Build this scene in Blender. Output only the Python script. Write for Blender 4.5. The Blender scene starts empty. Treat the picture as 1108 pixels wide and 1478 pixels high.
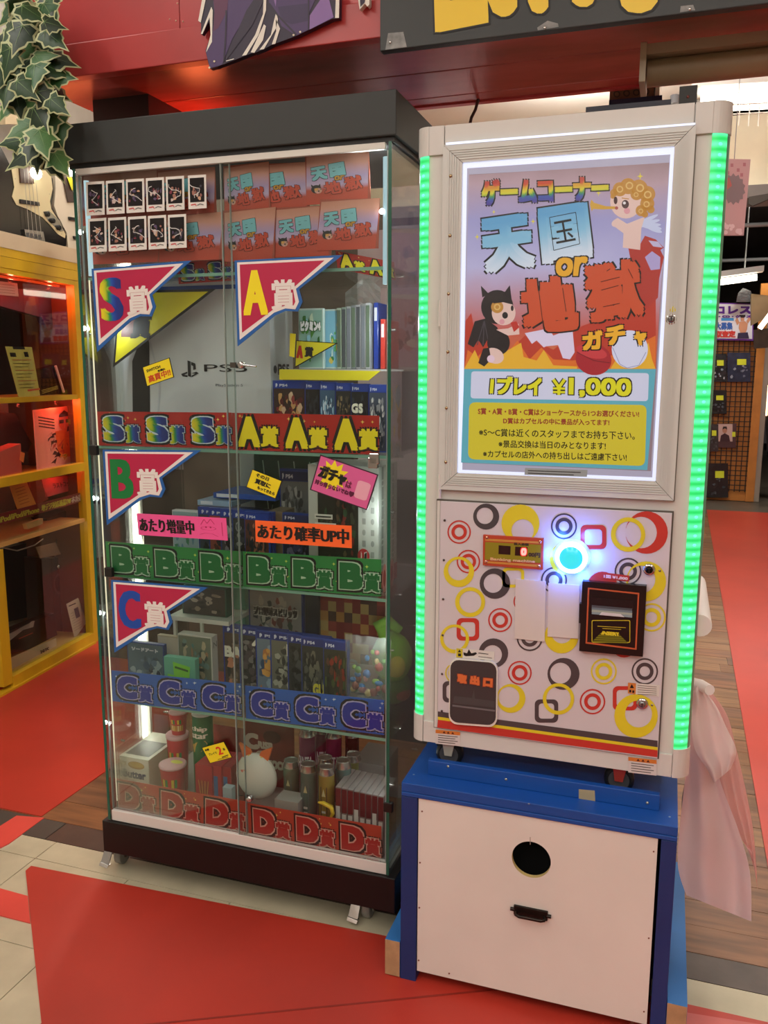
import bpy, math, random
from mathutils import Vector, Matrix, noise

# ---------------------------------------------------------------- camera
F, PITCH, ROLL, YAW, CAMH = 1214.83, .16635, .00265186, .32426, 1.32
sc = bpy.context.scene
COL = sc.collection
_fwd = Vector((-math.sin(YAW)*math.cos(PITCH), math.cos(YAW)*math.cos(PITCH), -math.sin(PITCH)))
_r0 = Vector((math.cos(YAW), math.sin(YAW), 0)); _u0 = _r0.cross(_fwd)
CR = _r0*math.cos(ROLL)+_u0*math.sin(ROLL); CU = -_r0*math.sin(ROLL)+_u0*math.cos(ROLL); CF = _fwd
CO = Vector((0, 0, CAMH))
cam = bpy.data.cameras.new('camera'); camo = bpy.data.objects.new('camera', cam); COL.objects.link(camo)
cam.sensor_fit = 'VERTICAL'; cam.sensor_height = 36; cam.lens = F/1478*36; cam.clip_start = .02; cam.clip_end = 60
camo.matrix_world = Matrix((( CR.x, CU.x, -CF.x, CO.x), (CR.y, CU.y, -CF.y, CO.y), (CR.z, CU.z, -CF.z, CO.z), (0, 0, 0, 1)))
sc.camera = camo
# ---------------------------------------------------------------- world, exposure, large lights
w = bpy.data.worlds.new('world'); sc.world = w; w.use_nodes = True
w.node_tree.nodes['Background'].inputs[0].default_value = (.95, .86, .74, 1)
w.node_tree.nodes['Background'].inputs[1].default_value = .5
sc.view_settings.view_transform = 'Standard'; sc.view_settings.look = 'None'
sc.view_settings.exposure = 0; sc.view_settings.gamma = 1; sc.view_settings.use_curve_mapping = False
def area(name, loc, size, power, color, rot=(0, 0, 0)):
    l = bpy.data.lights.new(name, 'AREA'); l.shape = 'RECTANGLE'; l.size, l.size_y = size; l.energy = power; l.color = color
    o = bpy.data.objects.new(name, l); o.location = loc; o.rotation_euler = rot; COL.objects.link(o); return o
def point(name, loc, power, color, r=.03):
    l = bpy.data.lights.new(name, 'POINT'); l.energy = power; l.color = color; l.shadow_soft_size = r
    o = bpy.data.objects.new(name, l); o.location = loc; COL.objects.link(o); return o
WARM = (1, .975, .93)
area('ceiling_tube_light', (-1.6, -.5, 2.98), (.16, 2.4), 17, WARM)
area('ceiling_tube_light', (-.2, -.9, 2.98), (.16, 2.4), 19, WARM)
area('ceiling_tube_light', (1.3, -.3, 2.98), (.16, 2.4), 19, WARM)
area('ceiling_tube_light', (1.5, 3.6, 2.98), (.16, 2.0), 26, WARM)
area('ceiling_tube_light', (-.4, 4.2, 2.98), (.16, 2.0), 20, WARM)
area('ceiling_tube_light', (-1.9, 1.0, 2.98), (.16, 1.2), 8, WARM)
area('ceiling_tube_light', (-.75, 2.6, 2.98), (1.2, .16), 9, WARM)  # added fill over the gap, brightening the posters on the pillar
area('ceiling_tube_light', (-1.3, -2.2, 2.98), (2.2, .16), 26, WARM)
area('ceiling_tube_light', (1.1, -2.2, 2.98), (2.2, .16), 26, WARM)
area('ceiling_tube_light', (1.2, 9.0, 2.9), (1.2, .14), 40, WARM)
area('ceiling_tube_light', (-.5, 7.5, 2.9), (1.6, .14), 30, WARM)
# added upward lights brighten the ceiling, as bare tubes would
for x_, y_, p_ in ((-1.6, -.5, 12), (1.3, -.3, 12), (1.6, 4.0, 60), (-.6, 4.4, 50), (-2.4, 3.2, 18)):
    area('ceiling_uplight_fill', (x_, y_, 2.72), (.3, 2.2), p_, WARM, (math.pi, 0, 0))

# ---------------------------------------------------------------- helpers
def ray(px, py): return CR*((px-554)/F) - CU*((py-739)/F) + CF
def on(px, py, p0, n):
    d = ray(px, py); return CO + d*((Vector(p0)-CO).dot(n)/d.dot(n))
def at(px, py, Y=None, X=None, Z=None):
    d = ray(px, py)
    t = (Y-CO.y)/d.y if Y is not None else (X-CO.x)/d.x if X is not None else (Z-CO.z)/d.z
    return CO + d*t
def lin(h):
    h = h.lstrip('#'); o = []
    for i in (0, 2, 4):
        c = int(h[i:i+2], 16)/255; o.append(c/12.92 if c <= .04045 else ((c+.055)/1.055)**2.4)
    return (*o, 1)
_mc = {}
def M(h, r=.5, m=0, e=0, nz=0, ns=8, bump=0, coat=0, stretch=(1, 1, 1)):
    """procedural principled material; nz = strength of the colour variation, e = emission"""
    k = (h, r, m, e, nz, ns, bump, coat, stretch)
    if k in _mc: return _mc[k]
    mt = bpy.data.materials.new('mat_'+h.strip('#')); mt.use_nodes = True; nt = mt.node_tree; N = nt.nodes; L = nt.links
    b = N['Principled BSDF']; b.inputs['Base Color'].default_value = lin(h); b.inputs['Roughness'].default_value = r
    b.inputs['Metallic'].default_value = m
    if coat: b.inputs['Coat Weight'].default_value = coat; b.inputs['Coat Roughness'].default_value = .12
    if e:
        b.inputs['Emission Color'].default_value = lin(h); b.inputs['Emission Strength'].default_value = e
        b.inputs['Base Color'].default_value = tuple([c*.15 for c in lin(h)[:3]]+[1])
    if nz or bump:
        tc = N.new('ShaderNodeTexCoord'); mp = N.new('ShaderNodeMapping'); mp.inputs['Scale'].default_value = stretch
        ns_ = N.new('ShaderNodeTexNoise'); ns_.inputs['Scale'].default_value = ns; ns_.inputs['Detail'].default_value = 5
        L.new(tc.outputs['Object'], mp.inputs[0]); L.new(mp.outputs[0], ns_.inputs['Vector'])
        if nz:
            mx = N.new('ShaderNodeHueSaturation'); mx.inputs['Color'].default_value = lin(h)
            mr = N.new('ShaderNodeMapRange'); mr.inputs[1].default_value = .3; mr.inputs[2].default_value = .7
            mr.inputs[3].default_value = 1-nz; mr.inputs[4].default_value = 1+nz
            L.new(ns_.outputs[0], mr.inputs[0]); L.new(mr.outputs[0], mx.inputs['Value']); L.new(mx.outputs[0], b.inputs['Base Color'])
        if bump:
            bp = N.new('ShaderNodeBump'); bp.inputs['Strength'].default_value = bump; bp.inputs['Distance'].default_value = .004
            L.new(ns_.outputs[0], bp.inputs['Height']); L.new(bp.outputs[0], b.inputs['Normal'])
    _mc[k] = mt; return mt
def G(stops, axis=0, e=0, cloud=0, r=.5):
    """colour ramp along the print's own width (axis 0) or height (axis 1)"""
    k = (tuple(stops), axis, e, cloud, r)
    if k in _mc: return _mc[k]
    mt = bpy.data.materials.new('mat_gradient'); mt.use_nodes = True; nt = mt.node_tree; N = nt.nodes; L = nt.links
    b = N['Principled BSDF']; b.inputs['Roughness'].default_value = r
    uv = N.new('ShaderNodeUVMap'); sp = N.new('ShaderNodeSeparateXYZ'); cr = N.new('ShaderNodeValToRGB')
    L.new(uv.outputs[0], sp.inputs[0])
    el = cr.color_ramp.elements
    el[0].position = stops[0][0]; el[0].color = lin(stops[0][1]); el[1].position = stops[-1][0]; el[1].color = lin(stops[-1][1])
    for p, c in stops[1:-1]:
        q = el.new(p); q.color = lin(c)
    src = sp.outputs[axis]
    if cloud:
        ns_ = N.new('ShaderNodeTexNoise'); ns_.inputs['Scale'].default_value = 5; ns_.inputs['Detail'].default_value = 4
        ad = N.new('ShaderNodeMath'); ad.operation = 'MULTIPLY_ADD'; ad.inputs[1].default_value = cloud
        L.new(uv.outputs[0], ns_.inputs['Vector']); L.new(ns_.outputs[0], ad.inputs[0])
        sb = N.new('ShaderNodeMath'); sb.operation = 'SUBTRACT'; sb.inputs[1].default_value = cloud*.5
        L.new(src, ad.inputs[2]); L.new(ad.outputs[0], sb.inputs[0]); src = sb.outputs[0]
    L.new(src, cr.inputs[0])
    if e:
        L.new(cr.outputs[0], b.inputs['Emission Color']); b.inputs['Emission Strength'].default_value = e
        b.inputs['Base Color'].default_value = (.05, .05, .05, 1)
    else: L.new(cr.outputs[0], b.inputs['Base Color'])
    _mc[k] = mt; return mt
def glass(tint='#f9fdfb', gl=.6, name='glass'):
    mt = bpy.data.materials.new(name); mt.use_nodes = True; nt = mt.node_tree; N = nt.nodes; L = nt.links
    for n in list(N): N.remove(n)
    o = N.new('ShaderNodeOutputMaterial'); t = N.new('ShaderNodeBsdfTransparent'); g = N.new('ShaderNodeBsdfGlossy'); m = N.new('ShaderNodeMixShader')
    f = N.new('ShaderNodeFresnel'); f.inputs[0].default_value = 1.45
    mm = N.new('ShaderNodeMath'); mm.operation = 'MULTIPLY'; mm.inputs[1].default_value = gl
    t.inputs[0].default_value = lin(tint); g.inputs['Roughness'].default_value = .02
    L.new(f.outputs[0], mm.inputs[0]); L.new(mm.outputs[0], m.inputs[0]); L.new(t.outputs[0], m.inputs[1]); L.new(g.outputs[0], m.inputs[2]); L.new(m.outputs[0], o.inputs[0])
    return mt
def plastic_film(h='#f0d8dc', clear=.25, name='film'):
    mt = bpy.data.materials.new(name); mt.use_nodes = True; nt = mt.node_tree; N = nt.nodes; L = nt.links
    for n in list(N): N.remove(n)
    o = N.new('ShaderNodeOutputMaterial'); t = N.new('ShaderNodeBsdfTransparent'); d = N.new('ShaderNodeBsdfDiffuse'); tl = N.new('ShaderNodeBsdfTranslucent'); g = N.new('ShaderNodeBsdfGlossy')
    g.inputs['Roughness'].default_value = .25
    a, b, c = (N.new('ShaderNodeMixShader') for _ in range(3))
    d.inputs[0].default_value = lin(h); tl.inputs[0].default_value = lin(h)
    a.inputs[0].default_value = .4; b.inputs[0].default_value = clear; c.inputs[0].default_value = .08
    L.new(d.outputs[0], a.inputs[1]); L.new(tl.outputs[0], a.inputs[2]); L.new(a.outputs[0], b.inputs[1]); L.new(t.outputs[0], b.inputs[2])
    L.new(b.outputs[0], c.inputs[1]); L.new(g.outputs[0], c.inputs[2]); L.new(c.outputs[0], o.inputs[0])
    return mt
GLASS = glass(); GEDGE = M('#1d5a48', .15); CLEARP = glass('#eef4f4', .8, 'clear_plastic'); sc.cycles.transparent_max_bounces = 40; sc.cycles.max_bounces = 10

WM = {}
class MB:
    def __init__(s): s.v = []; s.f = []; s.mi = []; s.uv = []; s.sm = []; s.mats = []
    def m(s, mat):
        if mat not in s.mats: s.mats.append(mat)
        return s.mats.index(mat)
    def add(s, vs, fs, mat, sm=False, uvs=None):
        o = len(s.v); k = s.m(mat); s.v += [Vector(v) for v in vs]
        for f in fs:
            s.f.append([i+o for i in f]); s.mi.append(k); s.sm.append(sm); s.uv += [(uvs[i] if uvs else (0, 0)) for i in f]
        return s
    def box(s, x0, x1, y0, y1, z0, z1, mat):
        x0, x1 = sorted((x0, x1)); y0, y1 = sorted((y0, y1)); z0, z1 = sorted((z0, z1))
        return s.add([(x, y, z) for z in (z0, z1) for y in (y0, y1) for x in (x0, x1)],
              [(0, 2, 3, 1), (4, 5, 7, 6), (0, 1, 5, 4), (2, 6, 7, 3), (0, 4, 6, 2), (1, 3, 7, 5)], mat)
    def lathe(s, c, prof, mat, n=20, ax=Vector((0, 0, 1)), sx=1, sy=1):
        """prof = [(radius, height)] revolved about ax through c"""
        ax = Vector(ax).normalized(); a = ax.orthogonal().normalized(); b = ax.cross(a); c = Vector(c)
        if abs(ax.z) > .9: a = Vector((1, 0, 0)); b = Vector((0, 1, 0))
        vs = []; fs = []
        for r, h in prof:
            for i in range(n):
                t = 2*math.pi*i/n; vs.append(c+ax*h+a*(r*sx*math.cos(t))+b*(r*sy*math.sin(t)))
        for j in range(len(prof)-1):
            for i in range(n):
                k = (i+1) % n; fs.append((j*n+i, j*n+k, (j+1)*n+k, (j+1)*n+i))
        s.add(vs, fs, mat, True)
        s.add(vs[:n], [tuple(range(n))[::-1]], mat); s.add(vs[-n:], [tuple(range(n))], mat)
        return s
    def tube(s, pts, r, mat, n=8, cap=True):
        pts = [Vector(p) for p in pts]; vs = []; fs = []
        for i, p in enumerate(pts):
            d = (pts[min(i+1, len(pts)-1)]-pts[max(i-1, 0)]).normalized(); a = d.cross(Vector((.13, .31, .94))).normalized(); b = d.cross(a)
            rr = r[i] if isinstance(r, (list, tuple)) else r
            vs += [p+a*(rr*math.cos(2*math.pi*k/n))+b*(rr*math.sin(2*math.pi*k/n)) for k in range(n)]
        for j in range(len(pts)-1):
            for i in range(n):
                k = (i+1) % n; fs.append((j*n+i, j*n+k, (j+1)*n+k, (j+1)*n+i))
        s.add(vs, fs, mat, True)
        if cap: s.add(vs[:n], [tuple(range(n))], mat); s.add(vs[-n:], [tuple(range(n))], mat)
        return s
    def ell(s, c, rx, ry, rz, mat, n=16, rot=None):
        c = Vector(c); vs = []; fs = []; m = n//2
        for j in range(m+1):
            ph = math.pi*j/m
            for i in range(n):
                t = 2*math.pi*i/n; q = Vector((rx*math.sin(ph)*math.cos(t), ry*math.sin(ph)*math.sin(t), rz*math.cos(ph)))
                if rot: q = rot @ q
                vs.append(c+q)
        for j in range(m):
            for i in range(n):
                k = (i+1) % n; fs.append((j*n+i, (j+1)*n+i, (j+1)*n+k, j*n+k))
        return s.add(vs, fs, mat, True)
    def prism(s, pts, d, mat, side=None):
        """polygon pts (3-D, planar) extruded by vector d"""
        pts = [Vector(p) for p in pts]; d = Vector(d); n = len(pts)
        s.add(pts, [tuple(range(n))], mat); s.add([p+d for p in pts], [tuple(range(n))[::-1]], mat)
        s.add(pts+[p+d for p in pts], [(i, (i+1) % n, n+(i+1) % n, n+i) for i in range(n)], side or mat)
        return s
    def build(s, name, parent=None, local=False, bevel=0, **props):
        me = bpy.data.meshes.new(name); vs = s.v
        o = bpy.data.objects.new(name, me)
        if parent is not None:
            o.parent = parent; Wp = WM[parent]; WM[o] = Wp
            if not local: iv = Wp.inverted(); vs = [iv @ v for v in vs]
        else:
            xs = [v.x for v in vs]; ys = [v.y for v in vs]; zs = [v.z for v in vs]
            c = Vector(((min(xs)+max(xs))/2, (min(ys)+max(ys))/2, min(zs))); vs = [v-c for v in vs]
            o.location = c; WM[o] = Matrix.Translation(c)
        me.from_pydata([tuple(v) for v in vs], [], s.f)
        for mt in s.mats: me.materials.append(mt)
        me.polygons.foreach_set('material_index', s.mi); me.polygons.foreach_set('use_smooth', s.sm)
        ul = me.uv_layers.new(name='UVMap')
        fl = [c for t in s.uv for c in t]; ul.data.foreach_set('uv', fl)
        me.validate(); me.update()
        COL.objects.link(o)
        if bevel:
            b = o.modifiers.new('bevel', 'BEVEL'); b.width = bevel; b.segments = 2; b.limit_method = 'ANGLE'
        for k, v in props.items(): o[k] = v
        return o
def T(name, label, cat, loc=(0, 0, 0), group=None, rz=0):
    o = bpy.data.objects.new(name, None); COL.objects.link(o); o.empty_display_size = .05
    o.location = loc; o.rotation_euler = (0, 0, rz); WM[o] = Matrix.Translation(Vector(loc)) @ Matrix.Rotation(rz, 4, 'Z')
    o['label'] = label; o['category'] = cat
    if group: o['group'] = group
    return o
def tg(label, cat, group=None):
    d = dict(label=label, category=cat)
    if group: d['group'] = group
    return d
def dup(o, delta, parent=None):
    c = o.copy(); COL.objects.link(c); c.location = o.location+Vector(delta); WM[c] = WM[o]; return c
ST = dict(kind='structure')

class Pl:   # a real plane addressed through photo coordinates (ox+k*a, oy+k*b)
    def __init__(s, Y=None, X=None, p0=None, n=None, o=(0, 0), k=1, l=0):
        s.Y, s.X, s.p0, s.n, s.o, s.k, s.l = Y, X, p0, n, o, k, l
        if Y is not None: s.p0 = Vector((0, Y, 0)); s.n = Vector((0, -1, 0))
        if X is not None: s.p0 = Vector((X, 0, 0)); s.n = Vector((1, 0, 0))
    def P(s, a, b, l=0): return on(s.o[0]+s.k*a, s.o[1]+s.k*b, s.p0, s.n)+s.n*(l+s.l)
class Fr:   # a frame in metres or 0..1: origin top-left, u right, v down, n outwards
    def __init__(s, o, u, v, n, l=0, a0=0, b0=0, ka=1, kb=1): s.c, s.u, s.v, s.n, s.l = Vector(o), Vector(u), Vector(v), Vector(n).normalized(), l; s.a0, s.b0, s.ka, s.kb = a0, b0, ka, kb
    def P(s, a, b, l=0): return s.c+s.u*((a-s.a0)*s.ka)+s.v*((b-s.b0)*s.kb)+s.n*(l+s.l)
ST_ = .0003
def poly(mb, S, pts, mat, l=1):
    xs = [p[0] for p in pts]; ys = [p[1] for p in pts]; w = max(xs)-min(xs) or 1; h = max(ys)-min(ys) or 1
    mb.add([S.P(a, b, l*ST_) for a, b in pts], [tuple(range(len(pts)))], mat, uvs=[((a-min(xs))/w, (b-min(ys))/h) for a, b in pts])
def rect(mb, S, x0, y0, x1, y1, mat, l=1): poly(mb, S, [(x0, y0), (x1, y0), (x1, y1), (x0, y1)], mat, l)
def rr(x0, y0, x1, y1, r, n=5):
    o = []
    for cx, cy, a in ((x1-r, y0+r, -90), (x1-r, y1-r, 0), (x0+r, y1-r, 90), (x0+r, y0+r, 180)):
        for i in range(n+1):
            t = math.radians(a+90*i/n); o.append((cx+r*math.cos(t), cy+r*math.sin(t)))
    return o
def ell2(cx, cy, rx, ry, n=24, rot=0):
    c, s_ = math.cos(rot), math.sin(rot)
    return [(cx+rx*math.cos(t)*c-ry*math.sin(t)*s_, cy+rx*math.cos(t)*s_+ry*math.sin(t)*c) for t in [2*math.pi*i/n for i in range(n)]]
def band2(mb, S, A, B, mat, l=1):
    n = len(A); mb.add([S.P(a, b, l*ST_) for a, b in A+B], [(i, (i+1) % n, n+(i+1) % n, n+i) for i in range(n)], mat)
def circ(mb, S, cx, cy, r, mat, l=1, ry=None): poly(mb, S, ell2(cx, cy, r, ry or r), mat, l)
def ring(mb, S, cx, cy, ro, ri, mat, l=1, ox=0, oy=0): band2(mb, S, ell2(cx, cy, ro, ro, 28), ell2(cx+ox, cy+oy, ri, ri, 28), mat, l)
def line(mb, S, pts, w, mat, l=1):
    for (a, b), (c, d) in zip(pts, pts[1:]):
        n = math.hypot(c-a, d-b) or 1; x, y = -(d-b)/n*w/2, (c-a)/n*w/2
        mb.add([S.P(p, q, l*ST_) for p, q in ((a+x, b+y), (c+x, d+y), (c-x, d-y), (a-x, b-y))], [(0, 1, 2, 3)], mat)
_tc = {}
def tmesh(s):
    if s in _tc: return _tc[s]
    c = bpy.data.curves.new('t', 'FONT'); c.body = s; c.resolution_u = 3; o = bpy.data.objects.new('t', c)
    m = bpy.data.meshes.new_from_object(o); vs = [(v.co.x, v.co.y) for v in m.vertices]; fs = [tuple(p.vertices) for p in m.polygons]
    x0 = min(v[0] for v in vs); x1 = max(v[0] for v in vs); y0 = min(v[1] for v in vs); y1 = max(v[1] for v in vs)
    vs = [((x-x0)/(x1-x0), (y1-y)/max(y1-y0, 1e-6)) for x, y in vs]
    bpy.data.objects.remove(o); bpy.data.meshes.remove(m); bpy.data.curves.remove(c)
    _tc[s] = (vs, fs); return _tc[s]
def tx(mb, S, s, q, mat, l=2, b=0, ol=None, nb=8, ring2=False):
    """string s fitted into quad q (TL,TR,BR,BL) or rect (x0,y0,x1,y1); b = extra weight; ol = (material, width)"""
    if len(q) == 4 and not isinstance(q[0], (tuple, list)): q = [(q[0], q[1]), (q[2], q[1]), (q[2], q[3]), (q[0], q[3])]
    V, Fc = tmesh(s)
    base = [((1-v)*((1-u)*q[0][0]+u*q[1][0])+v*((1-u)*q[3][0]+u*q[2][0]), (1-v)*((1-u)*q[0][1]+u*q[1][1])+v*((1-u)*q[3][1]+u*q[2][1])) for u, v in V]
    def put(sh, mt, lv):
        for i, (dx, dy) in enumerate(sh):
            mb.add([S.P(a+dx, c+dy, (lv+i*.02)*ST_) for a, c in base], Fc, mt, uvs=V)
    circ_ = lambda r, n=nb: [(r, r), (r, 0), (r, -r), (0, -r), (-r, -r), (-r, 0), (-r, r), (0, r)] if n >= 8 else [(r*math.cos(2*math.pi*i/n), r*math.sin(2*math.pi*i/n)) for i in range(n)]
    if ol: put(circ_(b+ol[1], max(nb, 8)) + (circ_(b*.6) if ring2 else []), ol[0], l)
    put([(0, 0)]+(circ_(b) if b else [])+(circ_(b*.5) if ring2 else []), mat, l+1)
def blobs(mb, S, seed, cols, n=14, x0=0, y0=0, x1=1, y1=1, rmax=.22, l=2):
    R = random.Random(seed)
    for i in range(n):
        rx = R.uniform(.05, rmax)*(x1-x0); ry = R.uniform(.05, rmax)*(y1-y0)
        cx = R.uniform(x0+rx, x1-rx); cy = R.uniform(y0+ry, y1-ry); k = R.choice((5, 6, 7, 9))
        pts = [(cx+rx*R.uniform(.5, 1)*math.cos(2*math.pi*j/k), cy+ry*R.uniform(.5, 1)*math.sin(2*math.pi*j/k)) for j in range(k)]
        poly(mb, S, pts, M(R.choice(cols), .4), l+i*.15)
def ground_poly(mb, pts, z0, z1, mat): mb.prism([Vector((x, y, z1)) for x, y in pts], (0, 0, z0-z1), mat)

# ================================================================ FLOOR
RED = M('#b23325', .45, nz=.12, ns=3, bump=.05); REDP = M('#d24a40', .35, nz=.08, ns=6)
CREAM = M('#b7ae93', .35, nz=.1, ns=12, bump=.1); DARKV = M('#4b3d35', .4, nz=.25, ns=14)
WOODS = [M(c, .4, nz=.35, ns=5, bump=.1, stretch=(1, 9, 1)) for c in ('#7a5234', '#6b4a33', '#84603e', '#75502f')]
fl = MB(); fl.box(-7, 7, -2.5, 15, -.05, -.004, M('#8c8069', .5, nz=.15, ns=4)); floor = fl.build('floor', **ST)
def slab(name, pts, mat, z1, **kw):
    m = MB(); ground_poly(m, pts, -.004, z1, mat); return m.build(name, floor, **kw)
# cream tiles with recessed joints
tiles = []
g = .0012
for i in range(-14, 9):
    x0 = -1.578+i*.3-.0; x1 = x0+.3
    for (ya, yb) in (((1.704, 1.79),) if i % 4 == 0 else ()) + tuple((1.704-.3*(j+1), 1.704-.3*j) for j in range(9)):
        if x1 < -4.2 or x0 > 1.2: continue
        x1 = x0+1.2 if ya == 1.704 else x0+.3
        tiles.append((x0, x1, ya, yb))
for x0, x1, ya, yb in tiles: slab('floor_tile', [(x0+g, ya+g), (x1-g, ya+g), (x1-g, yb-g), (x0+g, yb-g)], CREAM, -.001)
# dark band, planks
slab('dark_board', [(-4, 1.79), (-1.62, 1.79), (-1.62, 1.88), (-4, 1.88)], M('#47453f', .4, nz=.2), .0)
slab('dark_board', [(-1.617, 1.79), (1.3, 1.79), (1.3, 1.88), (-1.617, 1.88)], DARKV, .0)
R = random.Random(4)
y = 1.882
k = 0
while y < 8.3:
    hgt = .105; x = -1.9
    while x < .42:
        ln = R.uniform(.55, 1.1); e = min(x+ln, .46)
        slab('floor_plank', [(x, y), (e-.002, y), (e-.002, y+hgt-.002), (x, y+hgt-.002)], WOODS[(k+R.randint(0, 3)) % 4], R.uniform(-.0005, .0005)); x = e; k += 1
    y += hgt
slab('far_vinyl', [(-7, 8.32), (7, 8.32), (7, 15), (-7, 15)], M('#5a5044', .35, nz=.2), 0)
slab('far_vinyl', [(.98, 8.7), (7, 8.7), (7, 13), (1.4, 13)], M('#7d2f2c', .4, nz=.2), .001)
# scuffed patches of worn plank finish
for a, b, rx, ry in ((.17, 2.62, .05, .03), (.24, 2.75, .06, .025), (.15, 2.95, .03, .02), (.27, 2.5, .03, .03), (.2, 2.4, .04, .012)):
    slab('worn_patch', [(a+rx*R.uniform(.5, 1)*math.cos(t*.63), b+ry*R.uniform(.4, 1)*math.sin(t*.63)) for t in range(10)], M('#57544a', .5, nz=.3, ns=30), .0012)
# red vinyl sheets
f1 = [at(45, 1251, Z=0), at(37, 1258, Z=0)]; f2 = at(60, 1478, Z=0)
slab('red_vinyl', [(f1[0].x, f1[0].y), (-.58, 1.704), (1.3, 1.702), (1.3, -2.4), (-.8, -2.4), (f2.x, f2.y), (f1[1].x, f1[1].y)], RED, .003)
slab('red_vinyl', [(-1.712, 1.885), (-1.705, 6.5), (-4, 6.5), (-4, 1.885)], RED, .003)
slab('red_vinyl', [(.318, 2.1), (.306, 1.6), (1.9, 1.6), (1.9, 8.6), (.397, 8.6)], M('#b43c2b', .35, nz=.08, ns=3, bump=.05), .004)
def pxs(pts): return [(at(a, b, Z=0).x, at(a, b, Z=0).y) for a, b in pts]
slab('red_strip', pxs([(-30, 1212), (24, 1178), (64, 1181), (13, 1218), (-30, 1240)]), REDP, .002)
slab('red_strip', pxs([(-30, 1278), (0, 1283), (40, 1294), (44, 1333), (0, 1322), (-30, 1314)]), REDP, .002)
slab('red_strip', pxs([(984, 1463), (1108, 1483), (1108, 1700), (960, 1700)]), M('#c9605a', .4, nz=.1), .0045)
slab('floor_seam', [(-1.12, 1.2), (-.28, 1.62), (-.28, 1.614), (-1.12, 1.195)], M('#8a2418', .5), .0036)

# ================================================================ SHELL
WHITE = M('#efe9dc', .6, nz=.04, ns=3)
m = MB(); m.box(-7, 7, -2.5, 6.2, 3.02, 3.08, WHITE); m.build('ceiling', **ST)
m = MB(); m.box(-7, 7, 6.2, 15, 2.95, 3.0, M('#2f3133', .7, nz=.3, ns=2)); m.build('ceiling', **ST)
m = MB(); m.box(-7, 7, 6.2, 6.3, 2.5, 3.02, M('#efe8cf', .6, nz=.04)); m.box(-7, 7, 6.12, 6.45, 2.42, 2.5, M('#6f6a68', .5, nz=.1)); m.build('trim_1', **ST)
m = MB(); m.box(-7, 7, 14.5, 14.6, 0, 3, M('#2b2724', .8, nz=.5, ns=3)); m.build('wall_back', **ST)
m = MB(); m.box(-3.12, -3.02, -2.5, 15, 0, 3.02, M('#a9a59c', .7, nz=.08)); m.build('wall_left', **ST)
m = MB(); m.box(3.6, 3.7, -2.5, 15, 0, 3.02, M('#b8a890', .7, nz=.3, ns=2)); m.build('wall_right', **ST)
m = MB(); m.box(-7, 7, -2.6, -2.5, 0, 3.08, M('#b4aa9c', .7, nz=.3, ns=2)); m.build('wall_front', **ST)
# pale pillar behind the cases
m = MB(); m.box(-1.02, -.66, 2.75, 3.0, .95, 1.78, M('#c9bdc4', .5, nz=.12, ns=3)); m.box(-1.02, -.66, 2.74, 3.0, 0, .95, M('#23322a', .5, nz=.3, ns=4)); pil = m.build('wall_pillar', **ST)
m = MB(); m.box(-2.45, -1.05, 3.15, 3.2, 0, 1.9, M('#4a443c', .5, nz=.5, ns=4)); m.build('wall_partition', **ST)
m = MB(); m.box(-.6, .06, 2.34, 2.38, 0, 1.72, M('#cbbfc8', .5, nz=.1, ns=3)); m.build('wall_reflection_panel', **ST)  # unseen panel added to keep the red aisle out of the glass reflection
# far-room conduits
for i, (yy, zz) in enumerate(((7.4, 2.7), (8.4, 2.6), (10.5, 2.55))):
    m = MB(); m.tube([(-3, yy, zz), (3.5, yy, zz)], .02, M('#9a9a98', .4)); m.build('ceiling_conduit', label='thin grey %s conduit under the dark far ceiling' % ('nearest', 'middle', 'farthest')[i], category='pipe', group='conduits of the far room')
m = MB(); m.tube([(1.06, 8.0, 2.95), (1.06, 8.0, 2.4)], .008, M('#9a9a98', .4)); m.build('drop_rod', **tg('thin vertical grey rod hanging from dark far ceiling', 'rod'))
def tube_light(p0, p1, r, label, cat='lamp', hous=True, e=6, h='#fff6e0'):
    c = (Vector(p0)+Vector(p1))/2; t = T('tube_light', label, cat, (c.x, c.y, c.z))
    m = MB(); m.tube([p0, p1], r, M(h, .3, e=e), 10); m.build('tube', t)
    if hous:
        d = Vector(p1)-Vector(p0); d.normalize(); s = d.cross(Vector((0, 0, 1))).normalized()*r*2.4
        a, b = Vector(p0)-d*.05+Vector((0, 0, r*1.4)), Vector(p1)+d*.05+Vector((0, 0, r*1.4))
        m = MB(); m.prism([a-s, b-s, b+s, a+s], (0, 0, .05), M('#dcdcd6', .4)); m.build('housing', t)
        m = MB(); top = 3.02 if c.y < 6.2 else 2.95
        for e_ in (Vector(p0).lerp(Vector(p1), .2), Vector(p0).lerp(Vector(p1), .8)): m.tube([e_+Vector((0, 0, r*1.4+.05)), Vector((e_.x, e_.y, top))], .006, M('#b8b8b0', .4), 6)
        m.build('stem', t)
    return t
tube_light(at(1000, 412, Y=8.8), at(1092, 400, Y=8.8), .03, 'lit fluorescent tube in the dark far room above wrestling sign')
tube_light(at(1010, 150, Y=5.3), at(1165, 142, Y=5.3), .045, 'bright fluorescent tube on white ceiling right of white machine', e=9)
m = MB()
for i in range(9):
    a = at(1040+i*14, 150, Y=5.1); m.tube([a, a-Vector((0, 0, .11))], .003, M('#e6e4da', .5), 5)
a = at(1036, 166, Y=5.1); b = at(1160, 160, Y=5.1); m.tube([a, b], .004, M('#e6e4da', .5), 5)
a = at(1036, 152, Y=5.1); b = at(1160, 146, Y=5.1); m.tube([a, b], .004, M('#e6e4da', .5), 5)
m.build('lamp_guard', **tg('white wire guard in front of the bright ceiling tube', 'lamp guard'))
tube_light(at(1096, 474, Y=7.5), at(1114, 450, Y=7.5), .02, 'slanted lit tube at right edge beside hanging clothes', hous=False)
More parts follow.
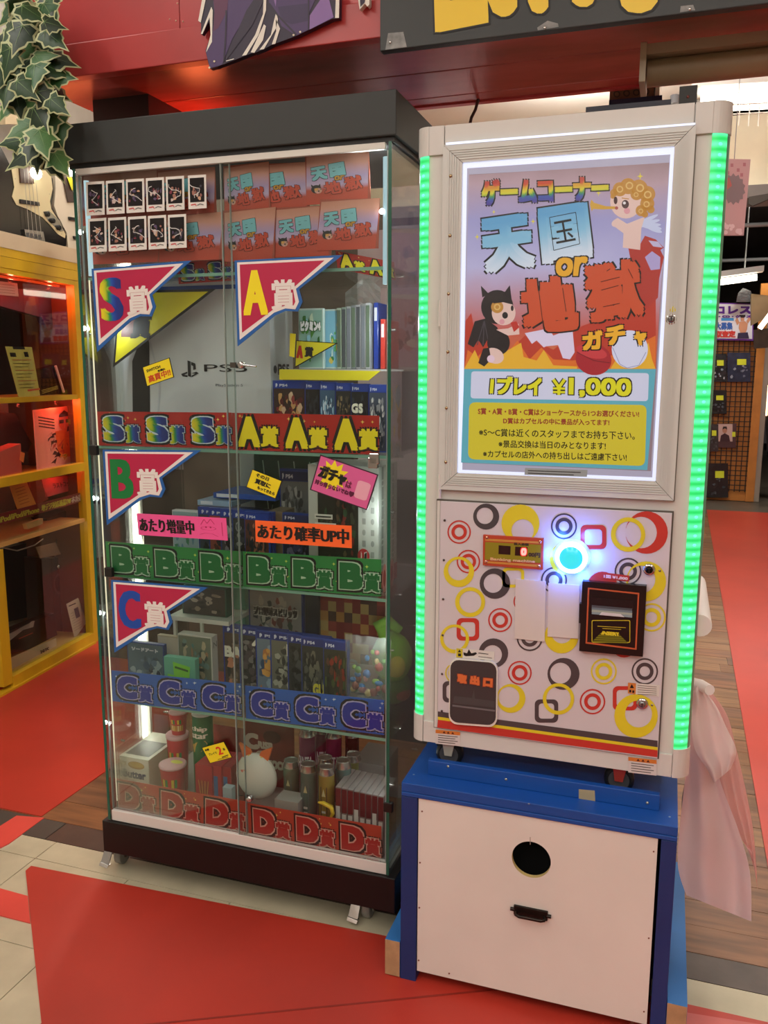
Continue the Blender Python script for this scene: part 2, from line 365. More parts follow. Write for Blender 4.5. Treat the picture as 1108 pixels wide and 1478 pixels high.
tube_light(at(1102, 600, Y=9.5), at(1103, 556, Y=9.5), .035, 'short warm upright lamp glowing at right edge', hous=False, e=4, h='#ffd8a0')
m = MB(); m.tube([at(960, 150, Y=5.9), at(1165, 132, Y=5.9)], .012, M('#8d8c86', .4)); m.tube([at(974, 150, Y=5.9), at(974, 134, Y=5.9)], .03, M('#77777a', .4)); m.build('ceiling_rail', **tg('thin grey rail under white ceiling above the machine', 'rail'))
m = MB(); m.tube([at(585+20*i, 157-i*2.1+(2 if i else 0), Y=5.0) for i in range(15)], .008, M('#6b675e', .5)); m.build('ceiling_cable', **tg('long thin dark cable along the white ceiling left of brown box', 'cable'))
m = MB(); m.tube([at(690, 150, Y=2.25)+Vector((0, 0, .012)), at(686, 158, Y=2.25), at(680, 170, Y=2.25), at(677, 184, Y=2.25)], .004, M('#3b1c18', .5)); m.build('dangling_wire', **tg('short dark cord dangling from red beam over white machine', 'cord'))

# ================================================================ RED BEAM
BRED = M('#b43a3a', .32, nz=.12, ns=4, bump=.06); BRED2 = M('#a04038', .25, nz=.3, ns=3, bump=.1, stretch=(1, 3, 3))
BY0, BY1, BZ = 1.79, 2.26, 2.0
xs0 = at(40, 125, Y=BY0).x; bt = T('beam', 'glossy red painted box beam overhead above both cabinets', 'beam', (0, BY0, BZ))
xsm = at(257, 60, Y=BY0-.01).x
for i, (a, b) in enumerate(((xs0, xsm-.001), (xsm+.001, .0), (.002, 1.6))):
    m = MB(); m.box(a, b, BY0, BY0+.02, BZ+.075, 3.0, BRED); m.build('panel', bt)
m = MB(); m.box(xs0, 1.6, BY0-.012, BY0+.02, BZ, BZ+.073, M('#b23a38', .35, nz=.1, ns=5)); m.build('lower_trim', bt, bevel=.002)
for a, b in ((BY0+.02, 2.02), (2.024, BY1-.06), (BY1-.056, BY1)):
    m = MB(); m.box(xs0, 1.6, a, b, BZ+.004, BZ+.03, BRED2); m.build('soffit_plank', bt, bevel=.002)
m = MB(); m.box(xs0, 1.6, BY1, BY1+.02, BZ, 3.0, BRED); m.build('back_board', bt)
for px, py in ((245, 28), (254, 30), (264, 31), (256, 5)):
    m = MB(); p = at(px, py, Y=BY0); m.ell(p, .002, .002, .002, M('#d8b8a0', .4), 8); m.build('nail_head', bt)
# dark block under the soffit
m = MB(); a = at(150, 128, Y=2.0); b = at(229, 118, Y=2.0); m.box(a.x, b.x, 1.95, 2.22, 1.9, BZ+.004, M('#2d0f0c', .4, nz=.2)); m.box(a.x, b.x, 1.948, 2.22, 1.86, 1.93, M('#120b0a', .5)); m.build('speaker_box', **tg('dark maroon box hung under red beam behind case top', 'box'))
rl = area('red_lamp_glow', (at(250, 150, Y=2.1).x, 2.1, 1.885), (.25, .15), 1.1, (1, .16, .05), (math.pi, 0, 0))
area('red_lamp_glow', (at(110, 150, Y=2.1).x, 2.1, 1.885), (.2, .15), .35, (1, .16, .05), (math.pi, 0, 0))
# brown patterned box on the beam, right of the centre
m = MB(); a = at(880, 126, Y=2.283); b = at(944, 120, Y=2.283); z0 = at(880, 152, Y=2.283).z
m.box(a.x, b.x, 2.283, 2.45, z0, 2.08, M('#6d4a30', .6, nz=.3, ns=20))
S = Pl(Y=2.283)
for i in range(4): ring(m, S, 890+14*i, 136-i*1.2, 5, 3, M('#3a2718', .6), 2)
m.box(a.x, b.x+.02, 2.275, 2.45, z0-.01, z0+.01, M('#1d2440', .5)); m.build('carton', **tg('brown patterned carton under beam above white machine', 'box'))
m = MB(); m.box(at(946, 120, Y=2.285).x, at(952, 120, Y=2.285).x, 2.285, 2.4, z0+.011, 2.08, M('#cfc2a8', .5)); m.build('pale_post', **tg('slim pale post beside brown patterned carton', 'post'))

# purple cut-out of cloth folds, left of the name board
PUR, PUD, PUL, PUM, PWH = M('#4b3566', .5), M('#2c2138', .5), M('#8a6aa8', .5), M('#5d2a4e', .5), M('#e8e4d8', .5)
YC_ = BY0-.03
S = Pl(Y=YC_, o=(280, 0), k=280/1108)
def cutout(pts, mat, l, th=.012):
    return [S.P(a, b, l*ST_) for a, b in pts]
out = [(60, -60), (25, 120), (40, 135), (40, 195), (105, 95), (95, 200), (65, 290), (90, 392), (130, 382), (340, 300), (345, 303), (400, 280), (445, 255), (585, 205), (790, 108), (828, 102), (830, -60)]
m = MB(); m.prism([S.P(a, b, 0) for a, b in out], (0, .014, 0), PUD, PUD)
poly(m, S, [(110, 10), (180, -60), (380, -60), (280, 120), (220, 220), (160, 370), (90, 390), (68, 290), (105, 190), (120, 100)], PUR, 2)
poly(m, S, [(105, -60), (200, -60), (190, 60), (140, 160), (112, 180), (118, 60)], PUM, 3)
poly(m, S, [(380, -60), (400, 0), (330, 150), (270, 230), (180, 350), (240, 200), (300, 60)], PUD, 3)
for q in ([(58, -60), (80, -60), (40, 130), (25, 120)], [(40, 195), (100, 40), (108, 60), (104, 240), (70, 300), (96, 200), (90, 100), (50, 195)], [(400, -60), (415, -60), (412, 60), (370, 200), (300, 315), (275, 320), (350, 200), (395, 80)],
          [(470, 70), (480, 110), (470, 160), (400, 282), (375, 285), (440, 200), (455, 130)], [(345, 303), (325, 300), (400, 140), (412, 150), (395, 230)], [(468, 110), (492, 165), (465, 252), (445, 255), (470, 180)], [(812, -60), (832, -60), (828, 104), (806, 104)]): poly(m, S, q, PWH, 4)
poly(m, S, [(418, -60), (720, -60), (655, 80), (655, 170), (585, 205), (500, 150), (470, 70), (430, 20)], PUR, 3)
poly(m, S, [(480, 40), (650, 20), (650, 120), (560, 140), (500, 120)], M('#3a2a52', .5), 3.5)
poly(m, S, [(735, -20), (765, -30), (798, 100), (660, 170), (662, 90)], PUL, 4)
poly(m, S, [(440, -60), (475, -60), (468, 40)], PUL, 4)
line(m, S, [(185, 60), (182, 200), (172, 350)], 9, PUD, 5); line(m, S, [(430, 20), (480, 90), (585, 200)], 10, PUD, 5); line(m, S, [(655, -20), (655, 170)], 8, PUD, 5)
line(m, S, [(185, 350), (230, 338)], 5, PWH, 6)
for a, b in ((118, 352), (608, 184), (90, 388), (570, 202)): circ(m, S, a, b, 6, M('#e0d2b0', .3), 7)
m.build('cutout_board', **tg('purple painted wooden cutout with white edges on red beam', 'cutout'))
m = MB(); m.prism([S.P(a, b, 0) for a, b in ((930, -40), (945, 55), (975, 20), (990, 38), (1000, 25), (1000, -40))], (0, .014, 0), PWH)
poly(m, S, [(945, -40), (985, -40), (975, 15), (950, 40)], PUD, 3); m.build('cutout_tip', **tg('small white-edged purple cutout tip left of black name board', 'cutout'))
# black name board
YB = 1.755
a = at(548, 76, Y=YB); b = at(1108, 3, Y=YB); bb = T('name_board', 'black overhead board with large yellow lettering on red beam', 'sign', (a.x, YB, a.z))
m = MB(); m.box(a.x, 1.3, YB, YB+.022, (a.z+b.z)/2, 2.9, M('#2c2f2e', .45, nz=.08)); m.build('board', bb, bevel=.002)
S = Pl(Y=YB); YL = M('#f2cf2e', .4); BK = M('#0b0b0b', .5)
m = MB()
for s, q, bw in (("L", [(622, -230), (690, -240), (702, 30), (631, 44)], 3), ("e", [(700, -85), (742, -91), (745, 20), (704, 25)], 2.5), ("t", [(748, -130), (785, -136), (789, 16), (756, 21)], 2.5), ("'", [(800, -190), (812, -192), (814, -110), (804, -108)], 4), ("s", [(826, -100), (858, -105), (860, 6), (828, 10)], 2.5), ("g", [(895, -120), (945, -128), (950, 14), (896, 20)], 2.5), ("o", [(965, -130), (1020, -138), (1022, -25), (968, -18)], 5)):
    tx(m, S, s, q, YL, 4, bw, (BK, 2.5))
m.build('lettering', bb)
for q in ([(560, 48), (582, 46), (587, 68), (556, 72)], [(775, 40), (790, 30), (805, 34), (806, 39), (776, 44)], [(982, 9), (1000, 7), (1003, 15), (981, 18)]):
    m = MB(); poly(m, S, q, M('#8a8c8a', .6, nz=.3, ns=60), 2); m.build('worn_patch', bb)
for px, py in ((563, 61), (786, 40), (995, 13)):
    m = MB(); m.ell(at(px, py, Y=YB-.002), .003, .002, .003, M('#d8d8d8', .2, 1), 10); m.build('screw', bb)
# beige rolled shade under the soffit at right
p = at(924, 85, Y=1.9); zz = at(926, 100, Y=1.9).z
rs = T('roller_shade', 'beige rolled shade cassette under the red beam at right', 'shade', (p.x, 1.9, zz))
m = MB(); m.prism([(p.x, 1.88, zz-.03), (p.x, 1.98, zz-.03), (p.x, 1.98, zz+.045), (p.x, 1.88, zz+.045)], (.012, 0, 0), M('#a89478', .4)); m.build('end_cap', rs, bevel=.002)
m = MB(); m.box(p.x+.012, 1.5, 1.885, 1.975, zz+.022, zz+.042, M('#9c8a70', .4)); m.build('rail', rs)
m = MB(); m.tube([(p.x+.014, 1.925, zz-.002), (1.5, 1.925, zz-.002)], .026, M('#8f7a5c', .5, nz=.1), 16); m.build('roll', rs)

# ================================================================ DISPLAY CASE
YD = 1.715; YBK = 2.12
CX0 = at(110, 279, Y=YD).x; CX1 = at(564, 240, Y=YD).x; CXM = at(340, 650, Y=YD).x
case = T('display_case', 'tall glass prize display case with black top and base', 'display case', ((CX0+CX1)/2, 1.9, 0))
BLK = M('#2d302e', .55, nz=.05, ns=20); BASEM = M('#070606', .45, nz=.1)
m = MB(); m.box(-1.358, -.549, 1.703, YBK+.02, 1.787, 1.873, BLK); m.build('crown', case, bevel=.002)
m = MB(); m.box(-1.345, -.556, 1.712, YBK, 1.777, 1.787, M('#101010', .5)); m.build('crown_shadow_gap', case)
m = MB(); m.box(CX0+.004, CX1-.012, 1.712, 1.722, 1.764, 1.777, M('#d9d8cf', .4)); m.build('top_rail', case)
m = MB(); m.box(-1.351, -.543, 1.703, YBK+.02, .066, .154, BASEM); m.build('base', case, bevel=.002)
m = MB(); m.box(CX0+.006, CX1-.004, 1.712, 1.73, .155, .183, M('#dcd6cf', .4)); m.build('bottom_rail', case, bevel=.001)
m = MB(); m.box(CX0, CX1, 1.73, YBK, .154, .162, M('#8d8983', .4)); m.build('case_floor', case)
ZT = 1.777
for a in (CX0-.003, CX1-.003):
    m = MB(); m.box(a, a+.006, YD-.004, YBK, .155, ZT, GLASS); m.build('side_glass', case)
    m = MB(); m.box(a-.0005, a+.0065, YD-.006, YD-.004, .157, ZT, GEDGE); m.build('glass_edge', case)
m = MB(); m.box(CX0, CX1, YBK, YBK+.008, .155, ZT, GLASS); m.build('back_glass', case)
# doors
dl = MB(); dl.box(CX0+.006, CXM, YD+.003, YD+.008, .185, 1.762, GLASS); door1 = dl.build('door', case)
dr = MB(); dr.box(CXM-.018, CX1-.006, YD-.003, YD+.002, .185, 1.762, GLASS); door2 = dr.build('door', case)
for x, yy, d in ((CXM, YD+.003, door1), (CXM-.018, YD-.003, door2), (CX1-.006, YD-.003, door2), (CX0+.006, YD+.003, door1)):
    m = MB(); m.box(x-.0007, x+.0007, yy-.0005, yy+.0055, .185, 1.762, M('#9aa39c', .2)); m.build('glass_edge', d)
CHR = M('#c9c9c9', .18, 1)
def lock(px, py, key, d):
    p = at(px, py, Y=YD-.006); m = MB(); m.lathe(p+Vector((0, .006, 0)), [(.008, 0), (.008, .01), (.006, .012), (.002, .0125)], CHR, 16, (0, -1, 0)); lk = m.build('lock', d)
    m = MB(); m.box(p.x-.026, p.x-.012, p.y-.004, p.y+.001, p.z-.006, p.z+.006, M('#6e6a64', .3, 1)); m.build('latch_plate', case)
    if key: m = MB(); m.tube([p+Vector((.006, -.004, 0)), p+Vector((.04, -.006, -.003))], .0022, CHR); m.build('key', case)
lock(348, 527, True, door2); lock(360, 1153, False, door2)
for px, py, mt in ((538, 668, CHR), (540, 662, CHR), (135, 650, M('#15120f', .4)), (157, 826, M('#15120f', .4)), (560, 1165, M('#15120f', .4))):
    p = at(px, py, Y=YD-.004); m = MB(); m.box(p.x-.011, p.x+.011, p.y-.004, p.y+.008, p.z-.012, p.z+.012, mt); m.build('hinge', case, bevel=.002)
# shelves
Z1, Z2, Z3 = at(340, 650, Y=1.735).z, at(350, 846, Y=1.735).z, at(355, 1037, Y=1.735).z
Z0 = at(450, 392, Y=1.78).z; ZF = .163
for z in (Z0, Z1, Z2, Z3):
    m = MB(); m.box(CX0+.004, CX1-.006, 1.738, YBK-.002, z-.007, z, GLASS); sh = m.build('shelf', case)
    m = MB(); m.box(CX0+.004, CX1-.006, 1.7365, 1.738, z-.007, z, M('#7fae9c', .15)); m.build('shelf_edge', sh)
    for yy in (1.83, 2.03):
        for xx, sg in ((CX0+.004, 1), (CX1-.006, -1)):
            m = MB(); m.tube([(xx, yy, z-.011), (xx+.018*sg, yy, z-.011)], .004, CHR); m.build('shelf_pin', case)
            m = MB(); m.tube([(xx, yy-.06, z-.13), (xx+.014*sg, yy-.06, z-.13)], .003, CHR); m.build('shelf_pin', case)
# light strips
m = MB(); xl = at(209, 1050, Y=2.085).x; m.tube([(xl, 2.085, .2), (xl, 2.085, 1.74)], .008, M('#fff8e8', .3, e=7), 10); m.build('light_tube', case)
m = MB(); m.box(xl-.014, xl+.014, 2.094, 2.104, .19, 1.75, M('#e8e4d8', .4)); m.build('tube_channel', case)
m = MB(); m.tube([(CX0+.014, 1.735, 1.54), (CX0+.014, 1.735, 1.755)], .006, M('#c8e6f0', .3, e=.8), 8); m.build('light_tube', case)
m = MB(); m.tube([(CX0+.010, 1.732, .2), (CX0+.010, 1.732, 1.53)], .0018, M('#fff0cc', .3, e=.9), 8); m.build('light_tube', case)
m = MB(); m.tube([(CX1-.018, 1.74, 1.50), (CX1-.018, 1.74, 1.755)], .007, M('#b8d6e2', .3, e=.7), 8); m.build('light_tube', case)
for px, py in ((117, 335), (551, 305)):
    p = at(px, py, Y=1.728); m = MB(); m.ell(p, .006, .004, .006, M('#ffffff', .3, e=14), 10); m.build('bright_bulb', case)
for z_, p_ in ((1.6, 1.2), (1.06, .9), (.8, .8), (.55, .8), (.38, .9)):  # added point lights spread the tube's light onto the prizes
    point('case_fill', (xl+.03, 2.06, z_), p_, (1, .93, .82), .01)
for z_, p_ in ((1.72, 1.0), (1.42, .9), (1.0, .3), (.7, .25), (.4, .25)):  # added front fill points to brighten flyers and prizes
    point('case_fill', (CX1-.03, 1.76, z_), p_, (.92, .97, 1), .006); point('case_fill', (CX0+.03, 1.76, z_), p_*.35, (.92, .97, 1), .006)
# casters
def caster(parent, x, y, z0, ztop, r, wmat, brake=True, wdt=.022, yaw=0):
    m = MB(); m.lathe((x-wdt/2, y, z0+r), [(r*.9, 0), (r, wdt*.15), (r, wdt*.85), (r*.9, wdt)], wmat, 20, (1, 0, 0)); wh = m.build('wheel', parent)
    m = MB(); m.lathe((x-wdt/2-.002, y, z0+r), [(r*.35, 0), (r*.35, wdt+.004)], M('#8a8a88', .3, .8), 12, (1, 0, 0)); m.build('axle', wh)
    m = MB()
    for s in (-1, 1): m.prism([(x+s*(wdt/2+.004), y-r*.4, z0+r*.8), (x+s*(wdt/2+.004), y+r*.4, z0+r*.8), (x+s*(wdt/2+.004), y+r*.8, ztop-.003), (x+s*(wdt/2+.004), y-r*.8, ztop-.003)], (s*.002, 0, 0), CHR)
    m.box(x-.02, x+.02, y-.02, y+.02, ztop-.004, ztop, CHR); m.build('fork', parent)
    if brake:
        m = MB(); xb = x-.024; m.prism([(xb-.009, y-r+.006, ztop-.006), (xb+.012, y-r+.006, ztop-.012), (xb+.011, y-r-.016, z0+.016), (xb-.013, y-r-.016, z0+.020)], (0, .004, 0), CHR)
        m.prism([(xb-.014, y-r-.018, z0+.020), (xb+.012, y-r-.018, z0+.015), (xb+.010, y-r-.022, z0+.008), (xb-.015, y-r-.022, z0+.012)], (0, .010, 0), M('#e8e8e8', .25, 1)); m.build('brake_lever', parent)
for x, y in ((at(176, 1250, Y=1.76).x, 1.765), (at(532, 1330, Y=1.765).x, 1.765), (-1.28, 2.06), (-.62, 2.06)): caster(case, x, y, 0, .066, .028, M('#7d7c74', .35), wdt=.02)

# ---- prize flags and bands on the case
CRIM, WHI, BLU = M('#b8204a', .4), M('#e9e2dc', .5), M('#2460a8', .4)
RAINX = ((0, '#e8d020'), (.2, '#b8c820'), (.35, '#1c8a38'), (.55, '#1b4fae'), (.75, '#1a2f86'), (1, '#1c2f78'))
RAINB = G(RAINX, 0)
FLG = [(0, 0), (1, 0), (.6, .36), (.63, .50), (.585, .61), (.47, .60), (.37, .65), (0, 1)]
def flag(tl, tr, bl, letter, mat, label, Y=YD-.006):
    S0 = Pl(Y=Y); p0, p1, p2 = S0.P(*tl), S0.P(*tr), S0.P(*bl)
    S = Fr(p0, p1-p0, p2-p0, (0, -1, 0)); m = MB()
    inset = lambda d: [(d, d), (1-3.2*d, d), (.6-d*1.1, .36-d*.3), (.63-d*1.3, .5), (.585-d*.9, .61-d), (.47, .6-d*1.2), (.37-d*.3, .65-d*1.4), (d, 1-3.2*d)]
    e = MB(); m.prism([S.P(a, b) for a, b in FLG], (0, .002, 0), BLU); poly(m, S, inset(.024), WHI, 1); poly(m, S, inset(.05), CRIM, 2)
    bw = .018
    tx(m, S, letter, (.09, .14, .29, .62), mat, 3, bw, None if letter != 'S' else None, ring2=True)
    tx(m, S, '賞', (.35, .25, .56, .575), WHI, 3, .008, None)
    m.build('prize_flag', **tg(label, 'flag'))
flag((132, 388), (276, 376), (140, 508), 'S', G(RAINX, 0), 'crimson triangular flag with rainbow S on case glass')
flag((338.4, 376), (494, 368), (342.7, 500), 'A', M('#f5e21c', .4), 'crimson triangular flag with yellow A on case glass')
flag((148, 649), (290, 650), (154, 758), 'B', M('#137a3a', .4), 'crimson triangular flag with green B on case glass')
flag((160, 837), (300, 848), (165, 942), 'C', M('#1a4aa8', .4), 'crimson triangular flag with blue C on case glass')
def pband(q, letter, n, bg, lm, om, label, star, Y=1.733, nm='header_band', km=None):
    S0 = Pl(Y=Y); P = [S0.P(*p) for p in q]; S = Fr(P[0], P[1]-P[0], P[3]-P[0], (0, -1, 0)); m = MB()
    m.prism([S.P(0, 0), S.P(1, 0), S.P(1, 1), S.P(0, 1)], (0, .0015, 0), bg); cw = 1/n
    asp = (P[3]-P[0]).length/(P[1]-P[0]).length
    class Q:                                     # square-ish units: band height = 1
        def P(self, a, b, l=0): return S.P(a*asp, b, l)
    Q = Q(); W = 1/asp; cw = W/n; R = random.Random(hash(letter) % 99 + 5 if False else ord(letter))
    for i in range(n*8):
        a, b, r = R.uniform(.05, W-.05), R.choice((R.uniform(.06, .25), R.uniform(.6, .93))), R.uniform(.025, .06)
        poly(m, Q, [(a+rr_*math.cos(t*math.pi/4), b+rr_*math.sin(t*math.pi/4)) for t, rr_ in enumerate([r, r*.3]*4)], star, 1)
    for i in range(n):
        x = i*cw
        if om is None:
            tx(m, Q, letter, (x+.16*cw, .14, x+.56*cw, .86), lm, 2, .05, (BK, .07), ring2=True)
            tx(m, Q, '賞', (x+.62*cw, .36, x+.97*cw, .87), km or lm, 3, .022, (BK, .05))
        else:
            tx(m, Q, letter, (x+.18*cw, .19, x+.58*cw, .8), om, 2, .09, (BK, .055), ring2=True)
            tx(m, Q, letter, (x+.18*cw, .19, x+.58*cw, .8), lm, 4.5, .06, None, ring2=True)
            tx(m, Q, '賞', (x+.66*cw, .4, x+.97*cw, .88), om, 3.2, .045 if letter != 'S' else .035, (BK, .03))
            (tx(m, Q, '賞', (x+.66*cw, .4, x+.97*cw, .88), lm, 5.6, .022) if letter == 'S' else tx(m, Q, '賞', (x+.66*cw, .4, x+.97*cw, .88), lm, 5.6, .016))
    m.build(nm, **tg(label, 'sign'))
BRD = M('#b3231d', .35); BGR = M('#2c8a45', .35); BBL = M('#1d5cb8', .35); BOR = M('#b4402a', .35, nz=.0)
STY, STW = M('#f5dc6a', .4), M('#cfe4f2', .4)
pband([(139, 594), (334, 595.5), (335, 648), (143, 643)], 'S', 3, BRD, RAINB, M('#cfe0ea', .4), 'red header band of three rainbow S prize marks', STY)
pband([(334.7, 595.8), (547, 600), (546.5, 655), (336, 649)], 'A', 3, BRD, M('#f4e31a', .4), None, 'red header band of three yellow A prize marks', STY)
pband([(152, 781.5), (348, 796), (349, 844.5), (155, 830.6)], 'B', 3, BGR, M('#15703a', .4), M('#bcd8c0', .4), 'green header band with B marks, left of centre', M('#d8ee6a', .4))
pband([(350, 796), (550, 807.6), (551, 859.6), (351, 846.6)], 'B', 3, BGR, M('#15703a', .4), M('#bcd8c0', .4), 'green header band with B marks, right of centre', M('#d8ee6a', .4))
pband([(160.8, 967.6), (348, 987), (349, 1035), (162.3, 1012)], 'C', 3, BBL, M('#1c2f9c', .4), M('#b8b4dc', .4), 'blue header band with C marks, left of centre', STW)
pband([(353.5, 989.6), (554, 1011), (554, 1063.6), (355, 1037)], 'C', 3, BBL, M('#1c2f9c', .4), M('#b8b4dc', .4), 'blue header band with C marks, right of centre', STW)
pband([(163, 1123), (355, 1157), (354, 1203.6), (164, 1169)], 'D', 3, BOR, M('#a8221e', .4), M('#d8a898', .4), 'orange-red header band with D marks, left of centre', STY)
pband([(357, 1159), (550, 1193), (549, 1239.7), (359, 1205.7)], 'D', 3, BOR, M('#a8221e', .4), M('#d8a898', .4), 'orange-red header band with D marks, right of centre', STY)
# bands on the topmost shelf edge
pband([(255, 379), (334, 373), (336, 410), (258, 410)], 'S', 2, BRD, RAINB, M('#cfe0ea', .4), 'short rainbow lettered band behind clear glass above large white box', STY, Y=1.80)
pband([(484, 362), (568, 378), (566, 425), (487, 388)], 'A', 2, BRD, M('#f4e31a', .4), None, 'slanting band with yellow A marks above spine row', STY, Y=1.76)

def note(q, bg, label, cat, Y, prints, edge=None, name='price_note', th=.0012, rnd=False):
    """tilted paper: q = 4 photo corners; prints(m, S) draws in 0..1 coordinates (x scaled by aspect)"""
    S0 = Pl(Y=Y); P = [S0.P(*p) for p in q]; S = Fr(P[0], P[1]-P[0], P[3]-P[0], (0, -1, 0)); m = MB()
    m.prism([S.P(a, b) for a, b in ((0, 0), (1, 0), (1, 1), (0, 1))], (0, th, 0), edge or bg)
    if edge: rect(m, S, .02, .03, .98, .97, bg, 1)
    prints(m, S); return m.build(name, **tg(label, cat))
YEL = M('#ecd91e', .45); INK = M('#14100e', .5); RINK = M('#c8401c', .5)
# polaroid-like cards and mini flyers at the top
def poster(m, S, e, full=True):
    c = (lambda h, r=.5: M(h, .4, e=e)) if e else (lambda h, r=.5: M(h, .4))
    g_ = lambda st, ax, cl=0: G(st, ax, e, cl)
    sky = g_(((0, '#a8868a'), (.1, '#c7a3ae'), (.28, '#a9a4d8'), (.5, '#c6c0ea'), (.68, '#c98f9c'), (.82, '#d4503c'), (1, '#e07a3c')), 1, .12)
    if not full: sky = G(((0, '#c08068'), (.2, '#cf9484'), (.45, '#ae98c4'), (.62, '#bca8cc'), (.72, '#b84a38'), (1, '#c24630')), 1, 0, .1)
    poly(m, S, [(165, 125), (1008, 72), (950, 940), (145, 940)], sky, 1)
    if full:
        for k, (pts, h) in enumerate((([(145, 940), (150, 740), (175, 705), (185, 760), (230, 800), (330, 870), (400, 800), (520, 860), (640, 760), (800, 700), (860, 540), (950, 560), (952, 940)], '#c33a28'),
             ([(145, 940), (160, 860), (200, 890), (250, 840), (300, 905), (370, 820), (420, 900), (470, 850), (520, 900), (600, 905), (700, 890), (800, 880), (870, 840), (950, 800), (950, 940)], '#e8742a'),
             ([(145, 940), (190, 860), (210, 905), (280, 890), (385, 830), (395, 890), (450, 905), (480, 860), (520, 925), (620, 930), (620, 940)], '#f2b832'), ([(760, 940), (790, 890), (860, 915), (920, 830), (935, 900), (950, 940)], '#f2b832'))):
            poly(m, S, pts, c(h), 2+k*.5)
        poly(m, S, [(835, 430), (880, 425), (905, 380), (950, 395), (985, 430), (970, 440), (985, 470), (965, 560), (960, 640), (900, 700), (850, 690), (860, 560)], c('#b8352c'), 2.2)
        poly(m, S, [(905, 470), (935, 445), (970, 470), (968, 520), (930, 525)], c('#b8a8d8'), 2.6); poly(m, S, [(920, 400), (960, 405), (980, 430), (940, 425)], c('#c9bede'), 2.6)
        poly(m, S, [(400, 790), (500, 770), (520, 800), (600, 770), (610, 870), (590, 900), (560, 895), (540, 840), (490, 845), (480, 850), (450, 820), (430, 835)], c('#e8d8f0'), 3.8)
        for a, b, r in ((885, 130, 13), (710, 200, 11), (200, 385, 10), (270, 280, 8), (435, 320, 10)): poly(m, S, [(a+q*math.cos(t*math.pi/4), b+q*1.3*math.sin(t*math.pi/4)) for t, q in enumerate([r, r*.3]*4)], c('#ecd83a'), 4)
        # winged child with trumpet
        sk, hr = c('#efc9bd'), c('#c98e3c')
        for i in range(5): poly(m, S, ell2(905+i*10, 318+i*9, 62-i*7, 9, 16, -.45+i*.2), c('#cfd4f0'), 3+i*.1)
        poly(m, S, [(770, 318), (790, 305), (830, 330), (905, 300), (890, 350), (885, 440), (812, 430), (815, 370), (775, 340)], sk, 4)
        circ(m, S, 778, 330, 13, sk, 4.2); circ(m, S, 825, 238, 66, sk, 5, 70)
        for a, b, r in ((800, 185, 30), (835, 172, 34), (880, 180, 36), (915, 205, 34), (915, 245, 30), (890, 275, 24), (775, 200, 16), (770, 215, 10), (930, 270, 16), (870, 205, 26), (905, 290, 14)): circ(m, S, a, b, r, hr, 6)
        for a, b, r in ((800, 185, 14), (840, 170, 16), (885, 180, 17), (917, 208, 16), (912, 248, 13), (888, 277, 10), (868, 208, 10)): ring(m, S, a, b, r, r*.65, c('#e6bc70'), 7)
        circ(m, S, 823, 248, 15, c('#4a2a2e'), 7, 18); circ(m, S, 782, 232, 8, c('#4a2a2e'), 7, 16); circ(m, S, 819, 243, 6, c('#f8f0f0'), 8); circ(m, S, 830, 276, 13, c('#e8a0a8'), 6.8)
        line(m, S, [(808, 222), (838, 226)], 4, hr, 8)
        poly(m, S, [(680, 228), (692, 242), (740, 256), (785, 258), (785, 268), (730, 270), (688, 268), (682, 278), (674, 250)], c('#d9a63a'), 8); circ(m, S, 786, 264, 7, c('#b85a50'), 8.5)
        # little winged imp
        bl = c('#1b181e')
        poly(m, S, [(160, 835), (190, 740), (235, 728), (285, 765), (300, 830), (265, 838), (245, 815), (225, 850), (205, 818), (185, 850)], bl, 5)
        for a in (200, 225, 250): line(m, S, [(230, 738), (a, 840)], 4, c('#4a444e'), 5.5)
        poly(m, S, ell2(290, 830, 48, 52), bl, 6); poly(m, S, ell2(272, 885, 42, 32, 20, .4), sk, 6.5); poly(m, S, [(225, 855), (250, 850), (260, 900), (230, 930), (205, 915)], bl, 7); circ(m, S, 258, 898, 16, c('#f0d0e0'), 7.5)
        poly(m, S, [(280, 775), (330, 770), (375, 750), (378, 795), (330, 800)], sk, 7); poly(m, S, [(340, 745), (365, 740), (378, 765), (355, 785)], c('#c8352c'), 7.4)
    if True:
        sk = c('#efc9bd') if full else c('#c99a88'); bl = c('#1b181e')
        poly(m, S, ell2(285, 680, 68, 72), bl, 8); poly(m, S, [(222, 640), (216, 590), (250, 625)], bl, 8); poly(m, S, [(310, 625), (338, 588), (345, 645)], bl, 8)
        circ(m, S, 312, 705, 50, sk, 9, 52); circ(m, S, 285, 680, 26, c('#c98e3c'), 9.4); ring(m, S, 285, 680, 14, 8, c('#e6bc70'), 9.8); poly(m, S, [(250, 640), (335, 630), (350, 670), (310, 660), (270, 665)], bl, 9.6)
        circ(m, S, 318, 715, 12, bl, 10, 14); circ(m, S, 348, 685, 6, bl, 10, 12); circ(m, S, 305, 742, 11, c('#e8a0a8'), 9.9)
    K = c('#08080a')
    r2 = full
    sky_t = g_(((0, '#58a8d8'), (.45, '#8cc8e6'), (1, '#e8eefa')), 1) if full else c('#78bcc8')
    tx(m, S, '天', [(222, 328), (410, 300), (432, 500), (250, 525)], sky_t, 12, 15 if full else 13, (K, 6), ring2=r2)
    tx(m, S, '国', [(470, 282), (648, 255), (672, 455), (490, 485)], sky_t, 12, 15 if full else 13, (K, 6), ring2=r2)
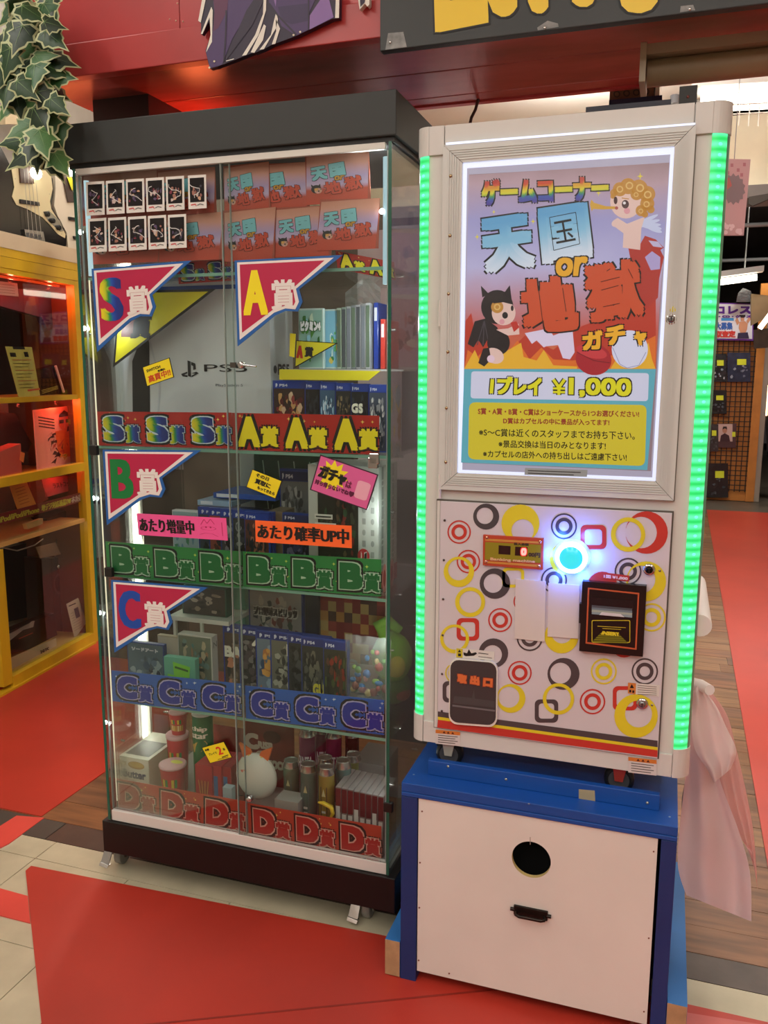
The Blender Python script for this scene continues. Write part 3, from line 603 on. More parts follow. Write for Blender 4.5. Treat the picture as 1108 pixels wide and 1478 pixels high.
    if full:  # inner lines of the second character
        line(m, S, [(505, 305), (615, 283), (632, 415), (523, 443), (505, 305)], 3, K, 16)
        tx(m, S, '玉', [(520, 325), (600, 310), (615, 400), (535, 415)], K, 16, .6)
        tx(m, S, 'ゲームコーナー', [(220, 152), (747, 130), (747, 226), (230, 250)], g_(((0, '#b8202a'), (.2, '#d8421e'), (.38, '#e8b81c'), (.52, '#e6dc2c'), (.65, '#2c9c48'), (.8, '#2a4cae'), (1, '#4a2a90')), 1), 12, 6, (K, 5), ring2=True)
    rd = c('#d3512c') if full else c('#c24430')
    tx(m, S, '地', [(392, 578), (590, 558), (620, 760), (412, 785)], rd, 13, 14 if full else 9, (K, 6), ring2=r2)
    tx(m, S, '獄', [(655, 520), (868, 480), (892, 705), (680, 738)], rd, 13, 12 if full else 7, (K, 6), ring2=r2)
    if full:
        for q in ([(460, 610), (480, 770)], [(560, 600), (575, 700)], [(720, 575), (800, 555)], [(722, 610), (795, 590)], [(730, 680), (800, 665)], [(745, 530), (760, 520)], [(835, 520), (855, 560)]): line(m, S, q, 3.5, c('#5a1c12'), 17)
    tx(m, S, 'or', [(536, 480), (662, 472), (650, 546), (536, 548)], c('#e6a82a') if full else c('#c08a2a'), 16, 5, (K, 5), ring2=True)
    if full:
        poly(m, S, ell2(690, 900, 76, 66, 26, .25), c('#a8202c'), 18); poly(m, S, ell2(682, 868, 66, 26, 22, .25), c('#c83a40'), 18.4); line(m, S, [(620, 870), (690, 905), (758, 915)], 3, c('#701420'), 18.8)
        poly(m, S, ell2(842, 858, 76, 80, 26), c('#d8d8ee'), 18); line(m, S, [(770, 850), (800, 920), (830, 936), (880, 925), (910, 870)], 3, c('#9a9ac0'), 18.5)
        for ch, q in (('ガ', [(646, 790), (722, 782), (728, 852), (650, 858)]), ('チ', [(742, 768), (822, 758), (812, 830), (748, 838)]), ('ャ', [(862, 788), (908, 786), (902, 836), (870, 840)])): tx(m, S, ch, q, c('#e6a82a'), 19, 5, (K, 5), ring2=True)
        cy, wh, ye = c('#63b4c4'), c('#dcdcf2'), c('#dcc832')
        poly(m, S, [(145, 941), (951, 941), (915, 1366), (132, 1334)], cy, 1.5)
        def rq(q, r, mt, l):   # rounded quad
            o = []
            for i in range(4):
                p, a, b = Vector(q[i]).to_2d(), Vector(q[i-1]).to_2d(), Vector(q[(i+1) % 4]).to_2d()
                da, db = (a-p).normalized()*r, (b-p).normalized()*r
                for t in (0, .25, .5, .75, 1): v = (p+da)*(1-t)**2+p*2*t*(1-t)+(p+db)*t*t; o.append((v.x, v.y))
            poly(m, S, o, mt, l)
        rq([(175, 950), (922, 958), (918, 1076), (172, 1064)], 14, wh, 2.5); rq([(166, 1080), (913, 1092), (905, 1349), (161, 1320)], 28, ye, 2.5)
        tx(m, S, '1プレイ', [(262, 976), (468, 978), (466, 1048), (256, 1042)], c('#e8e01c'), 4, 4, (K, 4.5), ring2=True); tx(m, S, '1,000', [(590, 980), (846, 984), (842, 1062), (588, 1054)], c('#e8e01c'), 4, 4, (K, 4.5), ring2=True)
        for q_, w_, mt_, l_ in ((0, 22, K, 4), (0, 13, c('#e8e01c'), 5)):
            for ln in ([(520, 984), (544, 1018)], [(568, 984), (544, 1018)], [(544, 1014), (543, 1050)], [(518, 1022), (570, 1023)], [(518, 1037), (570, 1038)]): line(m, S, ln, w_ if len(ln) and ln[0][1] != ln[1][1]-1 else w_*.7, mt_, l_)
        br = c('#9c3a22')
        for s, q, mt, b in (('S賞・A賞・B賞・C賞はショーケースから1つお選びください!', [(204, 1104), (880, 1118), (880, 1143), (204, 1131)], br, 1), ('D賞はカプセルの中に景品が入ってます!', [(310, 1146), (755, 1153), (755, 1178), (310, 1170)], br, 1),
              ('※S〜C賞は近くのスタッフまでお持ち下さい。', [(208, 1190), (862, 1204), (862, 1238), (208, 1222)], K, .55), ('※景品交換は当日のみとなります!', [(290, 1240), (740, 1248), (740, 1280), (290, 1270)], K, .55), ('※カプセルの店外への持ち出しはご遠慮下さい!', [(225, 1282), (828, 1297), (828, 1328), (225, 1311)], K, .55)):
            tx(m, S, s, q, mt, 4, b, nb=6)
ORD = ('first', 'second', 'third', 'fourth', 'fifth', 'sixth')
def flyer(q, label, Y, l=0):
    S0 = Pl(Y=Y); P = [S0.P(*p) for p in q]
    S = Fr(P[0], (P[1]-P[0]), (P[3]-P[0]), (0, -1, 0), 0, 140, 85, 1/870, 1/860); m = MB()
    m.prism([P[0], P[1], P[2] if len(P) > 2 else P[1], P[3]], (0, .0008, 0), M('#a04a38', .5))
    class Sx:
        def P(self, a, b, l=0):
            u, v = (a-145)/845, (b-85)/855; return P[0].lerp(P[1], min(max(u, 0), 1)).lerp(P[3].lerp(P[2], min(max(u, 0), 1)), min(max(v, 0), 1))+Vector((0, -1, 0))*(l*.25+.0002)
    poster(m, Sx(), 0, False); m.build('flyer', **tg(label, 'flyer', 'small event flyers behind the case glass'))
up = [(118, 252, 118, 74, 0), (226, 246, 84, 74, 2), (322, 240, 66, 72, -5), (352, 238, 92, 70, 6), (440, 224, 92, 72, 0)]
for i, (x, y, w_, h_, t) in enumerate(up):
    flyer([(x, y), (x+w_, y-w_*.075+t*.4), (x+w_+3, y+h_-w_*.06), (x+2, y+h_)], 'small flame-coloured flyer in the upper row, %s from left' % ORD[i], 1.745-.0015*(i % 3))
lo = [(126, 318, 108, 64, 0), (228, 312, 94, 66, 0), (322, 304, 76, 74, 0), (396, 300, 84, 72, 2), (462, 288, 86, 74, 4)]
for i, (x, y, w_, h_, t) in enumerate(lo):
    flyer([(x, y), (x+w_, y-w_*.07+t), (x+w_-2, y+h_-w_*.04), (x+2-t*2, y+h_)], 'small flame-coloured flyer in the lower row, %s from left' % ORD[i], 1.7395-.0015*(i % 3))
R = random.Random(11)
for row, n, x0, y0, dy in ((0, 6, 124, 263, -1.9), (1, 5, 127, 316, -1.4)):
    for i in range(n):
        x = x0+i*28.8+(3 if i > 4 else 0); y = y0+dy*i-(0 if row else 0); w_, h_ = 26, 48.5
        S0 = Pl(Y=YD-.0045); P = [S0.P(x, y), S0.P(x+w_, y-1.7), S0.P(x+w_+1, y+h_-1.7), S0.P(x+1, y+h_)]
        S = Fr(P[0], P[1]-P[0], P[3]-P[0], (0, -1, 0)); m = MB(); m.prism(P, (0, .001, 0), M('#e4e2da', .3))
        rect(m, S, .1, .08, .9, .8, M('#181417', .2), 1)
        blobs(m, S, R.random(), ['#8a5a50', '#5a4a6a', '#c8a080', '#7a3040', '#c8b8b0', '#30303c', '#a07060', '#2a2430'], 13, .12, .25, .88, .78, .2, 1.4)
        a = R.uniform(.2, .4); pts = [(a+.25*math.sin(t*.9+i)+t*.05, .25+.06*t+.03*math.sin(t*2+i)) for t in range(8)]
        line(m, S, pts, .022, M('#d8d6d2', .4), 5)
        line(m, S, [(.15, .88), (.4, .86), (.45, .92)], .04, M('#c85a58', .5), 2); line(m, S, [(.5, .9), (.65, .86), (.85, .89)], .03, M('#6a6864', .5), 2)
        m.build('photo_card', **tg('small instant photo card, %s row, %s from left' % (('upper', 'lower')[row], ORD[i]), 'photo card', 'instant photo cards on the case glass'))

# notes on the glass
def pr(m, S): tx(m, S, 'SWITCH', (.12, .2, .62, .33), INK, 2, .004); tx(m, S, '有機EL', (.5, .4, .78, .5), INK, 2, .004); tx(m, S, '高買中!!', (.12, .52, .92, .86), RINK, 2, .008)
note([(205.5, 530), (244.5, 516), (254, 545), (212, 558)], YEL, 'yellow handwritten note with red characters on large white box', 'note', YD-.005, pr, BK)
def pr(m, S):
    tx(m, S, 'あたり増量中', (.03, .2, .64, .82), INK, 2, .007); o = M('#c02860', .5)
    ring(m, S, .8, .5, .085, .078, o, 2); line(m, S, [(.72, .35), (.76, .1), (.79, .28), (.83, .08), (.87, .3)], .008, o, 2); line(m, S, [(.7, .8), (.76, .72), (.84, .74), (.9, .85)], .008, o, 2); circ(m, S, .775, .45, .01, o, 2, .04); circ(m, S, .825, .45, .01, o, 2, .04)
    line(m, S, [(.95, .2), (.95, .8)], .006, o, 2)
note([(197, 741), (326, 748), (324, 783), (200, 772)], M('#f0589a', .45), 'hot pink note with handwritten characters and faint doodle', 'note', YD-.005, pr)
def pr(m, S): tx(m, S, 'あたり確率UP中', (.03, .16, .97, .82), INK, 2, .008)
note([(368, 751), (507, 759), (506, 790), (369, 782)], M('#fb6a2c', .45), 'bright orange handwritten note', 'note', YD-.007, pr)
def pr(m, S): tx(m, S, 'その日', (.18, .1, .6, .28), INK, 2, .006); tx(m, S, '買取に', (.22, .38, .72, .62), INK, 2, .01); tx(m, S, 'もってきたら', (.35, .7, .92, .86), INK, 2, .006)
note([(364, 677), (407, 694), (396, 721), (355, 703)], YEL, 'small tilted yellow handwritten note above orange note', 'note', YD-.005, pr, BK)
def pr(m, S):
    st = [(.3+(.27 if i % 2 == 0 else .17)*math.cos(i*math.pi/11), .42+(.42 if i % 2 == 0 else .26)*math.sin(i*math.pi/11)) for i in range(22)]
    poly(m, S, st, M('#f2e024', .4), 2); tx(m, S, 'ガチャ', (.08, .25, .52, .58), BK, 4, .018); tx(m, S, 'は', (.55, .42, .64, .6), M('#6a1840', .5), 4, .004)
    tx(m, S, '持ち帰らないでね♥', (.05, .66, .72, .8), M('#5a1438', .5), 4, .004)
    poly(m, S, rr(.72, .3, .94, .78, .06), M('#e8a8bc', .5), 2)
note([(462, 656), (546, 685), (530, 740), (447, 707)], M('#d8609a', .4), 'tilted pink card with yellow starburst over black characters', 'sign', YD-.007, pr, M('#3c2030', .4), 'notice_card')

# ================================================================ PRIZES
def cbox(name, label, cat, a, b, ty, Y, zb, dep, body, front=None, prn=None, group=None, rz=0, bevel=.001, side=None, cover_name='cover'):
    """carton/case whose front lower edge stands on zb; a,b = photo x of front edges at row ty"""
    p0 = at(a, ty, Y=Y); p1 = at(b, ty, Y=Y); w_ = abs(p1.x-p0.x); h_ = p0.z*.5+p1.z*.5-zb
    t = T(name, label, cat, ((p0.x+p1.x)/2, Y+dep/2, zb), group, rz)
    m = MB(); m.box(-w_/2, w_/2, -dep/2, dep/2, 0, h_, body); m.build('body', t, local=True, bevel=bevel)
    if front or prn:
        S = Fr((-w_/2, -dep/2, h_), (w_, 0, 0), (0, 0, -h_), (0, -1, 0), .0003); m = MB()
        if front: rect(m, S, .03, .025, .97, .975, front, 1)
        if prn: prn(m, S)
        m.build(cover_name, t, local=True)
    if side:
        S = Fr((w_/2, -dep/2, h_), (0, dep, 0), (0, 0, -h_), (1, 0, 0), .0003); m = MB(); side(m, S); m.build('side_print', t, local=True)
    return t
# big white console carton
def consoleprint(m, S):
    K = M('#1a1a1c', .3)
    poly(m, S, [(.12, .48), (.2, .3), (.24, .34), (.22, .98), (.1, .98)], K, 2); poly(m, S, [(-.0+.03, .06), (.62, .06), (.6, .1), (.2, .3), (.1, .5), (.05, .97), (.03, .97)], M('#c4c8cc', .35), 1.5)
    line(m, S, [(.24, .34), (.3, .6), (.26, .98)], .012, M('#b4b8be', .4), 2.2)
    tx(m, S, 'PS5', (.59, .5, .86, .545), K, 3, 0); poly(m, S, [(.485, .475), (.505, .482), (.505, .58), (.485, .572)], K, 3); poly(m, S, [(.508, .484), (.535, .495), (.538, .53), (.52, .535), (.52, .51), (.508, .505)], K, 3); poly(m, S, [(.44, .56), (.482, .545), (.482, .556), (.46, .565), (.482, .568), (.482, .58), (.45, .575)], K, 3); poly(m, S, [(.508, .555), (.54, .545), (.555, .555), (.508, .58), (.508, .57), (.532, .558)], K, 3)
    tx(m, S, 'PlayStation 5', (.66, .62, .83, .64), M('#55585c', .5), 3); rect(m, S, .03, .02, .97, .045, M('#2c4a8c', .4), 2)
def side5(m, S): tx(m, S, 'PS5', (.3, .5, .8, .56), M('#2a2c30', .4), 2, .004); poly(m, S, ell2(.18, .53, .07, .025), M('#2a2c30', .4), 2); rect(m, S, .02, .02, .98, .045, M('#2c4a8c', .4), 2)
cbox('console_carton', 'very large white carton with dark curved console print', 'carton', 160, 388, 408, 1.86, Z1, .13, M('#c3c6c8', .4), None, consoleprint, side=side5)
def pr(m, S): poly(m, S, [(.03, .04), (.97, .02), (.05, .97)], M('#c8be1c', .45), 1); tx(m, S, '賞', (.27, .13, .43, .42), INK, 2, .01, ring2=True); rect(m, S, .06, .25, .22, .42, M('#6a2a20', .5), 2)
def tri(q, label, Y, c='#d4c81e', prn=None, name='paper_flag'):
    S0 = Pl(Y=Y); P = [S0.P(*p) for p in q]; m = MB(); m.prism(P, (0, .0015, 0), BK)
    S = Fr(P[0], P[1]-P[0], P[2]-P[0], (0, -1, 0)); poly(m, S, [(.02, .03), (.93, .03), (.02, .94)], M(c, .45), 1)
    if prn: prn(m, S)
    m.build(name, **tg(label, 'flag'))
def pr(m, S): tx(m, S, '賞', (.18, .25, .36, .6), INK, 2, .02, ring2=True); rect(m, S, .06, .3, .2, .6, M('#5a2820', .5), 2)
tri([(172, 420), (311, 417), (163, 530)], 'yellow triangular paper flag stuck behind rainbow S flag', 1.80, prn=pr)
def pr(m, S): tx(m, S, 'A', (.05, .2, .17, .62), M('#b8281c', .5), 2, .02, ring2=True); tx(m, S, '賞', (.24, .22, .42, .56), INK, 2, .015)
tri([(427, 491), (488, 495), (425, 531)], 'small yellow triangular flag with red A before green game', 1.83, prn=pr)
m = MB(); S0 = Pl(Y=1.80); P = [S0.P(*p) for p in ((403, 533), (549, 535.5), (532, 549), (403, 548))]; m.prism(P, (0, .0015, 0), M('#d4c81e', .45), BK); m.build('paper_strip', **tg('yellow trapezoid paper strip above blue game row', 'sign'))
m = MB(); P = [S0.P(*p, .002) for p in ((419, 481), (427, 482), (425, 516), (418, 514))]; m.prism(P, (0, .001, 0), YEL); m.build('paper_slip', **tg('narrow yellow paper slip left of green game', 'note'))
# riser inside first shelf + games on it
ra, rb = at(408, 550, Y=1.85).x, at(560, 550, Y=1.85).x; zr = at(470, 533, Y=1.85).z
m = MB(); m.box(ra, CX1-.012, 1.85, 2.0, zr-.004, zr, M('#b9b2ae', .2)); m.box(ra, ra+.004, 1.85, 2.0, Z1, zr-.004, CLEARP); m.box(CX1-.016, CX1-.012, 1.85, 2.0, Z1, zr-.004, CLEARP); m.build('shelf_riser', **tg('clear acrylic riser carrying upright clear game spines', 'riser'))
def nsprint(bg, title, seed, cols, tc='#f2f2f2'):
    def f(m, S):
        rect(m, S, .04, .03, .96, .97, M(bg, .35), 1); blobs(m, S, seed, cols, 22, .06, .05, .94, .95, .16, 1.5)
        if title: tx(m, S, title, (.12, .22, .9, .36), M(tc, .4), 6, .015, (M('#2a6a38', .4), .012))
    return f
cbox('game_case', 'green leafy game case behind small yellow A flag', 'game case', 430, 466, 445, 1.855, zr+.001, .012, M('#c4d4cc', .2), None, nsprint('#8fb8a8', 'ピクミン4', 3, ['#4a8a38', '#2f6e2c', '#9ad0e0', '#c8dcc0', '#6aa850']), 'clear spined games')
cbox('game_case', 'sky blue game case right of green leafy game', 'game case', 468, 500, 446, 1.875, zr+.001, .012, M('#c4d4cc', .2), None, nsprint('#7fb8d0', None, 5, ['#58a068', '#d8e8e0', '#4a90c0', '#e0c860', '#3f8a4a']), 'clear spined games')
spn = ('#a8b8a4', '#8c9a90', '#9ca0a0', '#7c8084', '#a0a0a4', '#888888', '#b0b0b4')
for i in range(7):
    p = at(487+i*7.0, 444-i*1.2, Y=1.86+.000*i)
    t = T('game_case', 'clear game case seen by spine, %s of the upright row' % (ORD+('seventh',))[i], 'game case', (p.x, 1.93, zr+.001), 'upright clear game cases')
    m = MB(); m.box(-.0065, .0045, -.06, .05, 0, p.z-zr-.001, M(spn[i], .25)); m.build('body', t, local=True, bevel=.001)
    m = MB(); rect(m, Fr((-.005, -.06, p.z-zr-.006), (.0085, 0, 0), (0, 0, -(p.z-zr-.01)), (0, -1, 0), .0004), 0, 0, 1, 1, M(('#5a6a58', '#484c50', '#6c7078')[i % 3], .4), 1); m.build('spine', t, local=True)
for a, ty, c, lab in ((539.5, 436, '#20388c', 'dark blue game case spine at right end of clear row'), (549.5, 460, '#b8342c', 'red game case spine right of the dark blue one')):
    p = at(a, ty, Y=1.86); t = T('game_case', lab, 'game case', (p.x, 1.93, zr+.001)); m = MB(); m.box(-.006, .005, -.055, .05, 0, p.z-zr-.001, M(c, .3)); m.build('body', t, local=True, bevel=.001)
    m = MB(); rect(m, Fr((-.004, -.055, p.z-zr-.012), (.0065, 0, 0), (0, 0, -.03), (0, -1, 0), .0004), 0, 0, 1, 1, M('#c8c8cc', .4), 1); m.build('spine', t, local=True)
# wrinkled clear bag behind the spines
m = MB(); R = random.Random(8); cols_ = []
for j in range(6):
    for i in range(7):
        q = at(498+i*8.5, 398+j*10+abs(i-3.5)*(5-j)*1.4, Y=1.99+R.uniform(-.006, .008)); cols_.append(q)
m.add(cols_, [(j*7+i, j*7+i+1, (j+1)*7+i+1, (j+1)*7+i) for j in range(5) for i in range(6)], plastic_film('#dfe6e6', .55, 'clear_bag'), False); m.build('clear_bag', **tg('crinkled clear plastic bag behind upright game spines', 'bag'))
COVS = [('#3a2622', ['#8a3030', '#c89a60', '#5a2020', '#d0b090', '#2a1a18'], None), ('#141418', ['#22242c', '#30343c'], None), ('#3a5a78', ['#9ac0d8', '#20405c', '#d8e4ec'], None), ('#26282c', ['#4a4438', '#8a7a58', '#14161a'], None), ('#1a1c20', ['#2c3440', '#101216'], 'GS'), ('#3c4658', ['#c8c8c8', '#20303c', '#888a90'], None)]
PSB = M('#1d3a8e', .3)
def pscase(i, a, ty, Y, zb, w_px, label, cov, group, tl='PS4', tpos=(.1, .3, .7, .45), hd='#1d3f9a'):
    bg, cols, word = cov
    def f(m, S):
        rect(m, S, .035, .025, .965, .115, M(hd, .35), 1); rect(m, S, .035, .12, .965, .975, M(bg, .35), 1); blobs(m, S, i*7+3, cols, 70, .05, .14, .95, .96, .12, 1.5)
        w0 = M('#c8d0e4', .4); poly(m, S, [(.1, .05), (.13, .04), (.16, .06), (.15, .085), (.13, .085), (.13, .1), (.1, .1)], w0, 3); tx(m, S, tl, (.22, .055, .46, .09), w0, 3, .003)
        if word: tx(m, S, word, tpos, M('#e4e0cc' if word != 'GUN' else '#d8cc40', .4), 15, .012)
    return cbox('game_case', label, 'game case', a, a+w_px, ty, Y, zb, .014, PSB, None, f, group)
for i, a in enumerate((393, 440, 461, 484, 506, 532)):
    lab = ('blue game case with red-haired figures on its cover', 'blue game case with a nearly black cover, first shelf', 'blue game case with icy blue cover art, first shelf', 'blue game case with murky grey-brown cover, first shelf', 'blue game case lettered GS on dark cover', 'blue game case at right end of first shelf, grey cover')[i]
    pscase(i, a, 549+i*1.2, 1.835-.006*i if i < 5 else 1.80, Z1, (48, 22, 23, 23, 26, 26)[i], lab, COVS[i], 'blue game cases on the first shelf', tpos=(.1, .3, .7, .42))

# --- shelf B
BZ2 = Z2
BC = [('#3c4650', ['#6a7480', '#1c2024', '#8a7a70'], None), ('#9a4a3a', ['#c8a080', '#282a30', '#5a2a20'], None), ('#4a4e52', ['#8a8e92', '#202224', '#b0b4b0'], None), ('#202428', ['#3c4248', '#8a8a8a'], None), ('#5a3228', ['#a06a50', '#20242c'], None)]
for i in range(5):
    pscase(20+i, (285, 300, 317, 334, 352)[i], 733+i*1.6, 1.865-.012*i, BZ2, 36 if i == 4 else 60, ('blue game case with slate cover, farthest back behind pink note', 'blue game case with rusty cover half behind pink note', 'blue game case with grey cover near the glass joint', 'blue game case with black cover right of glass joint', 'blue game case with brown cover beside orange note')[i], BC[i], 'blue game cases behind the pink note')
for i, (a, b, ty, c, lab) in enumerate(((306, 396, 710, '#2858b0', 'flat blue game case on top of the middle stack'), (289, 338, 719, '#9cb8d0', 'pale translucent game case lying under blue one'))):
    p0, p1 = at(a, ty, Y=1.9+.0*i), at(b, ty, Y=1.9); z = p0.z
    t = T('game_case', lab, 'game case', ((p0.x+p1.x)/2, 1.975-.02*i, z-.016)); m = MB(); w_ = p1.x-p0.x; m.box(-w_/2, w_/2, -.07, .07, 0, .014, M(c, .25)); m.build('body', t, local=True, bevel=.001)
    m = MB(); rect(m, Fr((-w_/2+.01, -.07, .012), (w_*.35, 0, 0), (0, 0, -.009), (0, -1, 0), .0004), 0, 0, 1, 1, M('#dfe6ee', .4), 1); m.build('spine', t, local=True)
zs = at(320, 733, Y=1.9).z; m = MB(); m.box(at(290, 733, Y=1.9).x, at(390, 733, Y=1.9).x, 1.905, 2.04, BZ2, zs-.02+.001, M('#1c2b52', .4)); m.build('game_stack', **tg('dark blue block of stacked cases carrying two flat cases', 'case stack'))
cbox('white_case', 'slim white case peeking over the pink note', 'game case', 248, 286, 737, 1.88, BZ2, .02, M('#d8dcdc', .3), M('#9ab0b4', .4), lambda m, S: blobs(m, S, 9, ['#6a90a0', '#d0d8d8', '#4a8a68'], 10))
cbox('beige_carton', 'plain beige carton right of the middle game stack', 'carton', 386, 408, 738, 1.86, BZ2, .08, M('#8d7c62', .5, nz=.1))
pscase(31, 403, 677, 1.93, BZ2+.0, 43, 'game case with dark header and grey swirling cover', ('#6a6c6c', ['#8c8e8c', '#4a4c4c', '#a8a8a4', '#383a3a'], None), None, hd='#1c2c60')
pscase(32, 407, 741, 1.845, BZ2, 40, 'game case with dark cover behind right end of orange note', ('#1e2440', ['#384068', '#6a6a88', '#101428'], None), None, hd='#1c2c60')
def gtop(m, S):
    for k in range(5): line(m, S, [(.1+.17*k, .1), (.16+.17*k, .6), (.12+.17*k, .9), (.2+.17*k, .5)], .012, M('#9cbca0', .5), 2)
cbox('green_carton', 'dark green carton with chalky white scribbles, at back', 'carton', 366, 500, 650, 2.03, BZ2, .05, M('#1f4a30', .4), None, gtop)
cbox('mint_box', 'pale mint box beside the bright glass joint', 'box', 345, 366, 650, 2.04, BZ2, .04, M('#bcc8bc', .4))
def wg(m, S):
    rect(m, S, .14, .2, .72, .97, M('#23261e', .4), 1); blobs(m, S, 77, ['#3a4030', '#4a3a2a', '#2c4a30', '#6a2a24', '#1a1c18', '#5a5238'], 50, .15, .21, .71, .9, .07, 1.5)
    tx(m, S, 'さくらの丘で', (.16, .36, .42, .41), M('#d8d8cc', .4), 9, .006) if False else None
    for k in range(3): rect(m, S, .1, .4+.07*k, .36+.05*k, .44+.07*k, M('#cfd0c4', .4), 10+k); 
    for k in range(3): line(m, S, [(.12, .42+.07*k), (.34+.05*k, .42+.07*k)], .012, M('#3c3e36', .4), 14)
    for j in range(10):
        for k in range(2): (circ if (j+k) % 2 else lambda m, S, a, b, r, mt, l, ry=None: rect(m, S, a-r, b-r, a+r, b+r, mt, l))(m, S, .80+.12*k, .08+.09*j, .024, M('#8d9088', .5), 1.5)
    rect(m, S, .08, .78, .78, .9, M('#1f4a34', .4), 12); circ(m, S, .8, .72, .085, M('#a8282c', .4), 13, .06); tx(m, S, '♪♫', (.75, .68, .85, .76), M('#e8d8d0', .4), 14)
def wgs(m, S):
    for j in range(12):
        for k in range(3): (circ if (j+k) % 2 else lambda m, S, a, b, r, mt, l, ry=None: rect(m, S, a-r, b-r, a+r, b+r, mt, l))(m, S, .2+.28*k, .06+.08*j, .05, M('#8d9088', .5), 1.5, .018)
    rect(m, S, .0, .86, 1, 1, M('#a83030', .5), 2); 
    for k in range(2): ring(m, S, .3+.4*k, .93, .12, .07, M('#d88a80', .5), 3)
cbox('music_box_carton', 'tall white carton with grey polka pattern and dark picture', 'carton', 444, 546, 672, 1.80, BZ2, .14, M('#b4b8ae', .45), None, wg, side=wgs)

# --- shelf C
CC = [('#4a3c34', ['#c08060', '#2a2a2c', '#7a6858', '#b09078'], 'BATT'), ('#2e2c2e', ['#50484a', '#18181a', '#7a7674'], 'Ay'), ('#6a7c8c', ['#3c5470', '#b87840', '#d8a050', '#8aa0b0'], None), ('#6a6a5e', ['#a8a898', '#3a3c34', '#8a8c7c'], 'Fa'), ('#2a2e2e', ['#454a48', '#16181a'], 'G'), ('#2c302e', ['#50544c', '#181a1a', '#6a6a5c'], 'GUN'), ('#2f3226', ['#8a3020', '#4a5a30', '#5a3a28', '#1c1e18'], None)]
for i in range(7):
    lab = ('blue-topped game case lettered BATT', 'blue-topped game case with pale slanted lettering Ay', 'blue-topped game case with orange and blue landscape cover', 'blue-topped game case lettered Fa on grey cover', 'blue-topped dark game case, half hidden, lettered G', 'blue-topped dark game case lettered GUN', 'blue-topped game case with red marks, right end of row')[i]
    pscase(40+i, (321, 344, 368, 389, 414, 434, 466)[i], (904, 907, 912, 914, 917, 920, 924)[i], 1.88-.013*i, Z3+.0, (70, 70, 66, 66, 62, 44, 36)[i], lab, CC[i], 'blue-topped games on the third shelf',
           tpos={0: (.06, .32, .75, .46), 1: (.3, .14, .75, .28), 3: (.4, .16, .8, .3), 4: (.55, .6, .75, .75), 5: (.42, .6, .97, .74)}.get(i, (.1, .6, .6, .7)), hd='#1c2c78')
cbox('music_game_case', 'grey patterned game case standing behind the blue-topped row', 'game case', 358, 437, 850, 1.96, Z3, .014, M('#1a2c6c', .3), M('#8c8680', .4), lambda m, S: (blobs(m, S, 13, ['#5a3c34', '#a89c8c', '#3a4438', '#b8b0a4', '#7a4038', '#2c2c30'], 60, .05, .05, .95, .9, .09, 2), tx(m, S, 'プロ野球スピリッツ', (.12, .2, .9, .27), M('#2c1c1c', .4), 13, .01, (M('#d8d0c4', .4), .012))))
cbox('slim_tower', 'dark blue tall slim case right of grey patterned game', 'game case', 440, 460, 853, 1.97, Z3, .05, M('#101a30', .3))
def pix(m, S):
    R = random.Random(2)
    for j in range(7):
        for i in range(8): rect(m, S, i/8, j/10, (i+1)/8, (j+1)/10, M(R.choice(('#7a1c20', '#7a1c20', '#8c2c26', '#b07a3c', '#a88a50', '#4a2420')), .5), 2)
    ring(m, S, .5, .78, .12, .09, M('#a89c88', .4), 3)
cbox('pixel_carton', 'carton with blocky red and tan squares, at right back', 'carton', 462, 556, 856, 1.98, Z3, .03, M('#c0b8a8', .4), None, pix)
# clear packet of coloured sweets
p = at(529, 985, Y=1.79); t = T('sweet_packet', 'crinkled clear packet of coloured bits in front of third shelf', 'packet', (p.x, 1.80, Z3))
R = random.Random(5); m = MB(); vs = []; n = 9
zt = at(529, 920, Y=1.79).z-Z3; wd = at(562, 950, Y=1.79).x-at(496, 950, Y=1.79).x; zb_ = .045
for s in (-1, 1):
    for j in range(n):
        for i in range(n):
            u, v = i/(n-1), j/(n-1); bul = math.sin(math.pi*u)*math.sin(math.pi*v)
            vs.append((-wd/2+wd*u+R.uniform(-.002, .002), s*(.02*bul**.6+.001)+R.uniform(-.0015, .0015), zb_+(zt-zb_)*v+R.uniform(-.003, .003)))
fs = [(k*81+j*n+i, k*81+j*n+i+1, k*81+(j+1)*n+i+1, k*81+(j+1)*n+i) for k in (0, 1) for j in range(n-1) for i in range(n-1)]
m.add(vs, fs, plastic_film('#c8ccc8', .8, 'packet_film')); m.build('wrapper', t, local=True)
for i in range(26):
    m = MB(); c = R.choice(('#8ab04a', '#3c78b0', '#a84a3c', '#c8b070', '#b07a7a', '#6a9a58', '#8a4a38')); m.ell((R.uniform(-wd*.36, wd*.36), R.uniform(-.006, .006), zb_+(zt-zb_)*R.uniform(.2, .8)), R.uniform(.006, .012), .006, R.uniform(.006, .012), M(c, .4), 8); m.build('sweet', t, local=True)
m = MB(); m.box(-wd*.4, wd*.4, -.012, .02, 0, .046, M('#5c3c30', .5)); m.build('stand', t, local=True)
# plain tan plush feet/box under packet
p = at(527, 1000, Y=1.768); t = T('plush_paws', 'small cream soft toy with brown paw pads under packet', 'soft toy', (p.x, 1.765, Z3)); m = MB()
for s in (-1, 1): m.ell((s*.025, 0, .02), .02, .012, .02, M('#b8a88c', .8), 12)
m.ell((0, .006, .018), .035, .01, .018, M('#7a5a48', .8), 12); m.build('body', t, local=True)
m = MB()
for s in (-1, 1):
    for k in range(3): m.ell((s*.025+(k-1)*.008, -.0115, .026), .003, .002, .003, M('#4a342a', .8), 8)
    m.ell((s*.025, -.0118, .016), .006, .002, .005, M('#4a342a', .8), 8)
m.build('paw_pad', t, local=True)
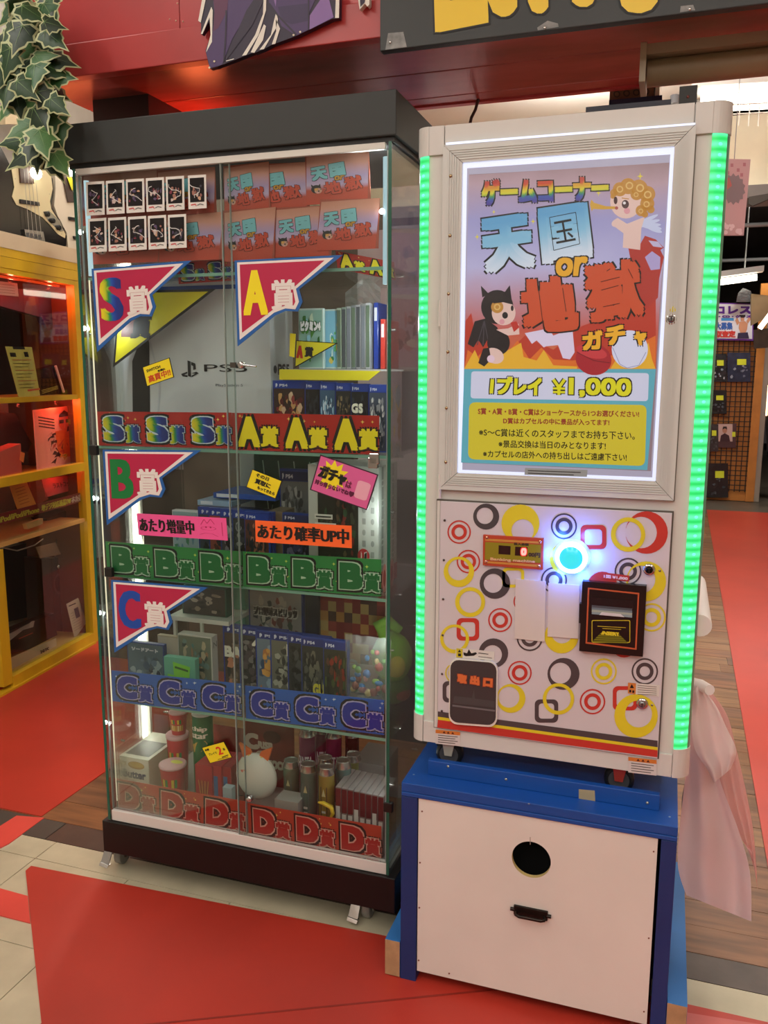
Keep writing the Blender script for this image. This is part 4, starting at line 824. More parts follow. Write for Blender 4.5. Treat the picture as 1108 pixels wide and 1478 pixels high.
# plain green cushion toy seen through the side glass
p = at(566, 960, Y=1.93); t = T('green_cushion_toy', 'plump lime green soft toy behind right side glass', 'soft toy', (p.x-.004, 1.94, Z3)); GP = M('#7fae3e', .9, nz=.1, ns=30)
m = MB(); zc = at(566, 950, Y=1.93).z-Z3; m.ell((0, 0, zc), .052, .05, .065, GP, 20); m.ell((0, .01, .045), .045, .04, .048, M('#4f7a34', .9), 16); m.build('body', t, local=True)
m = MB(); m.tube([(-.02, -.005, zc+.055), (-.03, -.01, zc+.085), (-.012, -.01, zc+.1), (.02, 0, zc+.07)], [.014, .017, .015, .012], GP, 10); m.build('top_knot', t, local=True)
m = MB(); m.ell((.02, -.035, zc-.01), .026, .018, .03, M('#c8b24a', .9), 14); m.build('yellow_patch', t, local=True)
m = MB(); m.ell((.03, 0, .03), .018, .03, .016, M('#8a4a2c', .9), 12); m.build('brown_patch', t, local=True)
# left part of shelf C
cbox('blue_game_case', 'blue framed game case leaning at left of third shelf', 'game case', 183, 236, 928, 1.80, Z3, .014, M('#1c3c7c', .3), M('#48606c', .4), lambda m, S: (blobs(m, S, 23, ['#2a4a60', '#8a9c9c', '#3c5058', '#a8a898', '#1c2c3c', '#5a7080'], 34, .05, .2, .95, .95, .16, 2), tx(m, S, 'ソードアート', (.15, .1, .85, .16), M('#b8c0c8', .4), 9, .008)))
cbox('beige_case', 'beige game case behind blue framed one', 'game case', 227, 262, 918, 1.86, Z3, .014, M('#b8a88c', .4), M('#c8bca4', .4), lambda m, S: (blobs(m, S, 29, ['#b09070', '#d8d0c0', '#a05a40', '#8c8470'], 14, .1, .3, .9, .9, .15, 2)))
cbox('ornate_game_case', 'ornate teal and bronze game case with white spine', 'game case', 256, 305, 917, 1.84, Z3, .03, M('#c8c4b8', .4), M('#6a7464', .4), lambda m, S: (blobs(m, S, 31, ['#8a5c3c', '#4a7878', '#b0a488', '#3c4c48', '#9c7458', '#6a8a84'], 46, .05, .05, .95, .95, .13, 2)), side=lambda m, S: tx(m, S, 'N', (.2, .1, .8, .2), M('#6a6a60', .4), 2))
cbox('mint_note_box', 'mint green box with lime sticker before ornate game', 'box', 236, 281, 950, 1.785, Z3, .02, M('#5fa68c', .45), None, lambda m, S: (poly(m, S, [(.3, .1), (.85, .18), (.8, .5), (.62, .5), (.6, .7), (.1, .62), (.12, .4), (.32, .42)], M('#7fcc3c', .4), 2), line(m, S, [(.36, .22), (.78, .28)], .05, M('#2c5a20', .5), 3), line(m, S, [(.18, .5), (.5, .54)], .05, M('#2c5a20', .5), 3)))
z_r = at(280, 888, Y=1.87).z
t = T('shelf_tray', 'white raised tray at left of third shelf', 'tray', (at(287, 888, Y=1.87).x, 1.94, Z3)); xa, xb = at(243, 888, Y=1.87).x, at(330, 895, Y=1.87).x
m = MB(); m.box(xa, xb, 1.87, 2.04, z_r-.02, z_r-.008, M('#cfd2c6', .4)); m.build('top', t, bevel=.001)
for x in (xa+.01, xb-.01):
    for yy in (1.885, 2.02): m = MB(); m.box(x-.004, x+.004, yy-.004, yy+.004, Z3, z_r-.02, M('#cfd2c6', .4)); m.build('leg', t)
cbox('dark_picture_book', 'dark picture case lying on the white raised tray', 'book', 262, 326, 848, 1.90, z_r-.008, .03, M('#2c5a4c', .4), M('#3c3430', .4), lambda m, S: blobs(m, S, 41, ['#5a4c44', '#8a7c6c', '#241c1c', '#a09484'], 26, .05, .05, .95, .95, .15, 2))
cbox('mint_carton', 'plain mint green carton right of white raised tray', 'carton', 331, 353, 846, 1.98, Z3, .05, M('#6fb49c', .45))
m = MB(); q0, q1 = at(327, 896, Y=1.9), at(357, 872, Y=2.05); m.prism([q0, q1, q1-Vector((0, 0, .012)), q0-Vector((0, 0, .012))], (.004, 0, 0), M('#cfd2c6', .4)); m.build('tray_rail', **tg('white sloping rail at the side of raised tray', 'rail'))

# --- shelf D
def butt(m, S): tx(m, S, 'Butter', (.14, .29, .88, .45), M('#1c2c58', .5), 2, .012); poly(m, S, ell2(.58, .16, .28, .085), M('#b08a48', .5), 2); poly(m, S, ell2(.58, .145, .25, .06), M('#c8a860', .5), 2.4); line(m, S, [(.1, .12), (.26, .11)], .012, M('#6a5a40', .5), 2)
t = cbox('butter_cookie_box', 'cream Butter cookie box at left of lowest shelf', 'box', 172, 214, 1094, 1.80, ZF, .16, M('#d8d2bc', .4), M('#e0dac6', .4), butt)
m = MB(); w0 = at(214, 1094, Y=1.8).x-at(172, 1094, Y=1.8).x; h0 = (at(172, 1094, Y=1.8).z+at(214, 1094, Y=1.8).z)/2-ZF; S = Fr((-w0/2, .08, h0), (w0, 0, 0), (0, -.16, 0), (0, 0, 1), .0004); rect(m, S, .1, .35, .9, .9, M('#4a3c34', .4), 1); m.build('top_label', t, local=True)
def cup(px, py, rpx, Y, zb, ztop, label, seed=1):
    p = at(px, py, Y=Y); r = rpx*Y*1.05/F*1.02; t = T('snack_cup', label, 'snack cup', (p.x, Y, zb), 'stick snack cups'); h_ = ztop-zb
    m = MB(); m.lathe((0, 0, 0), [(r*.74, 0), (r*.97, h_*.93)], M('#c8383c', .4), 24); m.lathe((0, 0, 0), [(r*.735, .002), (r*.80, h_*.25)], M('#e2c890', .4), 24); m.build('cup', t, local=True)
    m = MB(); m.lathe((0, 0, h_*.93), [(r*.98, 0), (r*1.04, h_*.02), (r*1.04, h_*.055), (r*.95, h_*.07)], M('#d8a8a8', .3), 24); m.build('lid', t, local=True)
    m = MB()
    for k in range(-4, 5):      # printed chunky letters and potato sticks around the front
        a0 = -math.pi/2+k*.26
        for (z, hh, c) in ((.52, .2, ('#2c8a3c', '#d82c28', '#e8c83c')[k % 3]), (.2, .26, ('#e0b860', '#c89038', '#f0d898')[k % 3])):
            q = []
            for da, dz in ((-.1, 0), (.1, 0), (.1, hh), (-.1, hh)):
                zz_ = z+dz; rr_ = r*(.74+.23*zz_/.93)+.0008; q.append((rr_*math.cos(a0+da), rr_*math.sin(a0+da), h_*zz_))
            m.add(q, [(0, 1, 2, 3)], M(c, .4))
    m.build('print', t, local=True)
    m = MB(); poly(m, Fr((-r, -r, h_), (2*r, 0, 0), (0, 2*r, 0), (0, 0, 1), .0005), ell2(.62, .6, .25, .14), M('#d8d850', .4), 1); m.build('lid_label', t, local=True)
zc1 = at(249, 1101, Y=1.82).z
cup(249, 1101, 22, 1.82, ZF, zc1, 'pink lidded snack cup in front of the cup tower')
hcup = zc1-ZF; zq = at(256, 1056, Y=1.90).z
t_ = (zq-ZF)
cup(256, 1060, 18.5, 1.90, ZF, ZF+t_*.98, 'lower snack cup of the two stacked behind the front one')
cup(257, 1030, 15, 1.90, ZF+t_*.985, at(257, 1026, Y=1.9).z, 'topmost snack cup stacked on another')
# pink bag behind
def pillow(name, label, a, b, ty, Y, zb, mat, prn=None, cat='bag', thick=.03, n=9, tilt=.0):
    p0, p1 = at(a, ty, Y=Y), at(b, ty, Y=Y); W_ = p1.x-p0.x; H_ = p0.z-zb; t = T(name, label, cat, ((p0.x+p1.x)/2, Y, zb)); m = MB(); vs = []
    for s in (-1, 1):
        for j in range(n):
            for i in range(n):
                u, v = i/(n-1), j/(n-1); bul = (math.sin(math.pi*u)*math.sin(math.pi*v))**.5 if 0 < i < n-1 and 0 < j < n-1 else 0
                vs.append((-W_/2+W_*u, s*(thick/2*bul+.0006), H_*v))
    m.add(vs, [(k*n*n+j*n+i, k*n*n+j*n+i+1, k*n*n+(j+1)*n+i+1, k*n*n+(j+1)*n+i) for k in (0, 1) for j in range(n-1) for i in range(n-1)], mat, True); m.build('pouch', t, local=True)
    if prn: m = MB(); prn(m, Fr((-W_/2, -thick/2-.001, H_), (W_, 0, 0), (0, 0, -H_), (0, -1, 0))); m.build('print', t, local=True)
    return t
pillow('pink_snack_bag', 'faded pink snack bag behind the cup tower', 222, 242, 1030, 2.02, ZF, M('#a86a78', .4, nz=.2, ns=40))
# green canister
p = at(289, 1034, Y=1.87); r = 17*1.87*1.05/F; zt = at(289, 1030, Y=1.87).z; t = T('chip_canister', 'tall green cylindrical crisp canister lettered chip star', 'canister', (p.x, 1.88, ZF))
m = MB(); m.lathe((0, 0, 0), [(r, 0), (r, zt-ZF-.004)], M('#1f6a38', .4), 24); m.build('body', t, local=True); m = MB(); m.lathe((0, 0, zt-ZF-.004), [(r*1.02, 0), (r*1.02, .006), (r*.9, .0065)], M('#d8d8d0', .3), 24); m.build('lid', t, local=True)
class Cy:   # wraps print round a canister: a in -1..1 across the front, b metres from the top
    def __init__(s, r, H): s.r, s.H = r, H
    def P(s, a, b, l=0): t_ = -math.pi/2+a*1.2; q = s.r+.0004+l; return Vector((q*math.cos(t_), q*math.sin(t_), s.H-b))
m = MB(); S = Cy(r, zt-ZF); tx(m, S, 'chip', (-.6, .03, .75, .047), M('#e8e0cc', .4), 2, .008 if False else 0); tx(m, S, 'star', (-.6, .05, .8, .064), M('#e8e0cc', .4), 2)
for dx in (-.05, .05):
    tx(m, S, 'chip', (-.6+dx, .03, .75+dx, .047), M('#e8e0cc', .4), 2); tx(m, S, 'star', (-.6+dx, .05, .8+dx, .064), M('#e8e0cc', .4), 2)
poly(m, S, [(-.6, .085), (-.1, .075), (.6, .07), (.8, .08), (.3, .1), (-.4, .105)], M('#d0a850', .4), 2); m.build('print', t, local=True)
# stick chocolate boxes
def stick(m, S):
    for k in range(7): line(m, S, [(.45+.02*k, .95), (.2+.1*k, .3)], .04, M(('#c89048', '#8a4a28')[k % 2], .4), 2+k*.2)
    poly(m, S, ell2(.5, .85, .22, .14), M('#3c1c14', .4), 6)
for i, (a, b, c, lab) in enumerate(((281, 305, '#b82c34', 'red stick biscuit box, leftmost of the three under yellow tag'), (306, 319, '#b82c34', 'red stick biscuit box, middle of the three under yellow tag'), (320, 333, '#a82830', 'red stick biscuit box, rightmost of the three under yellow tag'))):
    cbox('biscuit_box', lab, 'box', a, b, 1105+i, 1.80+.008*i, ZF, .09, M(c, .4), None, stick if i == 0 else (lambda m, S: rect(m, S, .15, .2, .6, .85, M('#4a6a9c', .4), 2)), 'stick biscuit boxes')
def pr(m, S): tx(m, S, '2', (.55, .2, .74, .66), M('#d8381c', .5), 2, .012); tx(m, S, 'プレイで', (.14, .42, .5, .56), M('#5a6a1c', .5), 2, .004); tx(m, S, '各種', (.08, .14, .26, .26), INK, 2, .004); tx(m, S, '本', (.8, .34, .9, .5), INK, 2, .004); line(m, S, [(.6, .84), (.9, .8)], .05, INK, 2); line(m, S, [(.4, .9), (.86, .9)], .03, INK, 2)
note([(291, 1079), (323, 1070), (335, 1094), (303, 1102)], YEL, 'yellow tilted tag with red 2 above biscuit boxes', 'note', YD-.005, pr, BK)
cbox('small_card_box', 'tiny pale blue card box beside biscuit boxes', 'box', 321, 334, 1137, 1.765, ZF, .02, M('#a8b4b8', .4), None, lambda m, S: poly(m, S, [(.5, .2), (.9, .8), (.4, .7)], M('#3c6a9c', .4), 2))
pillow('choco_bag', 'dark red snack bag lettered CRISP CHOCO', 354, 424, 1040, 2.0, ZF, M('#7a1c18', .35, nz=.15, ns=20), lambda m, S: (tx(m, S, 'C', (.06, .16, .3, .38), M('#c8b8a4', .4), 2, .02), tx(m, S, 'RISP', (.32, .26, .6, .36), M('#c8b8a4', .4), 2, .01), tx(m, S, 'C', (.26, .42, .48, .62), M('#c8b8a4', .4), 2, .02), tx(m, S, 'HOCO', (.5, .54, .9, .66), M('#c8b8a4', .4), 2, .012), poly(m, S, ell2(.6, .16, .18, .1), M('#4a100e', .4), 2)))
pillow('red_wrapper_bag', 'crimson snack bag between green canister and dark red bag', 308, 352, 1045, 2.05, ZF, M('#8c2420', .4, nz=.3, ns=30))
# round white plush
t = T('white_round_cushion', 'round white plush pouch with orange and yellow tips', 'soft toy', (at(370, 1118, Y=1.81).x, 1.81, ZF)); rr0 = 36*1.81*1.05/F; zc = at(370, 1120, Y=1.81).z-ZF
m = MB(); m.ell((0, 0, zc), rr0, .022, rr0*1.1, M('#dcd8cc', .9), 28); m.build('body', t, local=True)
m = MB(); m.tube([(rr0*.98*math.cos(a*.2617), -.0, zc+rr0*1.08*math.sin(a*.2617)) for a in range(25)], .003, M('#c4beb0', .8), 6); m.build('piping', t, local=True)
for s in (-1, 1):
    m = MB(); m.prism([(s*.008, -.004, zc+rr0*.9), (s*.035, -.004, zc+rr0*.85), (s*.046, -.004, zc+rr0*1.5), (s*.016, -.004, zc+rr0*1.25)], (0, .008, 0), M('#e06a2c', .9)); m.build('orange_tip', t, local=True)
    m = MB(); m.prism([(s*.004, -.019, zc+rr0*.5), (s*.012, -.017, zc+rr0*.55), (s*.02, -.006, zc+rr0*1.02), (s*.006, -.006, zc+rr0*1.02)], (0, .002, 0), M('#e8c850', .9)); m.build('yellow_tip', t, local=True)
m = MB(); tx(m, Fr((-.035, -.0225, zc+.025), (.02, 0, .004), (.003, 0, -.02), (0, -1, 0)), '♥♥', (.1, .1, .9, .5), M('#d87060', .6), 1); m.build('stitching', t, local=True)
# cans
def can(px, py, rpx, Y, zb, body, lab, grp, top='#b8b8b0', word=None, label2=None, dark=None, htop=None):
    p = at(px, py, Y=Y); r = rpx*Y*1.05/F; H_ = p.z-zb if htop is None else htop; t = T('drink_can', lab, 'can', (p.x, Y, zb), grp)
    m = MB(); m.lathe((0, 0, 0), [(r*.8, 0), (r, .006), (r, H_*.9)], M(body, .25, .1), 24); m.build('body', t, local=True)
    m = MB(); m.lathe((0, 0, H_*.9), [(r, 0), (r*.84, H_*.07), (r*.88, H_*.085), (r*.86, H_*.1), (r*.8, H_*.085)], M(top, .25, .9), 24); m.build('lid', t, local=True)
    S = Cy(r, H_*.9); m = MB()
    if word:
        for dx in (0, .04): tx(m, S, word, (-.75+dx, H_*.25, .8+dx, H_*.45), M('#e8d8dc', .4), 2)
        poly(m, S, [(-.5, H_*.6), (0, H_*.5), (.5, H_*.62), (0, H_*.75)], M('#5a9a4a', .4), 1.5)
    else:
        poly(m, S, [(-.35, H_*.14), (.35, H_*.14), (.35, H_*.8), (-.35, H_*.8)], M(label2 or '#3f5c58', .35), 1); ring(m, S, 0, H_*.22, .2, .1, M('#a8a878', .4), 2) if False else poly(m, S, [(-.2, H_*.26), (0, H_*.16), (.2, H_*.26)], M('#b8b488', .4), 2)
        for k in range(4): poly(m, S, [(-.2, H_*(.45+.07*k)), (.2, H_*(.45+.07*k)), (.2, H_*(.48+.07*k)), (-.2, H_*(.48+.07*k))], M('#b0b4a8', .4), 2)
    m.build('print', t, local=True)
for i, (x, y, Y_) in enumerate(((443, 1050, 1.96), (464, 1046, 2.02), (481, 1052, 1.99))):
    can(x, y, 13, Y_, ZF, '#7a1c48', 'magenta grape soda can, %s of three at back' % ('leftmost', 'middle', 'rightmost')[i], 'magenta soda cans', word='FANTA')
can(508, 1052, 11, 2.02, ZF, '#3a1c18', 'dark brown bottle-like can right of magenta cans', 'dark cans at the back', label2='#2a1410')
can(420, 1096, 13, 1.84, ZF, '#5c6c58', 'green-gold drink can, leftmost of the front cluster', 'green-gold drink cans')
can(445, 1101, 13.5, 1.80, ZF, '#4f6a60', 'green-gold drink can standing frontmost with pale stripes', 'green-gold drink cans')
can(471, 1105, 13, 1.79, ZF, '#8a7c3c', 'golden-topped drink can with dark lower half', 'green-gold drink cans', label2='#2c2c20')
can(469, 1092, 13, 1.88, ZF, '#5c6450', 'olive drink can hidden behind the golden-topped can', 'green-gold drink cans')
can(495, 1096, 13, 1.84, ZF, '#48605a', 'teal drink can between golden can and upright discs', 'green-gold drink cans')
can(510, 1087, 12.5, 1.91, ZF, '#6a7044', 'yellow-green drink can farthest right of the cluster', 'green-gold drink cans')
cbox('white_card_box', 'small grey-white box lying before the drink cans', 'box', 396, 430, 1156, 1.755, ZF, .05, M('#9a9890', .45))
can(448, 1158, 12, 1.755, ZF, '#a82020', 'short red round tin in front of drink cans', None, top='#a82c28', htop=.03)
m = MB(); S_ = [at(a, b, Y=1.752) for a, b in ((459, 1158), (466, 1159), (478, 1165), (480, 1174), (476, 1182))]; m.tube(S_, [.002, .005, .006, .005, .003], M('#d8b82c', .4), 8); m.build('yellow_hook', **tg('curved yellow rubber piece beside upright disc cases', 'toy'))
cbox('grey_box', 'flat grey box behind the upright disc cases', 'box', 509, 554, 1102, 1.90, ZF, .12, M('#6c6a64', .45))
for i in range(8):
    a = 484+i*8.8
    def f(m, S, i=i): rect(m, S, .05, .02, .95, .4, M('#5a1c20', .4), 1); rect(m, S, .05, .42 if i % 3 else .3, .8, .98, M('#c8c4bc', .4), 2); line(m, S, [(.45, .5), (.45, .9)], .25, M('#3a3430', .5), 3)
    t = cbox('disc_case', 'clear disc case in upright row, %s from left' % (ORD+('seventh', 'eighth'))[i], 'disc case', a, a+8, 1136+i*1.9, 1.765, ZF, .1, M('#837d78', .25), None, f, 'upright disc cases')

# ================================================================ CAPSULE MACHINE STAND
YS = 1.582
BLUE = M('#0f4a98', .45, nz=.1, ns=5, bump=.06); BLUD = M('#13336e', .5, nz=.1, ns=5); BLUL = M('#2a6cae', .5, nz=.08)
SX0, SX1 = at(579, 1148, Y=YS).x, at(978, 1200, Y=YS).x; SZ = at(579.4, 1129, Y=YS).z; FZ = at(579, 1148, Y=YS).z
PX0, PX1 = at(603, 1200, Y=YS).x, at(947, 1250, Y=YS).x; PZ1 = at(603, 1153, Y=YS).z; PZ0 = .028
st = T('machine_stand', 'blue wooden box stand with white front panel under white machine', 'stand', ((SX0+SX1)/2, YS+.12, 0))
m = MB(); m.box(SX0, SX1, YS, YS+.235, SZ-.02, SZ, BLUE); m.build('top_board', st, bevel=.0015)
m = MB(); m.box(SX0, SX1, YS-.001, YS+.02, FZ, SZ-.0205, BLUE); m.build('top_fascia', st, bevel=.0015)
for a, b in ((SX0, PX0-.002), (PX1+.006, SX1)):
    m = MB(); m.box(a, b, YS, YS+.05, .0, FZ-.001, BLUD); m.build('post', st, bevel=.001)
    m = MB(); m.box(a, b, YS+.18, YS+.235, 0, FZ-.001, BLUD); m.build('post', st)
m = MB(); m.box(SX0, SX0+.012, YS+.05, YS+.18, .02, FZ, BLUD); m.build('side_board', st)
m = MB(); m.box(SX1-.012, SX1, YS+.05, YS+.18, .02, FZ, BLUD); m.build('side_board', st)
m = MB(); m.box(PX0-.002, PX1+.006, YS+.1, YS+.11, .0, FZ, M('#0a0a0a', .8)); m.build('dark_hollow_sheet', st)  # black sheet paints the dark of the hollow seen through the hole
# white panel with round hole
c = at(766, 1242, Y=YS); hr_ = .0395; yp = YS+.003
m = MB(); PW = M('#e2dbd2', .45, nz=.05, ns=4); n = 48; A_ = []; B_ = []
for i in range(n):
    t = 2*math.pi*i/n; dx, dz = math.cos(t), math.sin(t); A_.append((c.x+hr_*dx, c.z+hr_*dz))
    s = min(((PX1-c.x) if dx > 0 else (PX0-c.x))/dx if abs(dx) > 1e-6 else 9, ((PZ1-c.z) if dz > 0 else (PZ0-c.z))/dz if abs(dz) > 1e-6 else 9); B_.append((c.x+s*dx, c.z+s*dz))
for (x, z) in ((PX0, PZ0), (PX1, PZ0), (PX0, PZ1), (PX1, PZ1)):
    j = min(range(n), key=lambda k: (B_[k][0]-x)**2+(B_[k][1]-z)**2); B_[j] = (x, z)
for yy in (yp, yp+.01): m.add([(x, yy, z) for x, z in A_+B_], [(i, (i+1) % n, n+(i+1) % n, n+i) for i in range(n)], PW)
m.add([(x, yp, z) for x, z in A_]+[(x, yp+.01, z) for x, z in A_], [(i, (i+1) % n, n+(i+1) % n, n+i) for i in range(n)], M('#c8b070', .6))
m.add([(x, yp, z) for x, z in B_]+[(x, yp+.01, z) for x, z in B_], [(i, (i+1) % n, n+(i+1) % n, n+i) for i in range(n)], PW)
m.build('front_panel', st)
S = Pl(Y=yp)
for px, py in ((609, 1171), (606, 1245), (605, 1310), (604, 1386), (648, 1405), (943, 1229), (936, 1354), (929, 1460)):
    m = MB(); circ(m, S, px, py, 1.3, M('#7a4a38', .5), 1.5); m.build('nail_head', st)
m = MB(); circ(m, S, 912, 1477, 3, M('#5a2c1c', .6), 1.5); line(m, S, [(765, 1208), (765, 1219)], 1, M('#9a8a80', .6), 1.5); m.build('pencil_mark', st)
# drawer-like pull
DK = M('#2c241f', .35, .7, nz=.2, ns=60); hh = T  # bronze pull
a, b = at(743, 1313, Y=yp), at(789, 1323, Y=yp); hz = (a.z+b.z)/2
m = MB(); m.box(a.x-.002, b.x+.002, yp-.006, yp, hz-.007, hz+.013, DK); m.tube([(a.x-.009, yp-.003, hz+.003), (a.x, yp-.003, hz+.003)], .004, DK); m.tube([(b.x, yp-.003, hz+.003), (b.x+.009, yp-.003, hz+.003)], .004, DK)
hdl = m.build('handle', st, bevel=.0008)
m = MB(); m.tube([(a.x+.004, yp-.003, hz), (a.x+.004, yp-.014, hz-.001), (a.x+.010, yp-.016, hz-.002), (b.x-.010, yp-.016, hz-.002), (b.x-.004, yp-.014, hz-.001), (b.x-.004, yp-.003, hz)], .0035, DK); m.build('grip', hdl)
# retaining rail on top
r0, r1 = at(617, 1118, Y=1.633).x, at(951, 1172, Y=1.633).x; rz = at(617, 1096, Y=1.636).z
m = MB(); m.box(r0, r1, 1.633, 1.648, SZ, rz, BLUE); rail = m.build('stop_rail', st, bevel=.0015)
S = Pl(Y=1.633); m = MB(); poly(m, S, [(835, 1139), (858, 1141), (859, 1160), (850, 1160), (848, 1157), (843, 1159), (835, 1157)], M('#a89a78', .6), 1); m.build('bare_patch', rail)
for px, py in ((646.5, 1106.5), (730, 1125), (934, 1159)):
    m = MB(); m.ell(at(px, py, Y=1.632), .003, .0015, .003, M('#b8b8a8', .3, .8), 10); m.build('screw', rail)
for px, py in ((597, 1118), (763, 1160), (966, 1179)):
    p = at(px, py, Z=SZ); m = MB(); m.ell(p, .0025, .0025, .001, M('#8a9ab0', .3, .6), 8); m.build('screw', st)
# floor runners with sawn ends
for a, b in ((at(555.5, 1353, Y=YS).x, SX0-.001), (SX1+.001, at(992, 1453, Y=YS).x)):
    m = MB(); m.box(a, b, YS, 2.1, 0.0045, .09, BLUL); rn = m.build('floor_runner', st, bevel=.001)
    m = MB(); m.box(a+.0005, b-.0005, YS-.0006, YS, .0055, .0895, M('#b08d66', .7, nz=.15, ns=40)); m.build('sawn_end', rn)

# ================================================================ CAPSULE MACHINE
YG = 1.65
ALU = M('#cbcdc8', .22, nz=.03, ns=6, bump=.12, coat=.3); CREAMW = M('#d2d0ca', .3, nz=.02); CAPM = M('#d0cec8', .28)
lx, rx = at(619, 212, Y=YG).x, at(1029, 175, Y=YG).x; ox0, ox1 = -.490, .0755
mz0, mz1 = .531, 1.781; cz0, cz1 = .590, 1.728
mach = T('capsule_machine', 'white coin-operated capsule machine with green glowing corner strips', 'vending machine', ((lx+rx)/2, YG+.13, SZ))
m = MB(); m.box(ox0+.004, ox1-.004, YG+.033, YG+.26, mz0+.006, mz1-.006, CREAMW); m.box(lx, rx, YG+.004, YG+.034, mz0+.002, mz1-.002, CREAMW); m.build('body', mach)
def corner(x, r, sgn, z0, z1, grow, mat, name, parent=mach, n=10, bevel=0, rim=False):
    """vertical quarter column about (x, YG+r)"""
    pts = [(x, YG-grow)]+[(x+sgn*(r+grow)*math.sin(t*math.pi/2/n), YG+r-(r+grow)*math.cos(t*math.pi/2/n)) for t in range(n+1)]+[(x, YG+r)]
    mm = MB(); P_ = [Vector((a, b, z0)) for a, b in pts]; mm.prism(P_, (0, 0, z1-z0), mat)
    k = len(mm.f)
    return mm.build(name, parent, bevel=bevel)
def ledmat():
    mt = bpy.data.materials.new('led_cover'); mt.use_nodes = True; nt = mt.node_tree; N = nt.nodes; L = nt.links; b = N['Principled BSDF']
    tc = N.new('ShaderNodeTexCoord'); sp = N.new('ShaderNodeSeparateXYZ'); L.new(tc.outputs['Object'], sp.inputs[0])
    mu = N.new('ShaderNodeMath'); mu.operation = 'MULTIPLY'; mu.inputs[1].default_value = 2*math.pi/LEDP; L.new(sp.outputs[2], mu.inputs[0])
    si = N.new('ShaderNodeMath'); si.operation = 'COSINE'; L.new(mu.outputs[0], si.inputs[0])
    mr = N.new('ShaderNodeMapRange'); mr.inputs[1].default_value = -1; mr.inputs[2].default_value = 1; mr.inputs[3].default_value = 0; mr.inputs[4].default_value = 1; L.new(si.outputs[0], mr.inputs[0])
    cr = N.new('ShaderNodeValToRGB'); cr.color_ramp.elements[0].color = lin('#20d45e'); cr.color_ramp.elements[1].color = lin('#66ffb4'); L.new(mr.outputs[0], cr.inputs[0])
    L.new(cr.outputs[0], b.inputs['Emission Color']); b.inputs['Emission Strength'].default_value = 1.15; b.inputs['Base Color'].default_value = lin('#1c5a38'); b.inputs['Roughness'].default_value = .3
    return mt
LEDP = .0178; LM = ledmat(); LPALE = M('#7fb98c', .3, e=.18)
rl_, rr_2 = lx-ox0, ox1-rx
for x, r, sg in ((lx, rl_, -1), (rx, rr_2, 1)):
    n = 10; ang = .62
    # lit front part and dimmer side part of the diffuser
    def arc(a0, a1, mat, nm):
        pts = [(x+sg*r*math.sin(a0+(a1-a0)*i/8), YG+r-r*math.cos(a0+(a1-a0)*i/8)) for i in range(9)]
        mm = MB(); vs = [(a, b, z) for z in (cz0, cz1) for a, b in pts]
        mm.add(vs, [(i, i+1, 9+i+1, 9+i) for i in range(8)], mat, True)
        ins = [(x+sg*(r-.003)*math.sin(a0+(a1-a0)*i/8), YG+r-(r-.003)*math.cos(a0+(a1-a0)*i/8)) for i in range(9)]
        mm.add([(a, b, z) for z in (cz0, cz1) for a, b in ins], [(i, i+1, 9+i+1, 9+i) for i in range(8)], mat, True)
        return mm.build(nm, mach)
    s1 = arc(0, math.pi/2*ang, LM, 'light_strip'); arc(math.pi/2*ang, math.pi/2, LPALE, 'diffuser_side')
    # led hot spots: one shared mesh
    base = None; k = 0; z = math.floor(cz0/LEDP+1)*LEDP; zo = mach.location.z
    z = zo+math.ceil((cz0+.004-zo)/LEDP)*LEDP
    al = math.pi/2*ang*.5; cxx, cyy = x+sg*(r-.0006)*math.sin(al), YG+r-(r-.0006)*math.cos(al)
    while z < cz1-.004:
        if base is None:
            mm = MB(); mm.ell((cxx, cyy, z), .0042, .0016, .0032, M('#74ffd6', .4, e=1.3), 10, Matrix.Rotation(sg*al, 3, 'Z')); base = mm.build('led', mach); z0_ = z
        else: dup(base, (0, 0, z-z0_))
        z += LEDP
    corner(x, r, sg, cz1, mz1, .0015, CAPM, 'corner_cap', bevel=.0015)
    corner(x, r, sg, mz0, cz0, .0015, CAPM, 'corner_cap', bevel=.0015)
for z0, z1 in ((cz1+.004, mz1), (mz0, cz0-.012)):
    m = MB(); m.box(lx+.0315, rx-.0315, YG-.001, YG+.004, z0, z1, CREAMW) if z0 > 1 else m.box(lx+.001, rx-.001, YG-.001, YG+.004, z0, z1, CREAMW); m.build('cross_rail', mach, bevel=.001)
for x, sg in ((lx, 1), (rx, -1)):
    m = MB(); m.box(x, x+sg*.030, YG-.0015, YG+.004, cz1, mz1, CAPM); m.build('cap_plate', mach, bevel=.001)
# upper door frame: four mitred aluminium profiles
S = Pl(Y=YG-.001)
O4 = [(642.5, 210), (1006.6, 180), (970, 718), (632, 709)]; I4 = [(668, 235), (972.5, 213.5), (946.5, 693.5), (661, 682.5)]
Op = [S.P(*p) for p in O4]; Ip = [S.P(*p) for p in I4]
